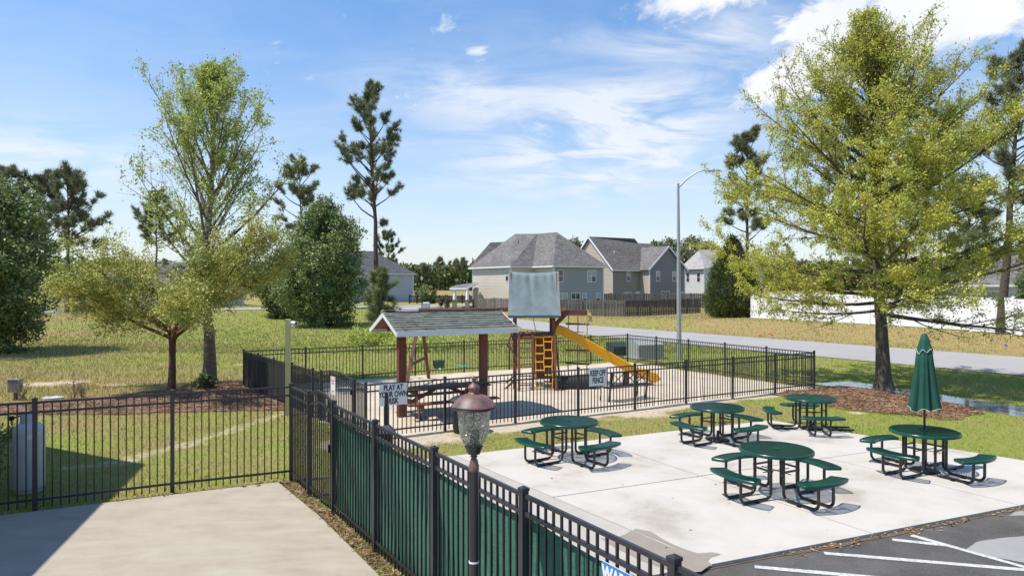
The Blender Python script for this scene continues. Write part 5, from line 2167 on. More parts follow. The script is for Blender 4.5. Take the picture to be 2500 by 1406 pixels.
def house(label, foot, z0, ze, wall_mats, roof_faces, roof_mat, ridge, trims=(), over=0.42, eave_edges=None):
    root = thing('house', label, 'house', (0, 0, 0))
    c = Vector((sum(p[0] for p in foot) / len(foot), sum(p[1] for p in foot) / len(foot)))
    root.location = (c.x, c.y, z0)
    inv = Vector((-c.x, -c.y, -z0))
    before = set(bpy.data.objects)
    for i in range(len(foot)):
        a, b = foot[i], foot[(i + 1) % len(foot)]
        lap_wall(root, a, b, z0 - 0.4, ze, wall_mats[i % len(wall_mats)], outward(foot, i))
    E = offset_poly(foot, over)
    pts = {('e', i): Vector((E[i][0], E[i][1], ze - 0.02)) for i in range(len(E))}
    pts.update({('r', k): Vector(v) for k, v in ridge.items()})
    mb = MB()
    for f in roof_faces:
        P = [pts[k] for k in f]
        for k in range(1, len(P) - 1):
            mb.add([P[0], P[k], P[k + 1]], [(0, 1, 2)])
    rf = mb.build('roof', roof_mat, root)
    for i in range(len(E)):
        if eave_edges is not None and i not in eave_edges:
            continue
        a, b = pts[('e', i)], pts[('e', (i + 1) % len(E))]
        MB().bar(a + Vector((0, 0, -0.09)), b + Vector((0, 0, -0.09)), 0.10, 0.17).build('gutter', M_FRAME, root)
        # soffit back to the wall
        fa, fb = foot[i], foot[(i + 1) % len(foot)]
    mb = MB()
    mb.poly([(p[0], p[1], ze - 0.05) for p in E])
    mb.build('soffit', M_FRAME, root)
    for i in trims:
        corner_trim(root, foot[i], z0 - 0.2, ze - 0.06)
    return root


def settle(root):
    """children were built in world coordinates: keep them there"""
    bpy.context.view_layer.update()
    off = Vector(root.location)
    for ch in root.children:
        ch.location = Vector(ch.location) - off


S_CREAM = siding('siding_cream', (0.56, 0.52, 0.44))
S_CREAM_SHADE = siding('siding_cream_shade', (0.30, 0.335, 0.335))  # walls turned from the sun: their shade is put into the colour
S_TAN = siding('siding_tan', (0.46, 0.40, 0.335))
S_TAN_SHADE = siding('siding_tan_shade', (0.27, 0.245, 0.215))  # shaded back of the tan house, shade included in the colour
S_SLATE_SHADE = siding('siding_slate_shade', (0.20, 0.20, 0.205))  # shaded wing of the tan house, darkened in the colour itself
S_WHITE = siding('siding_white', (0.60, 0.61, 0.62))
S_PALE = siding('siding_pale', (0.47, 0.48, 0.47))

# house 1: cream siding, shade on the back painted as blue-grey
F1 = [(-5.5, 95.6), (-0.1, 88.7), (2.82, 90.3), (5.3, 86.5), (12.1, 90.4), (4.95, 101.3)]
h1 = house('two-storey house with cream siding and painted blue-grey shade under a big grey hip roof', F1, 0.95, 6.3, [S_CREAM, S_CREAM, S_CREAM, S_CREAM_SHADE, S_CREAM_SHADE, S_CREAM_SHADE],
           [[('e', 0), ('e', 1), ('r', 3), ('r', 2), ('r', 1)], [('e', 1), ('e', 2), ('r', 4), ('r', 3)], [('e', 2), ('e', 3), ('r', 5), ('r', 4)],
            [('e', 3), ('e', 4), ('r', 5)], [('e', 4), ('e', 5), ('r', 4), ('r', 5)], [('e', 5), ('e', 0), ('r', 1), ('r', 2), ('r', 3), ('r', 4)]],
           M_ROOF_G, {1: (-3.08, 97.0, 9.92), 2: (-0.87, 97.0, 10.0), 3: (0.46, 96.0, 11.06), 4: (3.53, 95.0, 11.0), 5: (6.1, 93.3, 11.08)}, trims=(0, 1, 3, 4))
n0, n3 = outward(F1, 0), outward(F1, 3)
window(h1, F1[0], F1[1], 7.9, 5.05, 0.62, 1.45, n0)
window(h1, F1[0], F1[1], 4.9, 1.95, 0.5, 0.7, n0)
window(h1, F1[3], F1[4], 1.05, 5.0, 0.72, 1.5, n3, 1, False)
window(h1, F1[3], F1[4], 5.9, 5.0, 1.35, 1.5, n3, 2)
window(h1, F1[3], F1[4], 1.35, 2.05, 1.35, 1.5, n3, 2)
window(h1, F1[3], F1[4], 3.35, 2.05, 1.35, 1.5, n3, 2, False)
window(h1, F1[3], F1[4], 4.75, 2.1, 0.62, 1.4, n3)
window(h1, F1[3], F1[4], 6.95, 2.1, 0.62, 1.4, n3)
MB().box((0.85, 91.0, 9.55), (0.12, 0.12, 0.4)).build('vent_pipe', M_LAMPBLK, h1)
MB().tube([(-0.30, 88.45, 6.2), (-0.18, 88.5, 5.9), (-0.16, 88.52, 1.0)], 0.06, 8).build('downspout', M_FRAME, h1)
# porch on the left
pz = 0.95
PR = [at(1098, 703, 89.0), at(1139, 703, 88.2), at(1167, 689, 90.5), at(1160, 690, 94.0), at(1118, 696, 95.0)]
mb = MB()
mb.add([PR[0], PR[1], PR[2], PR[3], PR[4]], [(0, 1, 2, 3, 4)])
mb.add([p - Vector((0, 0, 0.22)) for p in PR], [(4, 3, 2, 1, 0)])
mb.build('porch_roof', M_ROOF_G, h1)
mb = MB()
for i in range(5):
    a, b = PR[i] - Vector((0, 0, .11)), PR[(i + 1) % 5] - Vector((0, 0, .11))
    mb.bar(a, b, 0.07, 0.24)
mb.build('porch_fascia', M_FRAME, h1)
for px, Yc, dark in ((1110, 89.0, 0), (1141, 88.3, 0), (1158, 92.5, 1)):
    q = at(px, 703, Yc)
    MB().tube([(q.x, q.y, pz + 0.9), (q.x, q.y, 3.30)], [0.26, 0.17], 4).build('porch_column', M_FRAME, h1)
    MB().box((q.x, q.y, pz + 0.42), (0.55, 0.55, 1.05)).box((q.x, q.y, pz + 0.96), (0.62, 0.62, 0.06)).build('column_base', M_STONE, h1)
q = at(1163, 703, 92.0)
MB().box((q.x, q.y, 2.2), (0.5, 3.0, 2.6)).build('porch_wall', S_TAN, h1)
settle(h1)

# house 2: tan gable, shade painted into the taupe back and slate wing
B2, A2 = Vector((0.871, 0.491)), Vector((-0.545, 0.838))
c2 = Vector((14.7, 100.0))
L2 = c2 + A2 * 10.2
f2 = c2 + B2 * 5.2
w0 = f2 - A2 * 2.0
w1 = w0 + B2 * 6.95
r2 = w1 + A2 * 2.0
bk = r2 + A2 * 10.2
F2 = [tuple(L2), tuple(c2), tuple(f2), tuple(w0), tuple(w1), tuple(r2), tuple(bk)]
h2 = thing('house', 'two-storey gabled house with tan siding and painted taupe and slate shade behind the wooden fences', 'house', (c2.x, c2.y, 0.8))
Z0, ZE = 0.8, 6.55
lap_wall(h2, L2, c2, Z0 - .4, ZE, S_TAN, outward(F2, 0), (0.5, 11.25))
lap_wall(h2, c2, f2, Z0 - .4, ZE, S_TAN_SHADE, outward(F2, 1))
lap_wall(h2, f2, w0, Z0 - .4, ZE, S_TAN, outward(F2, 2))
lap_wall(h2, w0, w1, Z0 - .4, ZE, S_SLATE_SHADE, outward(F2, 3), (0.5, 9.65))
lap_wall(h2, w1, bk, Z0 - .4, ZE, S_SLATE_SHADE, outward(F2, 4))
lap_wall(h2, bk, L2, Z0 - .4, ZE, S_TAN, outward(F2, 6))
nB, nA = -A2, A2
ov = 0.45
def P3(p, z):
    return Vector((p.x, p.y, z))
rid0 = c2 + A2 * 5.1 - B2 * 0.35
rid1 = rid0 + B2 * 9.0
zr2 = 11.3
drop = (zr2 - ZE) / 5.1
mb = MB()
fr0, fr1 = c2 - A2 * ov - B2 * 0.35, c2 - A2 * ov + B2 * 12.4
bk0, bk1 = L2 + A2 * ov - B2 * 0.35, L2 + A2 * ov + B2 * 12.4
ze_ = ZE - drop * ov
mb.add([P3(fr0, ze_), P3(fr1, ze_), P3(c2 + A2 * 5.1 + B2 * 12.4, zr2 - 0.7), P3(rid1 + B2 * .8, zr2 - 0.7), P3(rid1, zr2), P3(rid0, zr2)], [(0, 1, 2, 3, 4, 5)])
mb.add([P3(bk1, ze_), P3(bk0, ze_), P3(rid0, zr2), P3(rid1, zr2), P3(rid1 + B2 * .8, zr2 - .7), P3(c2 + A2 * 5.1 + B2 * 12.4, zr2 - 0.7)], [(0, 1, 2, 3, 4, 5)])
mb.build('roof', M_ROOF_B, h2)
# wing roof
wm = w0.lerp(w1, 0.5)
zp = 9.75
mb = MB()
half = 3.475
dw = (zp - ZE) / half
wa = w0 - B2 * ov - A2 * 0.35
wb = w1 + B2 * ov - A2 * 0.35
zw = ZE - dw * ov
bm_ = wm + A2 * 5.6
mb.add([P3(wa, zw), P3(wm - A2 * .35, zp), P3(bm_, zp), P3(w0 - B2 * ov + A2 * 2.2, zw)], [(3, 2, 1, 0)])
mb.add([P3(wb, zw), P3(w1 + B2 * ov + A2 * 4.0, zw), P3(bm_, zp), P3(wm - A2 * .35, zp)], [(3, 2, 1, 0)])
mb.build('wing_roof', M_ROOF_G, h2)
for a_, b_, za, zb_ in ((fr0, rid0, ze_, zr2), (bk0, rid0, ze_, zr2), (wa, wm - A2 * .35, zw, zp), (wb, wm - A2 * .35, zw, zp)):
    MB().bar(P3(a_, za - 0.10), P3(b_, zb_ - 0.10), 0.06, 0.22).build('rake_board', M_FRAME, h2)
MB().bar(P3(fr0, ze_ - .1), P3(c2 - A2 * ov + B2 * 5.0, ze_ - .1), 0.1, 0.17).build('gutter', M_FRAME, h2)
corner_trim(h2, c2, Z0, ZE - .1)
corner_trim(h2, w0, Z0, ZE - .1)
corner_trim(h2, w1, Z0, ZE - .1)
n_f = outward(F2, 1)
window(h2, L2, c2, 6.0, 5.1, 0.45, 1.0, outward(F2, 0), 1, False)
window(h2, c2, f2, 3.0, 5.2, 0.7, 1.45, n_f)
window(h2, c2, f2, 2.8, 2.3, 1.4, 1.0, n_f, 2)
window(h2, w0, w1, 1.6, 5.2, 0.7, 1.45, n_f)
window(h2, w0, w1, 4.8, 5.2, 0.7, 1.45, n_f)
window(h2, w0, w1, 3.1, 2.4, 1.5, 1.1, n_f, 3, False)
window(h2, w0, w1, 6.5, 2.2, 0.6, 1.3, n_f)
dp = c2 + B2 * 4.75 + n_f * 0.04
MB().bar(P3(dp, 0.9), P3(dp, 2.95), 0.85, 0.06, (n_f.x, n_f.y, 0)).build('back_door', M_FRAME, h2)
MB().tube([P3(c2 + A2 * 2.2 + B2 * 2.2, 8.4), P3(c2 + A2 * 2.2 + B2 * 2.2, 9.1)], 0.06, 8).build('vent_pipe', M_FRAME, h2)
settle(h2)

# house 3: white siding, pale roof
c3 = Vector((31.2, 111.0))
F3 = [tuple(c3 + A2 * 5.0), tuple(c3), tuple(c3 + B2 * 14), tuple(c3 + B2 * 14 + A2 * 9), tuple(c3 + A2 * 9 - B2 * 2)]
h3 = house('white-sided house with a pale grey hip roof behind the cedar', F3, 0.8, 6.75, [S_WHITE], [[('e', 0), ('e', 1), ('r', 1)], [('e', 1), ('e', 2), ('r', 2), ('r', 1)], [('e', 2), ('e', 3), ('r', 2)], [('e', 3), ('e', 4), ('e', 0), ('r', 1), ('r', 2)]],
           M_ROOF_L, {1: (*(c3 + A2 * 4.4 + B2 * 3.6), 10.0), 2: (*(c3 + A2 * 4.4 + B2 * 10.0), 10.0)}, trims=(0, 1))
nn_ = outward(F3, 0)
window(h3, F3[0], F3[1], 1.6, 5.2, 0.7, 1.5, nn_, 1, False)
window(h3, F3[0], F3[1], 3.9, 5.2, 0.7, 1.5, nn_, 1, False)
window(h3, F3[1], F3[2], 2.2, 5.2, 0.9, 1.5, outward(F3, 1))
settle(h3)

# house 4: grey house beyond the pine
c4 = Vector((-18.1, 125.0))
F4 = [tuple(c4 - B2 * 15), tuple(c4), tuple(c4 + A2 * 11), tuple(c4 + A2 * 11 - B2 * 15)]
h4 = house('pale grey two-storey house with a dark slate roof beyond the leaning pine', F4, 0.85, 6.1, [S_PALE], [[('e', 0), ('e', 1), ('r', 2), ('r', 1)], [('e', 1), ('e', 2), ('r', 2)], [('e', 2), ('e', 3), ('r', 1), ('r', 2)], [('e', 3), ('e', 0), ('r', 1)]],
           M_ROOF_S, {1: (*(c4 + A2 * 5.5 - B2 * 9.6), 10.3), 2: (*(c4 + A2 * 5.5 - B2 * 5.4), 10.3)}, trims=(0, 1))
window(h4, F4[0], F4[1], 7.2, 4.9, 0.8, 1.4, outward(F4, 0))
settle(h4)

# house 5: seen in pieces through the olive tree
c5 = Vector((-38.5, 98.0))
F5 = [tuple(c5 - B2 * 20), tuple(c5), tuple(c5 + A2 * 11), tuple(c5 + A2 * 11 - B2 * 20)]
h5 = house('low grey house with white garage doors hidden behind the young trees', F5, 0.95, 3.9, [S_PALE], [[('e', 0), ('e', 1), ('r', 2), ('r', 1)], [('e', 1), ('e', 2), ('r', 2)], [('e', 2), ('e', 3), ('r', 1), ('r', 2)], [('e', 3), ('e', 0), ('r', 1)]],
           M_ROOF_G, {1: (*(c5 + A2 * 5.5 - B2 * 14.5), 7.2), 2: (*(c5 + A2 * 5.5 - B2 * 5.5), 7.2)}, trims=(0, 1))
nn_ = outward(F5, 0)
for t_ in (3.0, 7.2):
    q0, q1 = Vector(F5[0]) + B2 * t_ + nn_ * 0.05, Vector(F5[0]) + B2 * (t_ + 3.2) + nn_ * 0.05
    MB().bar(P3(q0, 2.1), P3(q1, 2.1), 0.06, 2.2).build('garage_door', M_WHITE, h5)
window(h5, F5[0], F5[1], 14.0, 2.6, 1.5, 1.3, nn_, 2)
settle(h5)

# house 6: grey roof over the white fence
c6 = Vector((36.5, 58.0))
B6, A6 = Vector((0.93, -0.36)), Vector((0.36, 0.93))
F6 = [tuple(c6), tuple(c6 + B6 * 16), tuple(c6 + B6 * 16 + A6 * 9), tuple(c6 + A6 * 9)]
h6 = house('grey-roofed single-storey house rising behind the white vinyl fence', F6, 0.95, 3.75, [S_WHITE, S_TAN], [[('e', 0), ('e', 1), ('r', 2), ('r', 1)], [('e', 1), ('e', 2), ('r', 2)], [('e', 2), ('e', 3), ('r', 1), ('r', 2)], [('e', 3), ('e', 0), ('r', 1)]],
           M_ROOF_G, {1: (*(c6 + A6 * 4.5 + B6 * 3.5), 7.0), 2: (*(c6 + A6 * 4.5 + B6 * 12.0), 7.0)}, trims=(0,))
window(h6, F6[0], F6[1], 3.5, 2.6, 1.4, 1.2, outward(F6, 0), 2)
window(h6, F6[0], F6[1], 9.5, 2.6, 1.4, 1.2, outward(F6, 0), 2)
settle(h6)

# clubhouse just outside the frame, casts the shade at the lower left
cp = Vector((-11.15, 12.35))
HB = [tuple(cp + Vector((0.535, -0.845)) * 9.0), tuple(cp - Vector((0.535, -0.845)) * 3.2)]
q0, q1 = Vector(HB[0]), Vector(HB[1])
kb = Vector((-0.871, -0.491))
F7 = [tuple(q0), tuple(q1), tuple(q1 + kb * 12), tuple(q0 + kb * 12)]
h7 = thing('clubhouse', 'pale sided clubhouse with a gabled roof at the edge of the pool deck', 'building', (cp.x, cp.y, 0))
ZE7, ZP7 = 2.75, 7.45
fr = 9.0 / 12.2
lap_wall(h7, q0, q1, 0.0, ZE7, S_CREAM, outward(F7, 0), (fr, ZP7))
lap_wall(h7, q1, q1 + kb * 12, 0, ZE7, S_CREAM, outward(F7, 1))
lap_wall(h7, q1 + kb * 12, q0 + kb * 12, 0, ZE7, S_CREAM, outward(F7, 2), (1 - fr, ZP7))
lap_wall(h7, q0 + kb * 12, q0, 0, ZE7, S_CREAM, outward(F7, 3))
pk = q0.lerp(q1, fr)
mb = MB()
e_ = 0.3
for qa in (q0, q1):
    dv = (qa - pk).normalized()
    sl = (ZP7 - ZE7) / (qa - pk).length
    ea = qa + dv * e_
    pts_ = [P3(pk - kb * .1, ZP7 + .05), P3(pk + kb * 12, ZP7 + .05), P3(ea + kb * 12, ZE7 - sl * e_ + .05), P3(ea - kb * .1, ZE7 - sl * e_ + .05)]
    mb.add(pts_, [(0, 1, 2, 3)])
    mb.add([p_ - Vector((0, 0, .15)) for p_ in pts_], [(3, 2, 1, 0)])
mb.build('roof', M_ROOF_G, h7)
window(h7, q0, q1, 2.0, 1.9, 1.2, 1.5, outward(F7, 0), 2)
settle(h7)

# ------------------------------------------------------------------ wooden fences far off
def wood_fence(label, pts, h, m_, z_of=None, pitch=0.165, gap=0.02, dark=False, thick=0.02):
    P = [Vector(p) for p in pts]
    z0 = z_of if z_of is not None else zf(*P[0])
    root = thing('wooden_fence', label, 'fence', (P[0].x, P[0].y, z0), 0, 'weathered wooden picket fences behind the street')
    Lo = Vector((P[0].x, P[0].y, z0))
    me = []
    for k in range(4):
        w = pitch - gap
        hh_ = h * (1 + 0.018 * (k - 1.5))
        mb = MB()
        c = w * 0.22
        prof = [(-w / 2, -0.25), (w / 2, -0.25), (w / 2, hh_ - c), (w / 2 - c, hh_), (-w / 2 + c, hh_), (-w / 2, hh_ - c)]
        V = [(x, -thick / 2, z) for x, z in prof] + [(x, thick / 2, z) for x, z in prof]
        n_ = len(prof)
        mb.add(V, [tuple(range(n_)), tuple(reversed(range(n_, 2 * n_)))] + [(i, n_ + i, n_ + (i + 1) % n_, (i + 1) % n_) for i in range(n_)])
        me.append(mb.mesh('picket', m_))
    rnd = random.Random(len(label))
    for a, b in zip(P[:-1], P[1:]):
        d_ = (b - a)
        L = d_.length
        d_.normalize()
        n_ = int(L / pitch)
        s_ = Vector((-d_.y, d_.x))
        for k in range(n_):
            t_ = (k + .5) * pitch
            p = a + d_ * t_ + s_ * (0.03 if k % 2 else -0.012)
            zz = z0 if z_of is not None else zf(p.x, p.y)
            sag = -0.07 * math.sin(PI * ((t_ % 2.4) / 2.4)) * 0.6
            o = link('picket', rnd.choice(me), root, Vector((p.x, p.y, zz + sag)) - Lo, math.atan2(d_.y, d_.x))
        for k in range(int(L / 2.4) + 1):
            p = a + d_ * min(L, k * 2.4) + s_ * 0.08
            zz = z0 if z_of is not None else zf(p.x, p.y)
            MB().box((0, 0, h / 2), (0.1, 0.1, h + 0.05)).build('post', m_, root, False, Vector((p.x, p.y, zz)) - Lo, math.atan2(d_.y, d_.x))
        for zz in (0.35, h - 0.3):
            za = z0 if z_of is not None else zf(a.x, a.y)
            zb_ = z0 if z_of is not None else zf(b.x, b.y)
            MB().bar(Vector((a.x + s_.x * .015, a.y + s_.y * .015, za + zz)) - Lo, Vector((b.x + s_.x * .015, b.y + s_.y * .015, zb_ + zz)) - Lo, 0.03, 0.09).build('rail', m_, root)


WC = g(1525, 773)
wl_ = g(1400, 770.5)
dl = (wl_.xy - WC.xy).normalized()
wood_fence('weathered grey wooden picket fence from the dark fence corner towards the play tower', [WC.xy, WC.xy + dl * 11.5], 1.83, M_OLDWOOD)
wr_ = g(1735, 762)
dr_ = (wr_.xy - WC.xy).normalized()
wood_fence('dark stained wooden picket fence running from its corner to the cedar', [WC.xy, WC.xy + dr_ * 15.0], 1.83, M_OLDWOOD_D)
wood_fence('grey wooden picket fence directly below the taupe and slate house', [(9.0, 93.0), (28.6, 97.6)], 1.95, M_OLDWOOD, 0.78)
qa_, qb_ = at(1164, 748, 87.6), at(1250, 748, 86.0)
wood_fence('low grey wooden fence beside the porch columns', [qa_.xy, qb_.xy], 1.2, M_OLDWOOD, 0.98)

# ------------------------------------------------------------------ white vinyl fence
def vinyl_fence():
    a = Vector((20.5, 58.4))
    b = Vector((30.8, 31.8))
    d_ = (b - a).normalized()
    L = (b - a).length
    n_ = 12
    hgt = 2.05
    root = thing('vinyl_fence', 'long white vinyl privacy fence on the far side of the street', 'fence', (a.x, a.y, zf(a.x, a.y)))
    Lo = Vector(root.location)
    ang = math.atan2(d_.y, d_.x)
    step = L / n_
    for k in range(n_ + 1):
        p = a + d_ * step * k
        zz = zf(p.x, p.y)
        MB().box((0, 0, hgt / 2), (0.13, 0.13, hgt + 0.12)).add([(-.08, -.08, hgt + .06), (.08, -.08, hgt + .06), (.08, .08, hgt + .06), (-.08, .08, hgt + .06), (0, 0, hgt + .13)], [(0, 1, 4), (1, 2, 4), (2, 3, 4), (3, 0, 4), (3, 2, 1, 0)]).build('post', M_VINYL, root, False, Vector((p.x, p.y, zz)) - Lo, ang)
        if k < n_:
            q = a + d_ * step * (k + .5)
            zq = zf(q.x, q.y)
            mb = MB()
            w = step - 0.13
            m_b = 12
            for j in range(m_b):
                x = -w / 2 + w * (j + .5) / m_b
                mb.box((x, 0.0, hgt / 2 - 0.02), (w / m_b - 0.008, 0.025, hgt - 0.15))
            mb.box((0, -0.003, hgt / 2 - .02), (w, 0.012, hgt - 0.2))
            pn = mb.build('panel', M_VINYL, root, False, Vector((q.x, q.y, zq)) - Lo, ang)
            MB().box((0, 0, hgt - 0.06), (w, 0.05, 0.12)).build('top_rail', M_VINYL, pn)
            MB().box((0, 0, 0.10), (w, 0.05, 0.14)).build('bottom_rail', M_VINYL, pn)


vinyl_fence()


# ------------------------------------------------------------------ far street furniture
def far_lamp():
    p = g(1030, 752)
    root = thing('street_lamp', 'thin black lamp post with a white lantern on the far street corner', 'lamp post', p)
    top = CAM_H - (676 - CY) * p.y / F_PX - p.z
    MB().tube([(0, 0, 0), (0, 0, top - 0.4)], 0.06, 8).build('post', M_LAMPBLK, root)
    MB().lathe([(0.08, top - 0.42), (0.20, top - 0.05), (0.16, top - 0.03)], 8).build('lantern', M_WHITE, root)
    MB().lathe([(0.22, top - 0.05), (0.10, top + 0.06), (0.02, top + 0.14)], 8).build('cap', M_LAMPBLK, root)


far_lamp()
p = g(1041, 755)
mbx = MB().box((0, 0, 0.36), (0.85, 0.7, 0.8)).add([(-.42, -.35, .76), (.42, -.35, .76), (.42, .35, .76), (-.42, .35, .76), (-.34, -.2, .9), (.34, -.2, .9), (.34, .2, .9), (-.34, .2, .9)], [(0, 1, 5, 4), (1, 2, 6, 5), (2, 3, 7, 6), (3, 0, 4, 7), (4, 5, 6, 7)])
tag(mbx.build('utility_pedestal', M_XFMR, None, False, p), 'pale grey-green utility pedestal at the foot of the far lamp post', 'utility box')


def pond_fence():
    a, b = g(1000, 741), g(1165, 741)
    root = thing('pond_fence', 'dark post-and-rail fence in front of the pond beyond the houses', 'fence', a)
    n_ = 9
    for k in range(n_ + 1):
        p = a.lerp(b, k / n_) - a
        MB().box((p.x, p.y, 0.6), (0.22, 0.22, 1.6)).build('post', M_DARKNET, root)
    for zz in (1.2, 0.25):
        MB().bar((0, 0, zz), tuple(b - a + Vector((0, 0, zz))), 0.08, 0.12).build('rail', M_DARKNET, root)
    m_p = MB().box((0, 0, 0.7), (0.05, 0.05, 1.1)).mesh('picket', M_DARKNET)
    for k in range(60):
        p = a.lerp(b, (k + .5) / 60) - a
        link('picket', m_p, root, p)


pond_fence()

# ------------------------------------------------------------------ trees
TR = np.random.RandomState(21)


def tubes_np(lines, n=5):
    """many tapered polylines into one mesh: lines = list of (pts (k,3), radii (k))"""
    V, Fq = [], []
    o = 0
    ang = np.arange(n) * 2 * np.pi / n
    ca, sa = np.cos(ang), np.sin(ang)
    for pts, rad in lines:
        pts = np.asarray(pts, float)
        k = len(pts)
        t = np.gradient(pts, axis=0)
        t /= np.linalg.norm(t, axis=1)[:, None] + 1e-9
        ref = np.array([0, 0, 1.0]) if abs(t[0, 2]) < 0.85 else np.array([1.0, 0, 0])
        a = np.cross(t, ref)
        a /= np.linalg.norm(a, axis=1)[:, None] + 1e-9
        b = np.cross(t, a)
        ring = pts[:, None, :] + (a[:, None, :] * ca[None, :, None] + b[:, None, :] * sa[None, :, None]) * np.asarray(rad)[:, None, None]
        V.append(ring.reshape(-1, 3))
        i = np.arange(k - 1)[:, None] * n
        j = np.arange(n)[None, :]
        j2 = (j + 1) % n
        Fq.append(np.stack([i + j, i + j2, i + n + j2, i + n + j], -1).reshape(-1, 4) + o)
        o += k * n
    return np.concatenate(V), np.concatenate(Fq)


def rot_about(v, axis, a):
    axis = axis / (np.linalg.norm(axis) + 1e-9)
    return v * math.cos(a) + np.cross(axis, v) * math.sin(a) + axis * np.dot(axis, v) * (1 - math.cos(a))


def curve(p, d, L, k, up=0.0, wob=0.15, rs=TR):
    """polyline starting at p along d, bending towards up (+) or down (-)"""
    pts = [np.array(p, float)]
    d = d / np.linalg.norm(d)
    for i in range(k):
        d = d + np.array([rs.randn() * wob, rs.randn() * wob, rs.randn() * wob * 0.6 + up]) / k
        d = d / np.linalg.norm(d)
        pts.append(pts[-1] + d * L / k)
    return np.array(pts), d


def leaves(P, size, asp=0.5, up=0.35, rs=TR, droop=0.0):
    """one folded leaf face at each point"""
    n = len(P)
    d = rs.randn(n, 3)
    d[:, 2] -= droop
    d /= np.linalg.norm(d, axis=1)[:, None]
    u = rs.randn(n, 3)
    u[:, 2] += up * 2.5
    s = np.cross(d, u)
    s /= np.linalg.norm(s, axis=1)[:, None] + 1e-9
    nn = np.cross(s, d)
    L = size * (0.45 + 1.05 * rs.rand(n))[:, None]
    w = L * asp * 0.5
    V = np.empty((n * 4, 3))
    V[0::4] = P
    V[1::4] = P + d * L * 0.5 + s * w + nn * w * 0.35
    V[2::4] = P + d * L
    V[3::4] = P + d * L * 0.5 - s * w + nn * w * 0.35
    return V, np.arange(n * 4).reshape(n, 4)


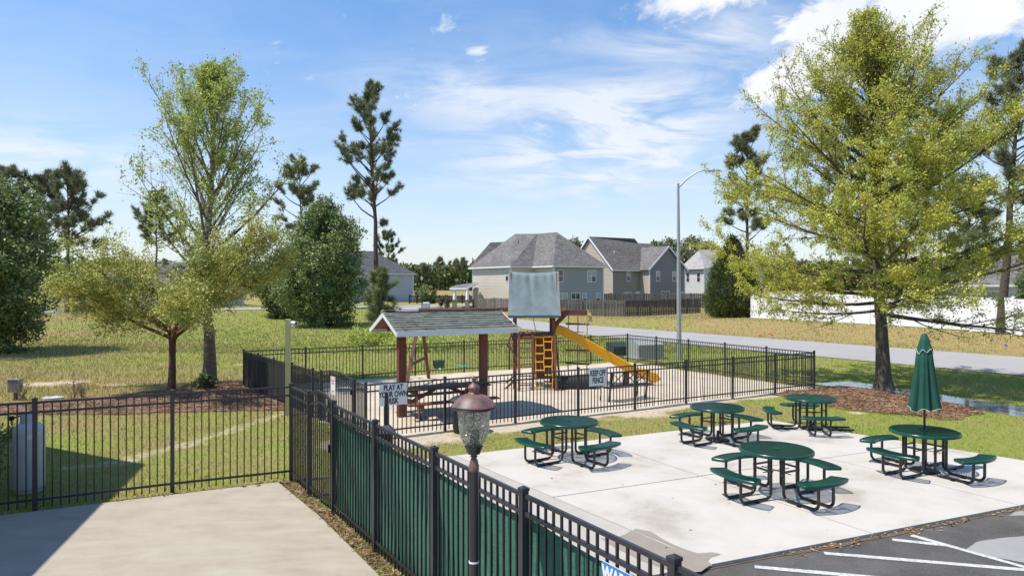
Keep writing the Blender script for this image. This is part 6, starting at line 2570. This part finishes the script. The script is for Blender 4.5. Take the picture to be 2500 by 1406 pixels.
def deciduous(label, base, H, crown_z, env, el_of, n1, leaf_mat, bark, n_leaf, leaf, r0, seed, group=None, lean=(0, 0), trunk_top=0.92, nsec=9, ntw=5, clump=0.10,
              up=0.25, asp=0.5, skew=None, name='tree', trunk_wob=0.04, forks=0, leaf_from=0.15, inner=0.2, tip_bias=1.0, prune=None, twig=0.55):
    rs = np.random.RandomState(seed)
    bx, by, bz = base
    root = thing(name, label, 'tree', (bx, by, bz), 0, group)
    lines_t, lines_b = [], []
    # trunk
    k = 12
    zs = np.linspace(-0.15, H * trunk_top, k)
    wx = np.cumsum(rs.randn(k)) * trunk_wob
    wy = np.cumsum(rs.randn(k)) * trunk_wob
    wx[:3] *= 0.3
    wy[:3] *= 0.3
    tz = np.clip(zs / H, 0, 1)
    tp = np.stack([wx + lean[0] * tz, wy + lean[1] * tz, zs], 1)
    rad = r0 * (1 - tz / trunk_top * 0.93) ** 0.8
    rad[0] *= 1.75
    rad[1] *= 1.12
    rad = np.maximum(rad, 0.012)
    # flare: add points low on the trunk
    tp = np.insert(tp, 1, [tp[0] * 0.7 + tp[1] * 0.3], axis=0)
    rad = np.insert(rad, 1, r0 * 1.22)
    lines_t.append((tp, rad))
    trunk_at = lambda z: np.array([np.interp(z, tp[:, 2], tp[:, 0]), np.interp(z, tp[:, 2], tp[:, 1]), z])
    rad_at = lambda z: float(np.interp(z, tp[:, 2], rad))
    L_pts = []
    ga_ = 2.399963
    for i in range(n1):
        t = (i + rs.rand() * 0.8) / n1
        t = t ** tip_bias
        z = crown_z + (H * trunk_top - crown_z) * t
        az = i * ga_ + rs.randn() * 0.35
        Ln = env(t) * (0.72 + 0.42 * rs.rand())
        if skew is not None:
            Ln *= skew(az)
        if Ln < 0.15:
            continue
        el = el_of(t) + rs.randn() * 0.09
        d = np.array([math.cos(az) * math.cos(el), math.sin(az) * math.cos(el), math.sin(el)])
        p0 = trunk_at(z)
        kk = 6
        pts, dend = curve(p0, d, Ln, kk, up, 0.30, rs)
        rr = min(rad_at(z) * 0.55, 0.014 + 0.0115 * Ln)
        rads = np.linspace(rr, 0.008, kk + 1)
        lines_b.append((pts, rads))
        for j in range(nsec):
            s = leaf_from + (1 - leaf_from) * (j + rs.rand()) / nsec
            f = s * kk
            a = int(min(f, kk - 1))
            q = pts[a] * (1 - (f - a)) + pts[a + 1] * (f - a)
            dd = pts[a + 1] - pts[a]
            dd /= np.linalg.norm(dd)
            ax = np.array([0, 0, 1.0]) + rs.randn(3) * 0.45
            sgn = 1 if j % 2 else -1
            d2 = rot_about(dd, ax, sgn * (0.55 + 0.45 * rs.rand()))
            d2[2] += 0.10 * rs.randn() + up * 0.3
            L2 = Ln * (0.20 + 0.22 * rs.rand()) * (1.15 - 0.55 * s) + 0.15
            p2, _ = curve(q, d2, L2, 4, up * 0.6, 0.35, rs)
            lines_b.append((p2, np.linspace(max(0.006, rr * 0.38 * (1 - s * .6)), 0.004, 5)))
            for m in range(ntw):
                u = 0.25 + 0.75 * (m + rs.rand()) / ntw
                g2 = u * 4
                b = int(min(g2, 3))
                q2 = p2[b] * (1 - (g2 - b)) + p2[b + 1] * (g2 - b)
                d3 = (p2[b + 1] - p2[b]) / (np.linalg.norm(p2[b + 1] - p2[b]) + 1e-9) + rs.randn(3) * 0.75
                d3 /= np.linalg.norm(d3)
                L3 = twig * (0.5 + 0.8 * rs.rand()) * min(1.0, 0.35 + L2 * 0.5)
                e2 = q2 + d3 * L3
                lines_b.append((np.array([q2, (q2 + e2) / 2 + rs.randn(3) * 0.03, e2]), np.array([0.0055, 0.004, 0.0025])))
                L_pts.append((q2, e2))
    Vt, Ft = tubes_np(lines_t, 14)
    link('trunk', np_mesh('trunk', Vt, Ft, bark, True), root)
    Vb, Fb = tubes_np(lines_b, 4)
    link('branches', np_mesh('branches', Vb, Fb, bark, True), root)
    A = np.array([a for a, b in L_pts])
    B = np.array([b for a, b in L_pts])
    dens = rs.rand(len(A)) ** 1.5 + 0.04
    if prune is not None:
        dens *= prune(A)
    dens /= dens.sum()
    idx = rs.choice(len(A), n_leaf, p=dens)
    tt = rs.rand(n_leaf, 1) ** 0.8
    P = A[idx] * (1 - tt) + B[idx] * tt + rs.randn(n_leaf, 3) * clump
    Vl, Fl = leaves(P, leaf, asp, up=0.4, rs=rs, droop=0.3)
    o = link('crown', np_mesh('crown', Vl, Fl, leaf_mat), root)
    return root


def lerp_env(pts):
    xs = [p[0] for p in pts]
    ys = [p[1] for p in pts]
    return lambda t: float(np.interp(t, xs, ys))


# the big yellow-green oak beside the slab
bo = g(2157, 953)
deciduous('large yellow-green oak with a broad pyramid crown in the mulch beside the picnic slab', (bo.x, bo.y, 0.08), 13.5, 2.45,
          lerp_env([(0, 4.9), (0.10, 5.4), (0.25, 5.4), (0.5, 4.3), (0.72, 2.5), (0.9, 1.0), (1, 0.4)]),
          lerp_env([(0, -0.10), (0.12, 0.12), (0.4, 0.52), (0.8, 0.92), (1, 1.25)]), 96, M_LEAF_OAK, M_BARK, 235000, 0.078, 0.215, 3, nsec=12, ntw=7, clump=0.065, up=0.22,
          lean=(-0.55, 0), name='oak_tree', inner=0.2, leaf_from=0.14, tip_bias=1.0, prune=lambda A: (0.5 + np.clip((A[:, 2] - 2.2) / 1.2, 0, 1) * 0.5) / (1 + (np.clip(A[:, 2] - 7.5, 0, 9) / 2.6) ** 2 * 1.3))
# sparse tall tree on the left
bt = g(512, 938)
deciduous('tall slender tree with sparse fresh lime leaves and pale trunk in the mulch bed', (bt.x, bt.y, 0.06), 11.5, 3.0,
          lerp_env([(0, 3.2), (0.2, 4.2), (0.45, 4.0), (0.7, 2.6), (0.9, 1.3), (1, 0.5)]),
          lerp_env([(0, 0.55), (0.3, 0.85), (0.7, 1.05), (1, 1.3)]), 44, M_LEAF_LIME, M_BARK2, 30000, 0.092, 0.21, 8, nsec=8, ntw=4, clump=0.085, up=0.30,
          name='slender_tree', prune=lambda A: 0.15 + 0.85 * (np.sin(A[:, 0] * 1.3 + 0.6) * np.sin(A[:, 2] * 1.1 + A[:, 1]) * 0.5 + 0.5) * (0.35 + 0.65 * (A[:, 0] > -0.4)))
# olive crape myrtle in front of it
bm2 = g(419, 955)


def myrtle():
    rs = np.random.RandomState(15)
    root = thing('crape_myrtle', 'low spreading olive-leaved tree with forked brown trunk in the mulch bed', 'tree', (bm2.x, bm2.y, 0.05))
    lt, lb, tw = [], [], []
    tp = np.array([[0, 0, -0.1], [0.0, 0, 0.1], [0.02, 0, 0.7], [0.01, 0.02, 1.4], [0.04, 0.0, 1.95]])
    lt.append((tp, np.array([0.20, 0.135, 0.115, 0.11, 0.13])))
    stems = []
    for i, az in enumerate((2.9, 2.3, 1.2, 0.4, -0.3, -1.1, -2.2, 3.6, 5.2)):
        el = (0.55, 0.85, 1.0, 0.75, 0.62, 0.9, 0.8, 0.38, 0.45)[i]
        d = np.array([math.cos(az) * math.cos(el), math.sin(az) * math.cos(el), math.sin(el)])
        L = (3.7, 3.5, 3.5, 4.2, 4.6, 3.6, 3.4, 3.4, 3.9)[i]
        pts, _ = curve(tp[-1] - np.array([0, 0, 0.12 + 0.1 * (i % 3)]), d, L, 7, 0.10, 0.55, rs)
        lt.append((pts, np.linspace(0.075, 0.016, 8)))
        stems.append((pts, L))
    for pts, L in stems:
        for j in range(17):
            s = 0.22 + 0.78 * (j + rs.rand()) / 17
            f = s * 7
            a = int(min(f, 6))
            q = pts[a] * (1 - (f - a)) + pts[a + 1] * (f - a)
            dd = pts[a + 1] - pts[a]
            dd /= np.linalg.norm(dd)
            d2 = rot_about(dd, np.array([0, 0, 1.0]) + rs.randn(3) * 0.6, (1 if j % 2 else -1) * (0.6 + 0.5 * rs.rand()))
            d2[2] = d2[2] * 0.7 + 0.05
            L2 = (0.9 + 1.2 * rs.rand()) * (1.2 - 0.5 * s)
            p2, _ = curve(q, d2, L2, 4, 0.02, 0.5, rs)
            lb.append((p2, np.linspace(0.016, 0.005, 5)))
            for m in range(8):
                u = 0.2 + 0.8 * (m + rs.rand()) / 8
                g2 = u * 4
                b = int(min(g2, 3))
                q2 = p2[b] * (1 - (g2 - b)) + p2[b + 1] * (g2 - b)
                d3 = (p2[b + 1] - p2[b]) / np.linalg.norm(p2[b + 1] - p2[b]) + rs.randn(3) * 0.8
                d3 /= np.linalg.norm(d3)
                e2 = q2 + d3 * (0.25 + 0.4 * rs.rand())
                lb.append((np.array([q2, (q2 + e2) / 2 + rs.randn(3) * 0.02, e2]), np.array([0.005, 0.004, 0.0025])))
                tw.append((q2, e2))
    V, Fq = tubes_np(lt, 10)
    link('trunk', np_mesh('trunk', V, Fq, M_BARK3, True), root)
    V, Fq = tubes_np(lb, 4)
    link('branches', np_mesh('branches', V, Fq, M_BARK3, True), root)
    A = np.array([a for a, b in tw])
    B = np.array([b for a, b in tw])
    n = 62000
    w = np.clip((A[:, 2] - 1.5) / 1.0, 0.02, 1) * (rs.rand(len(A)) ** 0.7)
    w /= w.sum()
    i = rs.choice(len(A), n, p=w)
    t = rs.rand(n, 1)
    P = A[i] * (1 - t) + B[i] * t + rs.randn(n, 3) * 0.10
    V, Fq = leaves(P, 0.075, 0.55, 0.4, rs)
    link('crown', np_mesh('crown', V, Fq, M_LEAF_OLIVE), root)


myrtle()


def bushy(label, base, H, rad, z0, leaf_mat, n_leaf, leaf, seed, bark=M_BARK, name='tree', group=None, lobes=26, r0=0.25, squash=1.0, shape=None, cat='tree', fill=0.45):
    """dense crown: leaves in overlapping clumps hung on limbs, with gaps between clumps"""
    rs = np.random.RandomState(seed)
    root = thing(name, label, cat, base, 0, group)
    lt = []
    k = 7
    zs = np.linspace(-0.2, H * 0.8, k)
    tp = np.stack([np.cumsum(rs.randn(k)) * 0.06, np.cumsum(rs.randn(k)) * 0.06, zs], 1)
    rr = np.linspace(r0, 0.04, k)
    rr[0] *= 1.5
    lt.append((tp, rr))
    C, Rr = [], []
    shape = shape or (lambda t: math.sin(PI * min(1, max(0.02, t * 0.86 + 0.12))) ** 0.7)
    for i in range(lobes):
        t = (i + rs.rand()) / lobes
        z = z0 + (H - z0) * t
        az = i * 2.4 + rs.randn() * 0.4
        rmax = rad * shape(t)
        r = rmax * math.sqrt(rs.rand() * 0.8 + 0.2) * (0.78 + 0.16 * rs.rand())
        c = np.array([math.cos(az) * r, math.sin(az) * r, z])
        C.append(c)
        Rr.append((0.18 + 0.17 * rs.rand()) * rad * (0.65 + 0.35 * shape(t)))
        s = np.array([np.interp(z * 0.75, zs, tp[:, 0]), np.interp(z * 0.75, zs, tp[:, 1]), max(0.3, z * 0.72)])
        mid = (s + c) / 2 + np.array([0, 0, -0.15])
        lt.append((np.array([s, mid, c]), np.array([0.06, 0.045, 0.015]) * (r0 / 0.25)))
    V, Fq = tubes_np(lt, 7)
    link('trunk', np_mesh('trunk', V, Fq, bark, True), root)
    C = np.array(C)
    Rr = np.array(Rr)
    w = Rr ** 2
    i = rs.choice(len(C), n_leaf, p=w / w.sum())
    d = rs.randn(n_leaf, 3)
    d /= np.linalg.norm(d, axis=1)[:, None]
    # twig-sized sub clumps on the surface of each lobe
    sub = rs.randn(len(C), 40, 3)
    sub /= np.linalg.norm(sub, axis=2)[:, :, None]
    sub *= (0.45 + 0.85 * rs.rand(len(C), 40, 1))
    j = rs.randint(0, 40, n_leaf)
    P = C[i] + sub[i, j] * Rr[i][:, None] * np.array([1, 1, squash]) + rs.randn(n_leaf, 3) * (Rr[i] * 0.15)[:, None]
    P[:, 2] = np.maximum(P[:, 2], 0.03)
    V, Fq = leaves(P, leaf, 0.55, 0.5, rs)
    link('crown', np_mesh('crown', V, Fq, leaf_mat), root)
    return root


p = g(35, 862)
bushy('dark green broad tree at the field edge casting shade on the dry grass', (p.x - 1.5, p.y, p.z), 9.0, 3.9, 0.6, M_LEAF_DARK, 60000, 0.17, 31, name='dark_tree', lobes=70, r0=0.3)
p = g(790, 797)
bushy('rounded deep green tree reaching the ground between the pines', (p.x, p.y, p.z), 10.6, 4.1, 0.3, M_LEAF_DARK, 60000, 0.20, 32, name='dark_tree', lobes=75, r0=0.3)
p = g(690, 790)
bushy('mid green bushy tree half hidden behind the olive tree', (p.x - 1.5, p.y + 6, p.z), 6.2, 3.6, 0.3, M_LEAF_MID, 22000, 0.24, 33, name='bushy_tree', lobes=28)
p = g(925, 838)
bushy('rank green weeds at the foot of the young pine', (p.x + 0.4, p.y - 0.3, p.z), 0.8, 2.6, 0.05, M_LEAF_LIME, 9000, 0.12, 34, name='weed_clump', lobes=22, r0=0.03, squash=0.5, cat='weeds')
p = g(950, 848)
bushy('low green weeds along the outside of the playground back fence', (p.x + 2.2, p.y - 1.0, p.z), 0.55, 2.4, 0.05, M_LEAF_LIME, 6000, 0.11, 36, name='weed_clump', lobes=22, r0=0.03, squash=0.5, cat='weeds')
p = g(1035, 742)
bushy('dark rounded bush behind the far lamp post', (p.x, p.y + 3, p.z), 2.9, 1.9, 0.2, M_LEAF_DARK, 6000, 0.22, 37, name='bush', lobes=16, r0=0.1, cat='bush')
p = g(1087, 752)
bushy('small bare brownish shrub near the porch', (p.x, p.y, p.z), 1.6, 0.9, 0.2, M_TWIG, 2600, 0.14, 38, bark=M_TWIG, name='shrub', lobes=14, r0=0.05, cat='bush')
p = g(506, 952)
bushy('small glossy green shrub at the foot of the slender tree', (p.x, p.y - .1, 0.05), 0.42, 0.36, 0.1, M_LEAF_DARK, 900, 0.10, 39, name='shrub', lobes=10, r0=0.02, cat='bush')
bushy('dark evergreen shrub beside the propane cylinder', (-9.35, 11.75, 0), 1.25, 0.75, 0.1, M_LEAF_DARK, 6000, 0.07, 40, name='shrub', lobes=18, r0=0.05, cat='bush')
p = g(2500, 770)
bushy('green leafy tree at the end of the white fence', (31.8, 41.0, 0.9), 3.6, 1.9, 0.4, M_LEAF_MID, 9000, 0.14, 41, name='leafy_tree', lobes=20, r0=0.1)
for i_, (px_, Y_, top_, r_) in enumerate(((1640, 150, 588, 5.0), (1690, 155, 583, 5.5), (1735, 165, 598, 4.5), (1405, 165, 590, 4.5), (1600, 165, 592, 4.0))):
    q = at(px_, top_, Y_)
    zb_ = zf(q.x, Y_)
    bushy(['rounded far tree directly behind the street-light pole', 'broad far tree right of the street-light pole above the white house', 'low far tree over the ridge of the pale roof', 'far treetop between the two big roofs', 'far tree above the wing gable'][i_],
          (q.x, Y_, zb_), q.z - zb_, r_, 2.5, M_NEEDLE, 7000, 0.55, 60 + i_, name='far_tree', lobes=20, group='trees rising behind the houses')


def dry_stems(px, py, label, seed, h=0.6):
    rs = np.random.RandomState(seed)
    p = g(px, py)
    root = thing('dead_shrub', label, 'bush', (p.x, p.y, p.z))
    L = []
    for i in range(14):
        az, el = rs.rand() * 6.28, 1.1 + 0.4 * rs.rand()
        d = np.array([math.cos(az) * math.cos(el), math.sin(az) * math.cos(el), math.sin(el)])
        pts, _ = curve((rs.randn() * .05, rs.randn() * .05, 0), d, h * (0.6 + 0.6 * rs.rand()), 4, 0.1, 0.5, rs)
        L.append((pts, np.linspace(0.008, 0.003, 5)))
        for j in range(3):
            q = pts[2 + j % 3]
            e = q + rs.randn(3) * 0.09 + np.array([0, 0, 0.08])
            L.append((np.array([q, e]), np.array([0.004, 0.002])))
    V, Fq = tubes_np(L, 4)
    link('stems', np_mesh('stems', V, Fq, M_TWIG), root)
    P = np.concatenate([l[0] for l in L])
    V, Fq = leaves(P[rs.randint(0, len(P), 160)] + rs.randn(160, 3) * 0.03, 0.04, 0.5, rs=rs)
    link('dry_leaves', np_mesh('dry_leaves', V, Fq, M_DEADLEAF), root)


dry_stems(180, 978, 'tall dead shrub stems in the pine straw', 1, 0.72)
dry_stems(203, 972, 'shorter dead shrub beside the taller dead stems', 2, 0.5)
dry_stems(52, 976, 'dry weed stems around the control box', 3, 0.75)


# ---- pines
def pine(label, base, H, c0, env, n1, seed, lean=(0, 0), r0=0.2, tuft=0.34, needles=26, mat_=None, bark=M_PINEBARK, group=None, up=0.25, tips=5, el0=0.25, name='pine_tree', gaps=0.0, nw=0.030):
    rs = np.random.RandomState(seed)
    root = thing(name, label, 'tree', base, 0, group)
    k = 12
    zs = np.linspace(-0.2, H, k)
    t = np.clip(zs / H, 0, 1)
    bow = np.sin(t * 2.6) * 0.12
    tp = np.stack([lean[0] * t + bow + np.cumsum(rs.randn(k)) * 0.04, lean[1] * t + np.cumsum(rs.randn(k)) * 0.04, zs], 1)
    rad = r0 * (1 - t * 0.88)
    rad[0] *= 1.2
    V, Fq = tubes_np([(tp, rad)], 10)
    link('trunk', np_mesh('trunk', V, Fq, bark, True), root)
    lb, T, D = [], [], []
    for i in range(n1):
        tt = (i + rs.rand()) / n1
        z = c0 + (H - c0) * tt
        if rs.rand() < gaps:
            continue
        az = i * 2.4 + rs.randn() * 0.5
        L = env(tt) * (0.35 + 0.85 * rs.rand())
        el = el0 + 0.75 * tt + rs.randn() * 0.15
        d = np.array([math.cos(az) * math.cos(el), math.sin(az) * math.cos(el), math.sin(el)])
        p0 = np.array([np.interp(z, zs, tp[:, 0]), np.interp(z, zs, tp[:, 1]), z])
        pts, dd = curve(p0, d, L, 5, up, 0.45, rs)
        lb.append((pts, np.linspace(0.02 + 0.016 * L, 0.012, 6)))
        T.append(pts[-1])
        D.append(dd)
        for j in range(tips):
            s = 0.58 + 0.42 * rs.rand()
            a = int(min(s * 5, 4))
            q = pts[a] + (pts[a + 1] - pts[a]) * (s * 5 - a)
            d2 = dd + rs.randn(3) * 0.6 + np.array([0, 0, 0.25])
            d2 /= np.linalg.norm(d2)
            e = q + d2 * (0.25 + 0.30 * rs.rand()) * (0.5 + 0.25 * L)
            lb.append((np.array([q, (q + e) / 2, e]), np.array([0.014, 0.011, 0.008])))
            T.append(e)
            D.append(d2)
            T.append((q + e) / 2)
            D.append(d2)
    T.append(tp[-1])
    D.append(np.array([0, 0, 1.0]))
    V, Fq = tubes_np(lb, 4)
    link('branches', np_mesh('branches', V, Fq, bark, True), root)
    T, D = np.array(T), np.array(D)
    n = len(T) * needles
    P = np.repeat(T, needles, 0)
    d = np.repeat(D, needles, 0) * 0.55 + rs.randn(n, 3) * 0.75
    d[:, 2] += 0.18
    d /= np.linalg.norm(d, axis=1)[:, None]
    L = tuft * (0.6 + 0.6 * rs.rand(n))[:, None]
    s = np.cross(d, rs.randn(n, 3))
    s /= np.linalg.norm(s, axis=1)[:, None]
    w = nw
    Vn = np.empty((n * 3, 3))
    b0 = P + rs.randn(n, 3) * tuft * 0.12
    Vn[0::3] = b0 - s * w * 0.5
    Vn[1::3] = b0 + s * w * 0.5
    Vn[2::3] = b0 + d * L
    link('needles', np_mesh('needles', Vn, np.arange(n * 3).reshape(n, 3), mat_ or M_NEEDLE), root)
    return root


bp = g(921, 800)
tpz = lambda py, Y: CAM_H - (py - CY) * Y / F_PX
pine('tall leaning longleaf pine with a bare lower trunk standing alone against the sky', (bp.x, bp.y, bp.z), tpz(232, bp.y) - bp.z, 8.6, lerp_env([(0, 2.2), (0.12, 4.2), (0.35, 4.0), (0.6, 3.2), (0.85, 2.3), (1, 1.0)]), 54, 5, lean=((893 - 921) / F_PX * bp.y, 0.3), r0=0.27, tuft=0.44, needles=34, up=0.45, tips=10, gaps=0.2, nw=0.045)
yp = g(925, 832)
pine('young bushy pine with pale green needles at the back of the playground', (yp.x, yp.y, yp.z), tpz(672, yp.y), 0.5, lerp_env([(0, 1.25), (0.4, 1.3), (0.8, 0.8), (1, 0.3)]), 56, 6, r0=0.09, tuft=0.36, needles=30, mat_=M_NEEDLE_L, up=0.5, tips=5, el0=0.35, name='young_pine', nw=0.024)
for i_, (px_, py_top, Y_, c_, w_, lab) in enumerate((
        (735, 412, 85, 0.52, 3.9, 'broad dark pine behind the rounded deep green tree'),
        (382, 492, 95, 0.55, 3.8, 'dark pine top seen above the olive tree crown'),
        (165, 442, 70, 0.45, 4.2, 'wide old pine behind the dark tree at the field edge'),
        (105, 450, 75, 0.45, 3.6, 'second old pine crowding the wide old pine'),
        (15, 432, 72, 0.45, 3.4, 'old pine rising over the dark broad tree'),
        (945, 578, 140, 0.35, 3.8, 'pine above the slate-roofed grey house'),
        (1824, 340, 62, 0.42, 2.9, 'dark pine showing left of the oak crown'),
        (2290, 300, 60, 0.40, 3.0, 'pine trunk and crown hidden behind the oak'),
        (2210, 420, 75, 0.35, 3.0, 'farther pine screened by the oak leaves'),
        (2362, 470, 52, 0.42, 2.6, 'pine standing just behind the white fence'))):
    q = at(px_, py_top, Y_)
    zb_ = zf(q.x, Y_)
    Hh = q.z - zb_
    pine(lab, (q.x, Y_, zb_), Hh, Hh * c_, lerp_env([(0, w_ * 0.8), (0.35, w_), (0.75, w_ * 0.75), (1, w_ * 0.35)]), 40, 70 + i_, r0=0.22, tuft=0.55, needles=26, up=0.4, tips=9, group='pines behind the site', gaps=0.12, nw=0.065)
pr_ = Vector((28.3, 39.6))
zb_ = zf(pr_.x, pr_.y)
pine('tall pine with a straight dark trunk in front of the white vinyl fence', (pr_.x - 0.25, pr_.y - 0.5, zb_), tpz(160, 39.0) - zb_, 6.8, lerp_env([(0, 2.6), (0.4, 3.0), (0.8, 2.2), (1, 0.9)]), 50, 95, lean=(0.6, 0), r0=0.27, tuft=0.42, needles=30, up=0.4, tips=9, gaps=0.05, nw=0.04)
for i_, (px_, py_top, Y_) in enumerate(((1072, 636, 330), (1112, 640, 330), (1130, 638, 335), (1036, 652, 340))):
    q = at(px_, py_top, Y_)
    zb_ = zf(q.x, Y_)
    Hh = q.z - zb_
    pine(['lone far pine sticking up highest from the distant tree line', 'left one of two twin pines on the distant tree line', 'right one of two twin pines on the distant tree line', 'faint low pine on the distant tree line near the slate roof'][i_],
         (q.x, Y_, zb_), Hh, Hh * 0.62, lerp_env([(0, 2.2), (0.4, 3.4), (1, 1.4)]), 22, 100 + i_, r0=0.25, tuft=1.3, needles=16, up=0.3, tips=4, group='far pines on the tree line', nw=0.16)


def cedar():
    """conical evergreen: upswept sprays over the whole cone"""
    rs = np.random.RandomState(50)
    q = g(1775, 776)
    root = thing('cedar_tree', 'dense dark green conical cedar at the end of the wooden fence', 'tree', (q.x + 0.5, q.y, q.z))
    H, Rb = 6.9, 2.45
    V, Fq = tubes_np([(np.array([[0, 0, -0.2], [0, 0, 3], [0, 0, H * 0.95]]), np.array([0.2, 0.12, 0.02]))], 8)
    link('trunk', np_mesh('trunk', V, Fq, M_BARK3, True), root)
    n = 1500
    t = rs.rand(n) ** 1.25
    prof = np.interp(t, [0, 0.08, 0.25, 0.5, 0.8, 1], [0.62, 0.92, 1.0, 0.80, 0.38, 0.05]) * Rb
    az = rs.rand(n) * 2 * PI
    r = prof * (0.72 + 0.30 * rs.rand(n) + 0.10 * np.sin(az * 5 + t * 9))
    C = np.stack([np.cos(az) * r, np.sin(az) * r, 0.15 + t * H], 1)
    m = 26
    P = np.repeat(C, m, 0) + rs.randn(n * m, 3) * np.array([0.16, 0.16, 0.24])
    out = np.repeat(np.stack([np.cos(az) * .6, np.sin(az) * .6, np.full(n, 0.9)], 1), m, 0) + rs.randn(n * m, 3) * 0.45
    out /= np.linalg.norm(out, axis=1)[:, None]
    s = np.cross(out, rs.randn(n * m, 3))
    s /= np.linalg.norm(s, axis=1)[:, None]
    L = (0.16 + 0.18 * rs.rand(n * m))[:, None]
    Vn = np.empty((n * m * 3, 3))
    Vn[0::3] = P - s * 0.035
    Vn[1::3] = P + s * 0.035
    Vn[2::3] = P + out * L
    link('foliage', np_mesh('foliage', Vn, np.arange(n * m * 3).reshape(-1, 3), M_CEDAR), root)


cedar()


def far_wood():
    """distant forest that reads as one mass"""
    rs = np.random.RandomState(77)
    Ps, Ls = [], []
    for i in range(1500):
        a = (rs.rand() - 0.5) * R(104)
        D = 345 + 70 * rs.rand()
        x, y = math.sin(a) * D, math.cos(a) * D
        H = 9.5 + 3.5 * rs.rand() + (2.0 if rs.rand() < .12 else 0)
        m = 80
        t = rs.rand(m) ** 0.8
        r = (2.6 + 1.4 * rs.rand()) * np.sin(PI * (0.18 + 0.80 * t)) ** 0.7
        az = rs.rand(m) * 2 * PI
        z0 = zf(x, y)
        Ps.append(np.stack([x + np.cos(az) * r, y + np.sin(az) * r, z0 + 0.5 + t * H], 1))
    P = np.concatenate(Ps)
    V, Fq = leaves(P, 2.2, 0.7, 0.5, rs)
    o = link('far_forest', np_mesh('far_forest', V, Fq, M_LEAF_MID))
    tag(o, 'distant line of mixed forest along the horizon', 'forest', kind='stuff')


far_wood()
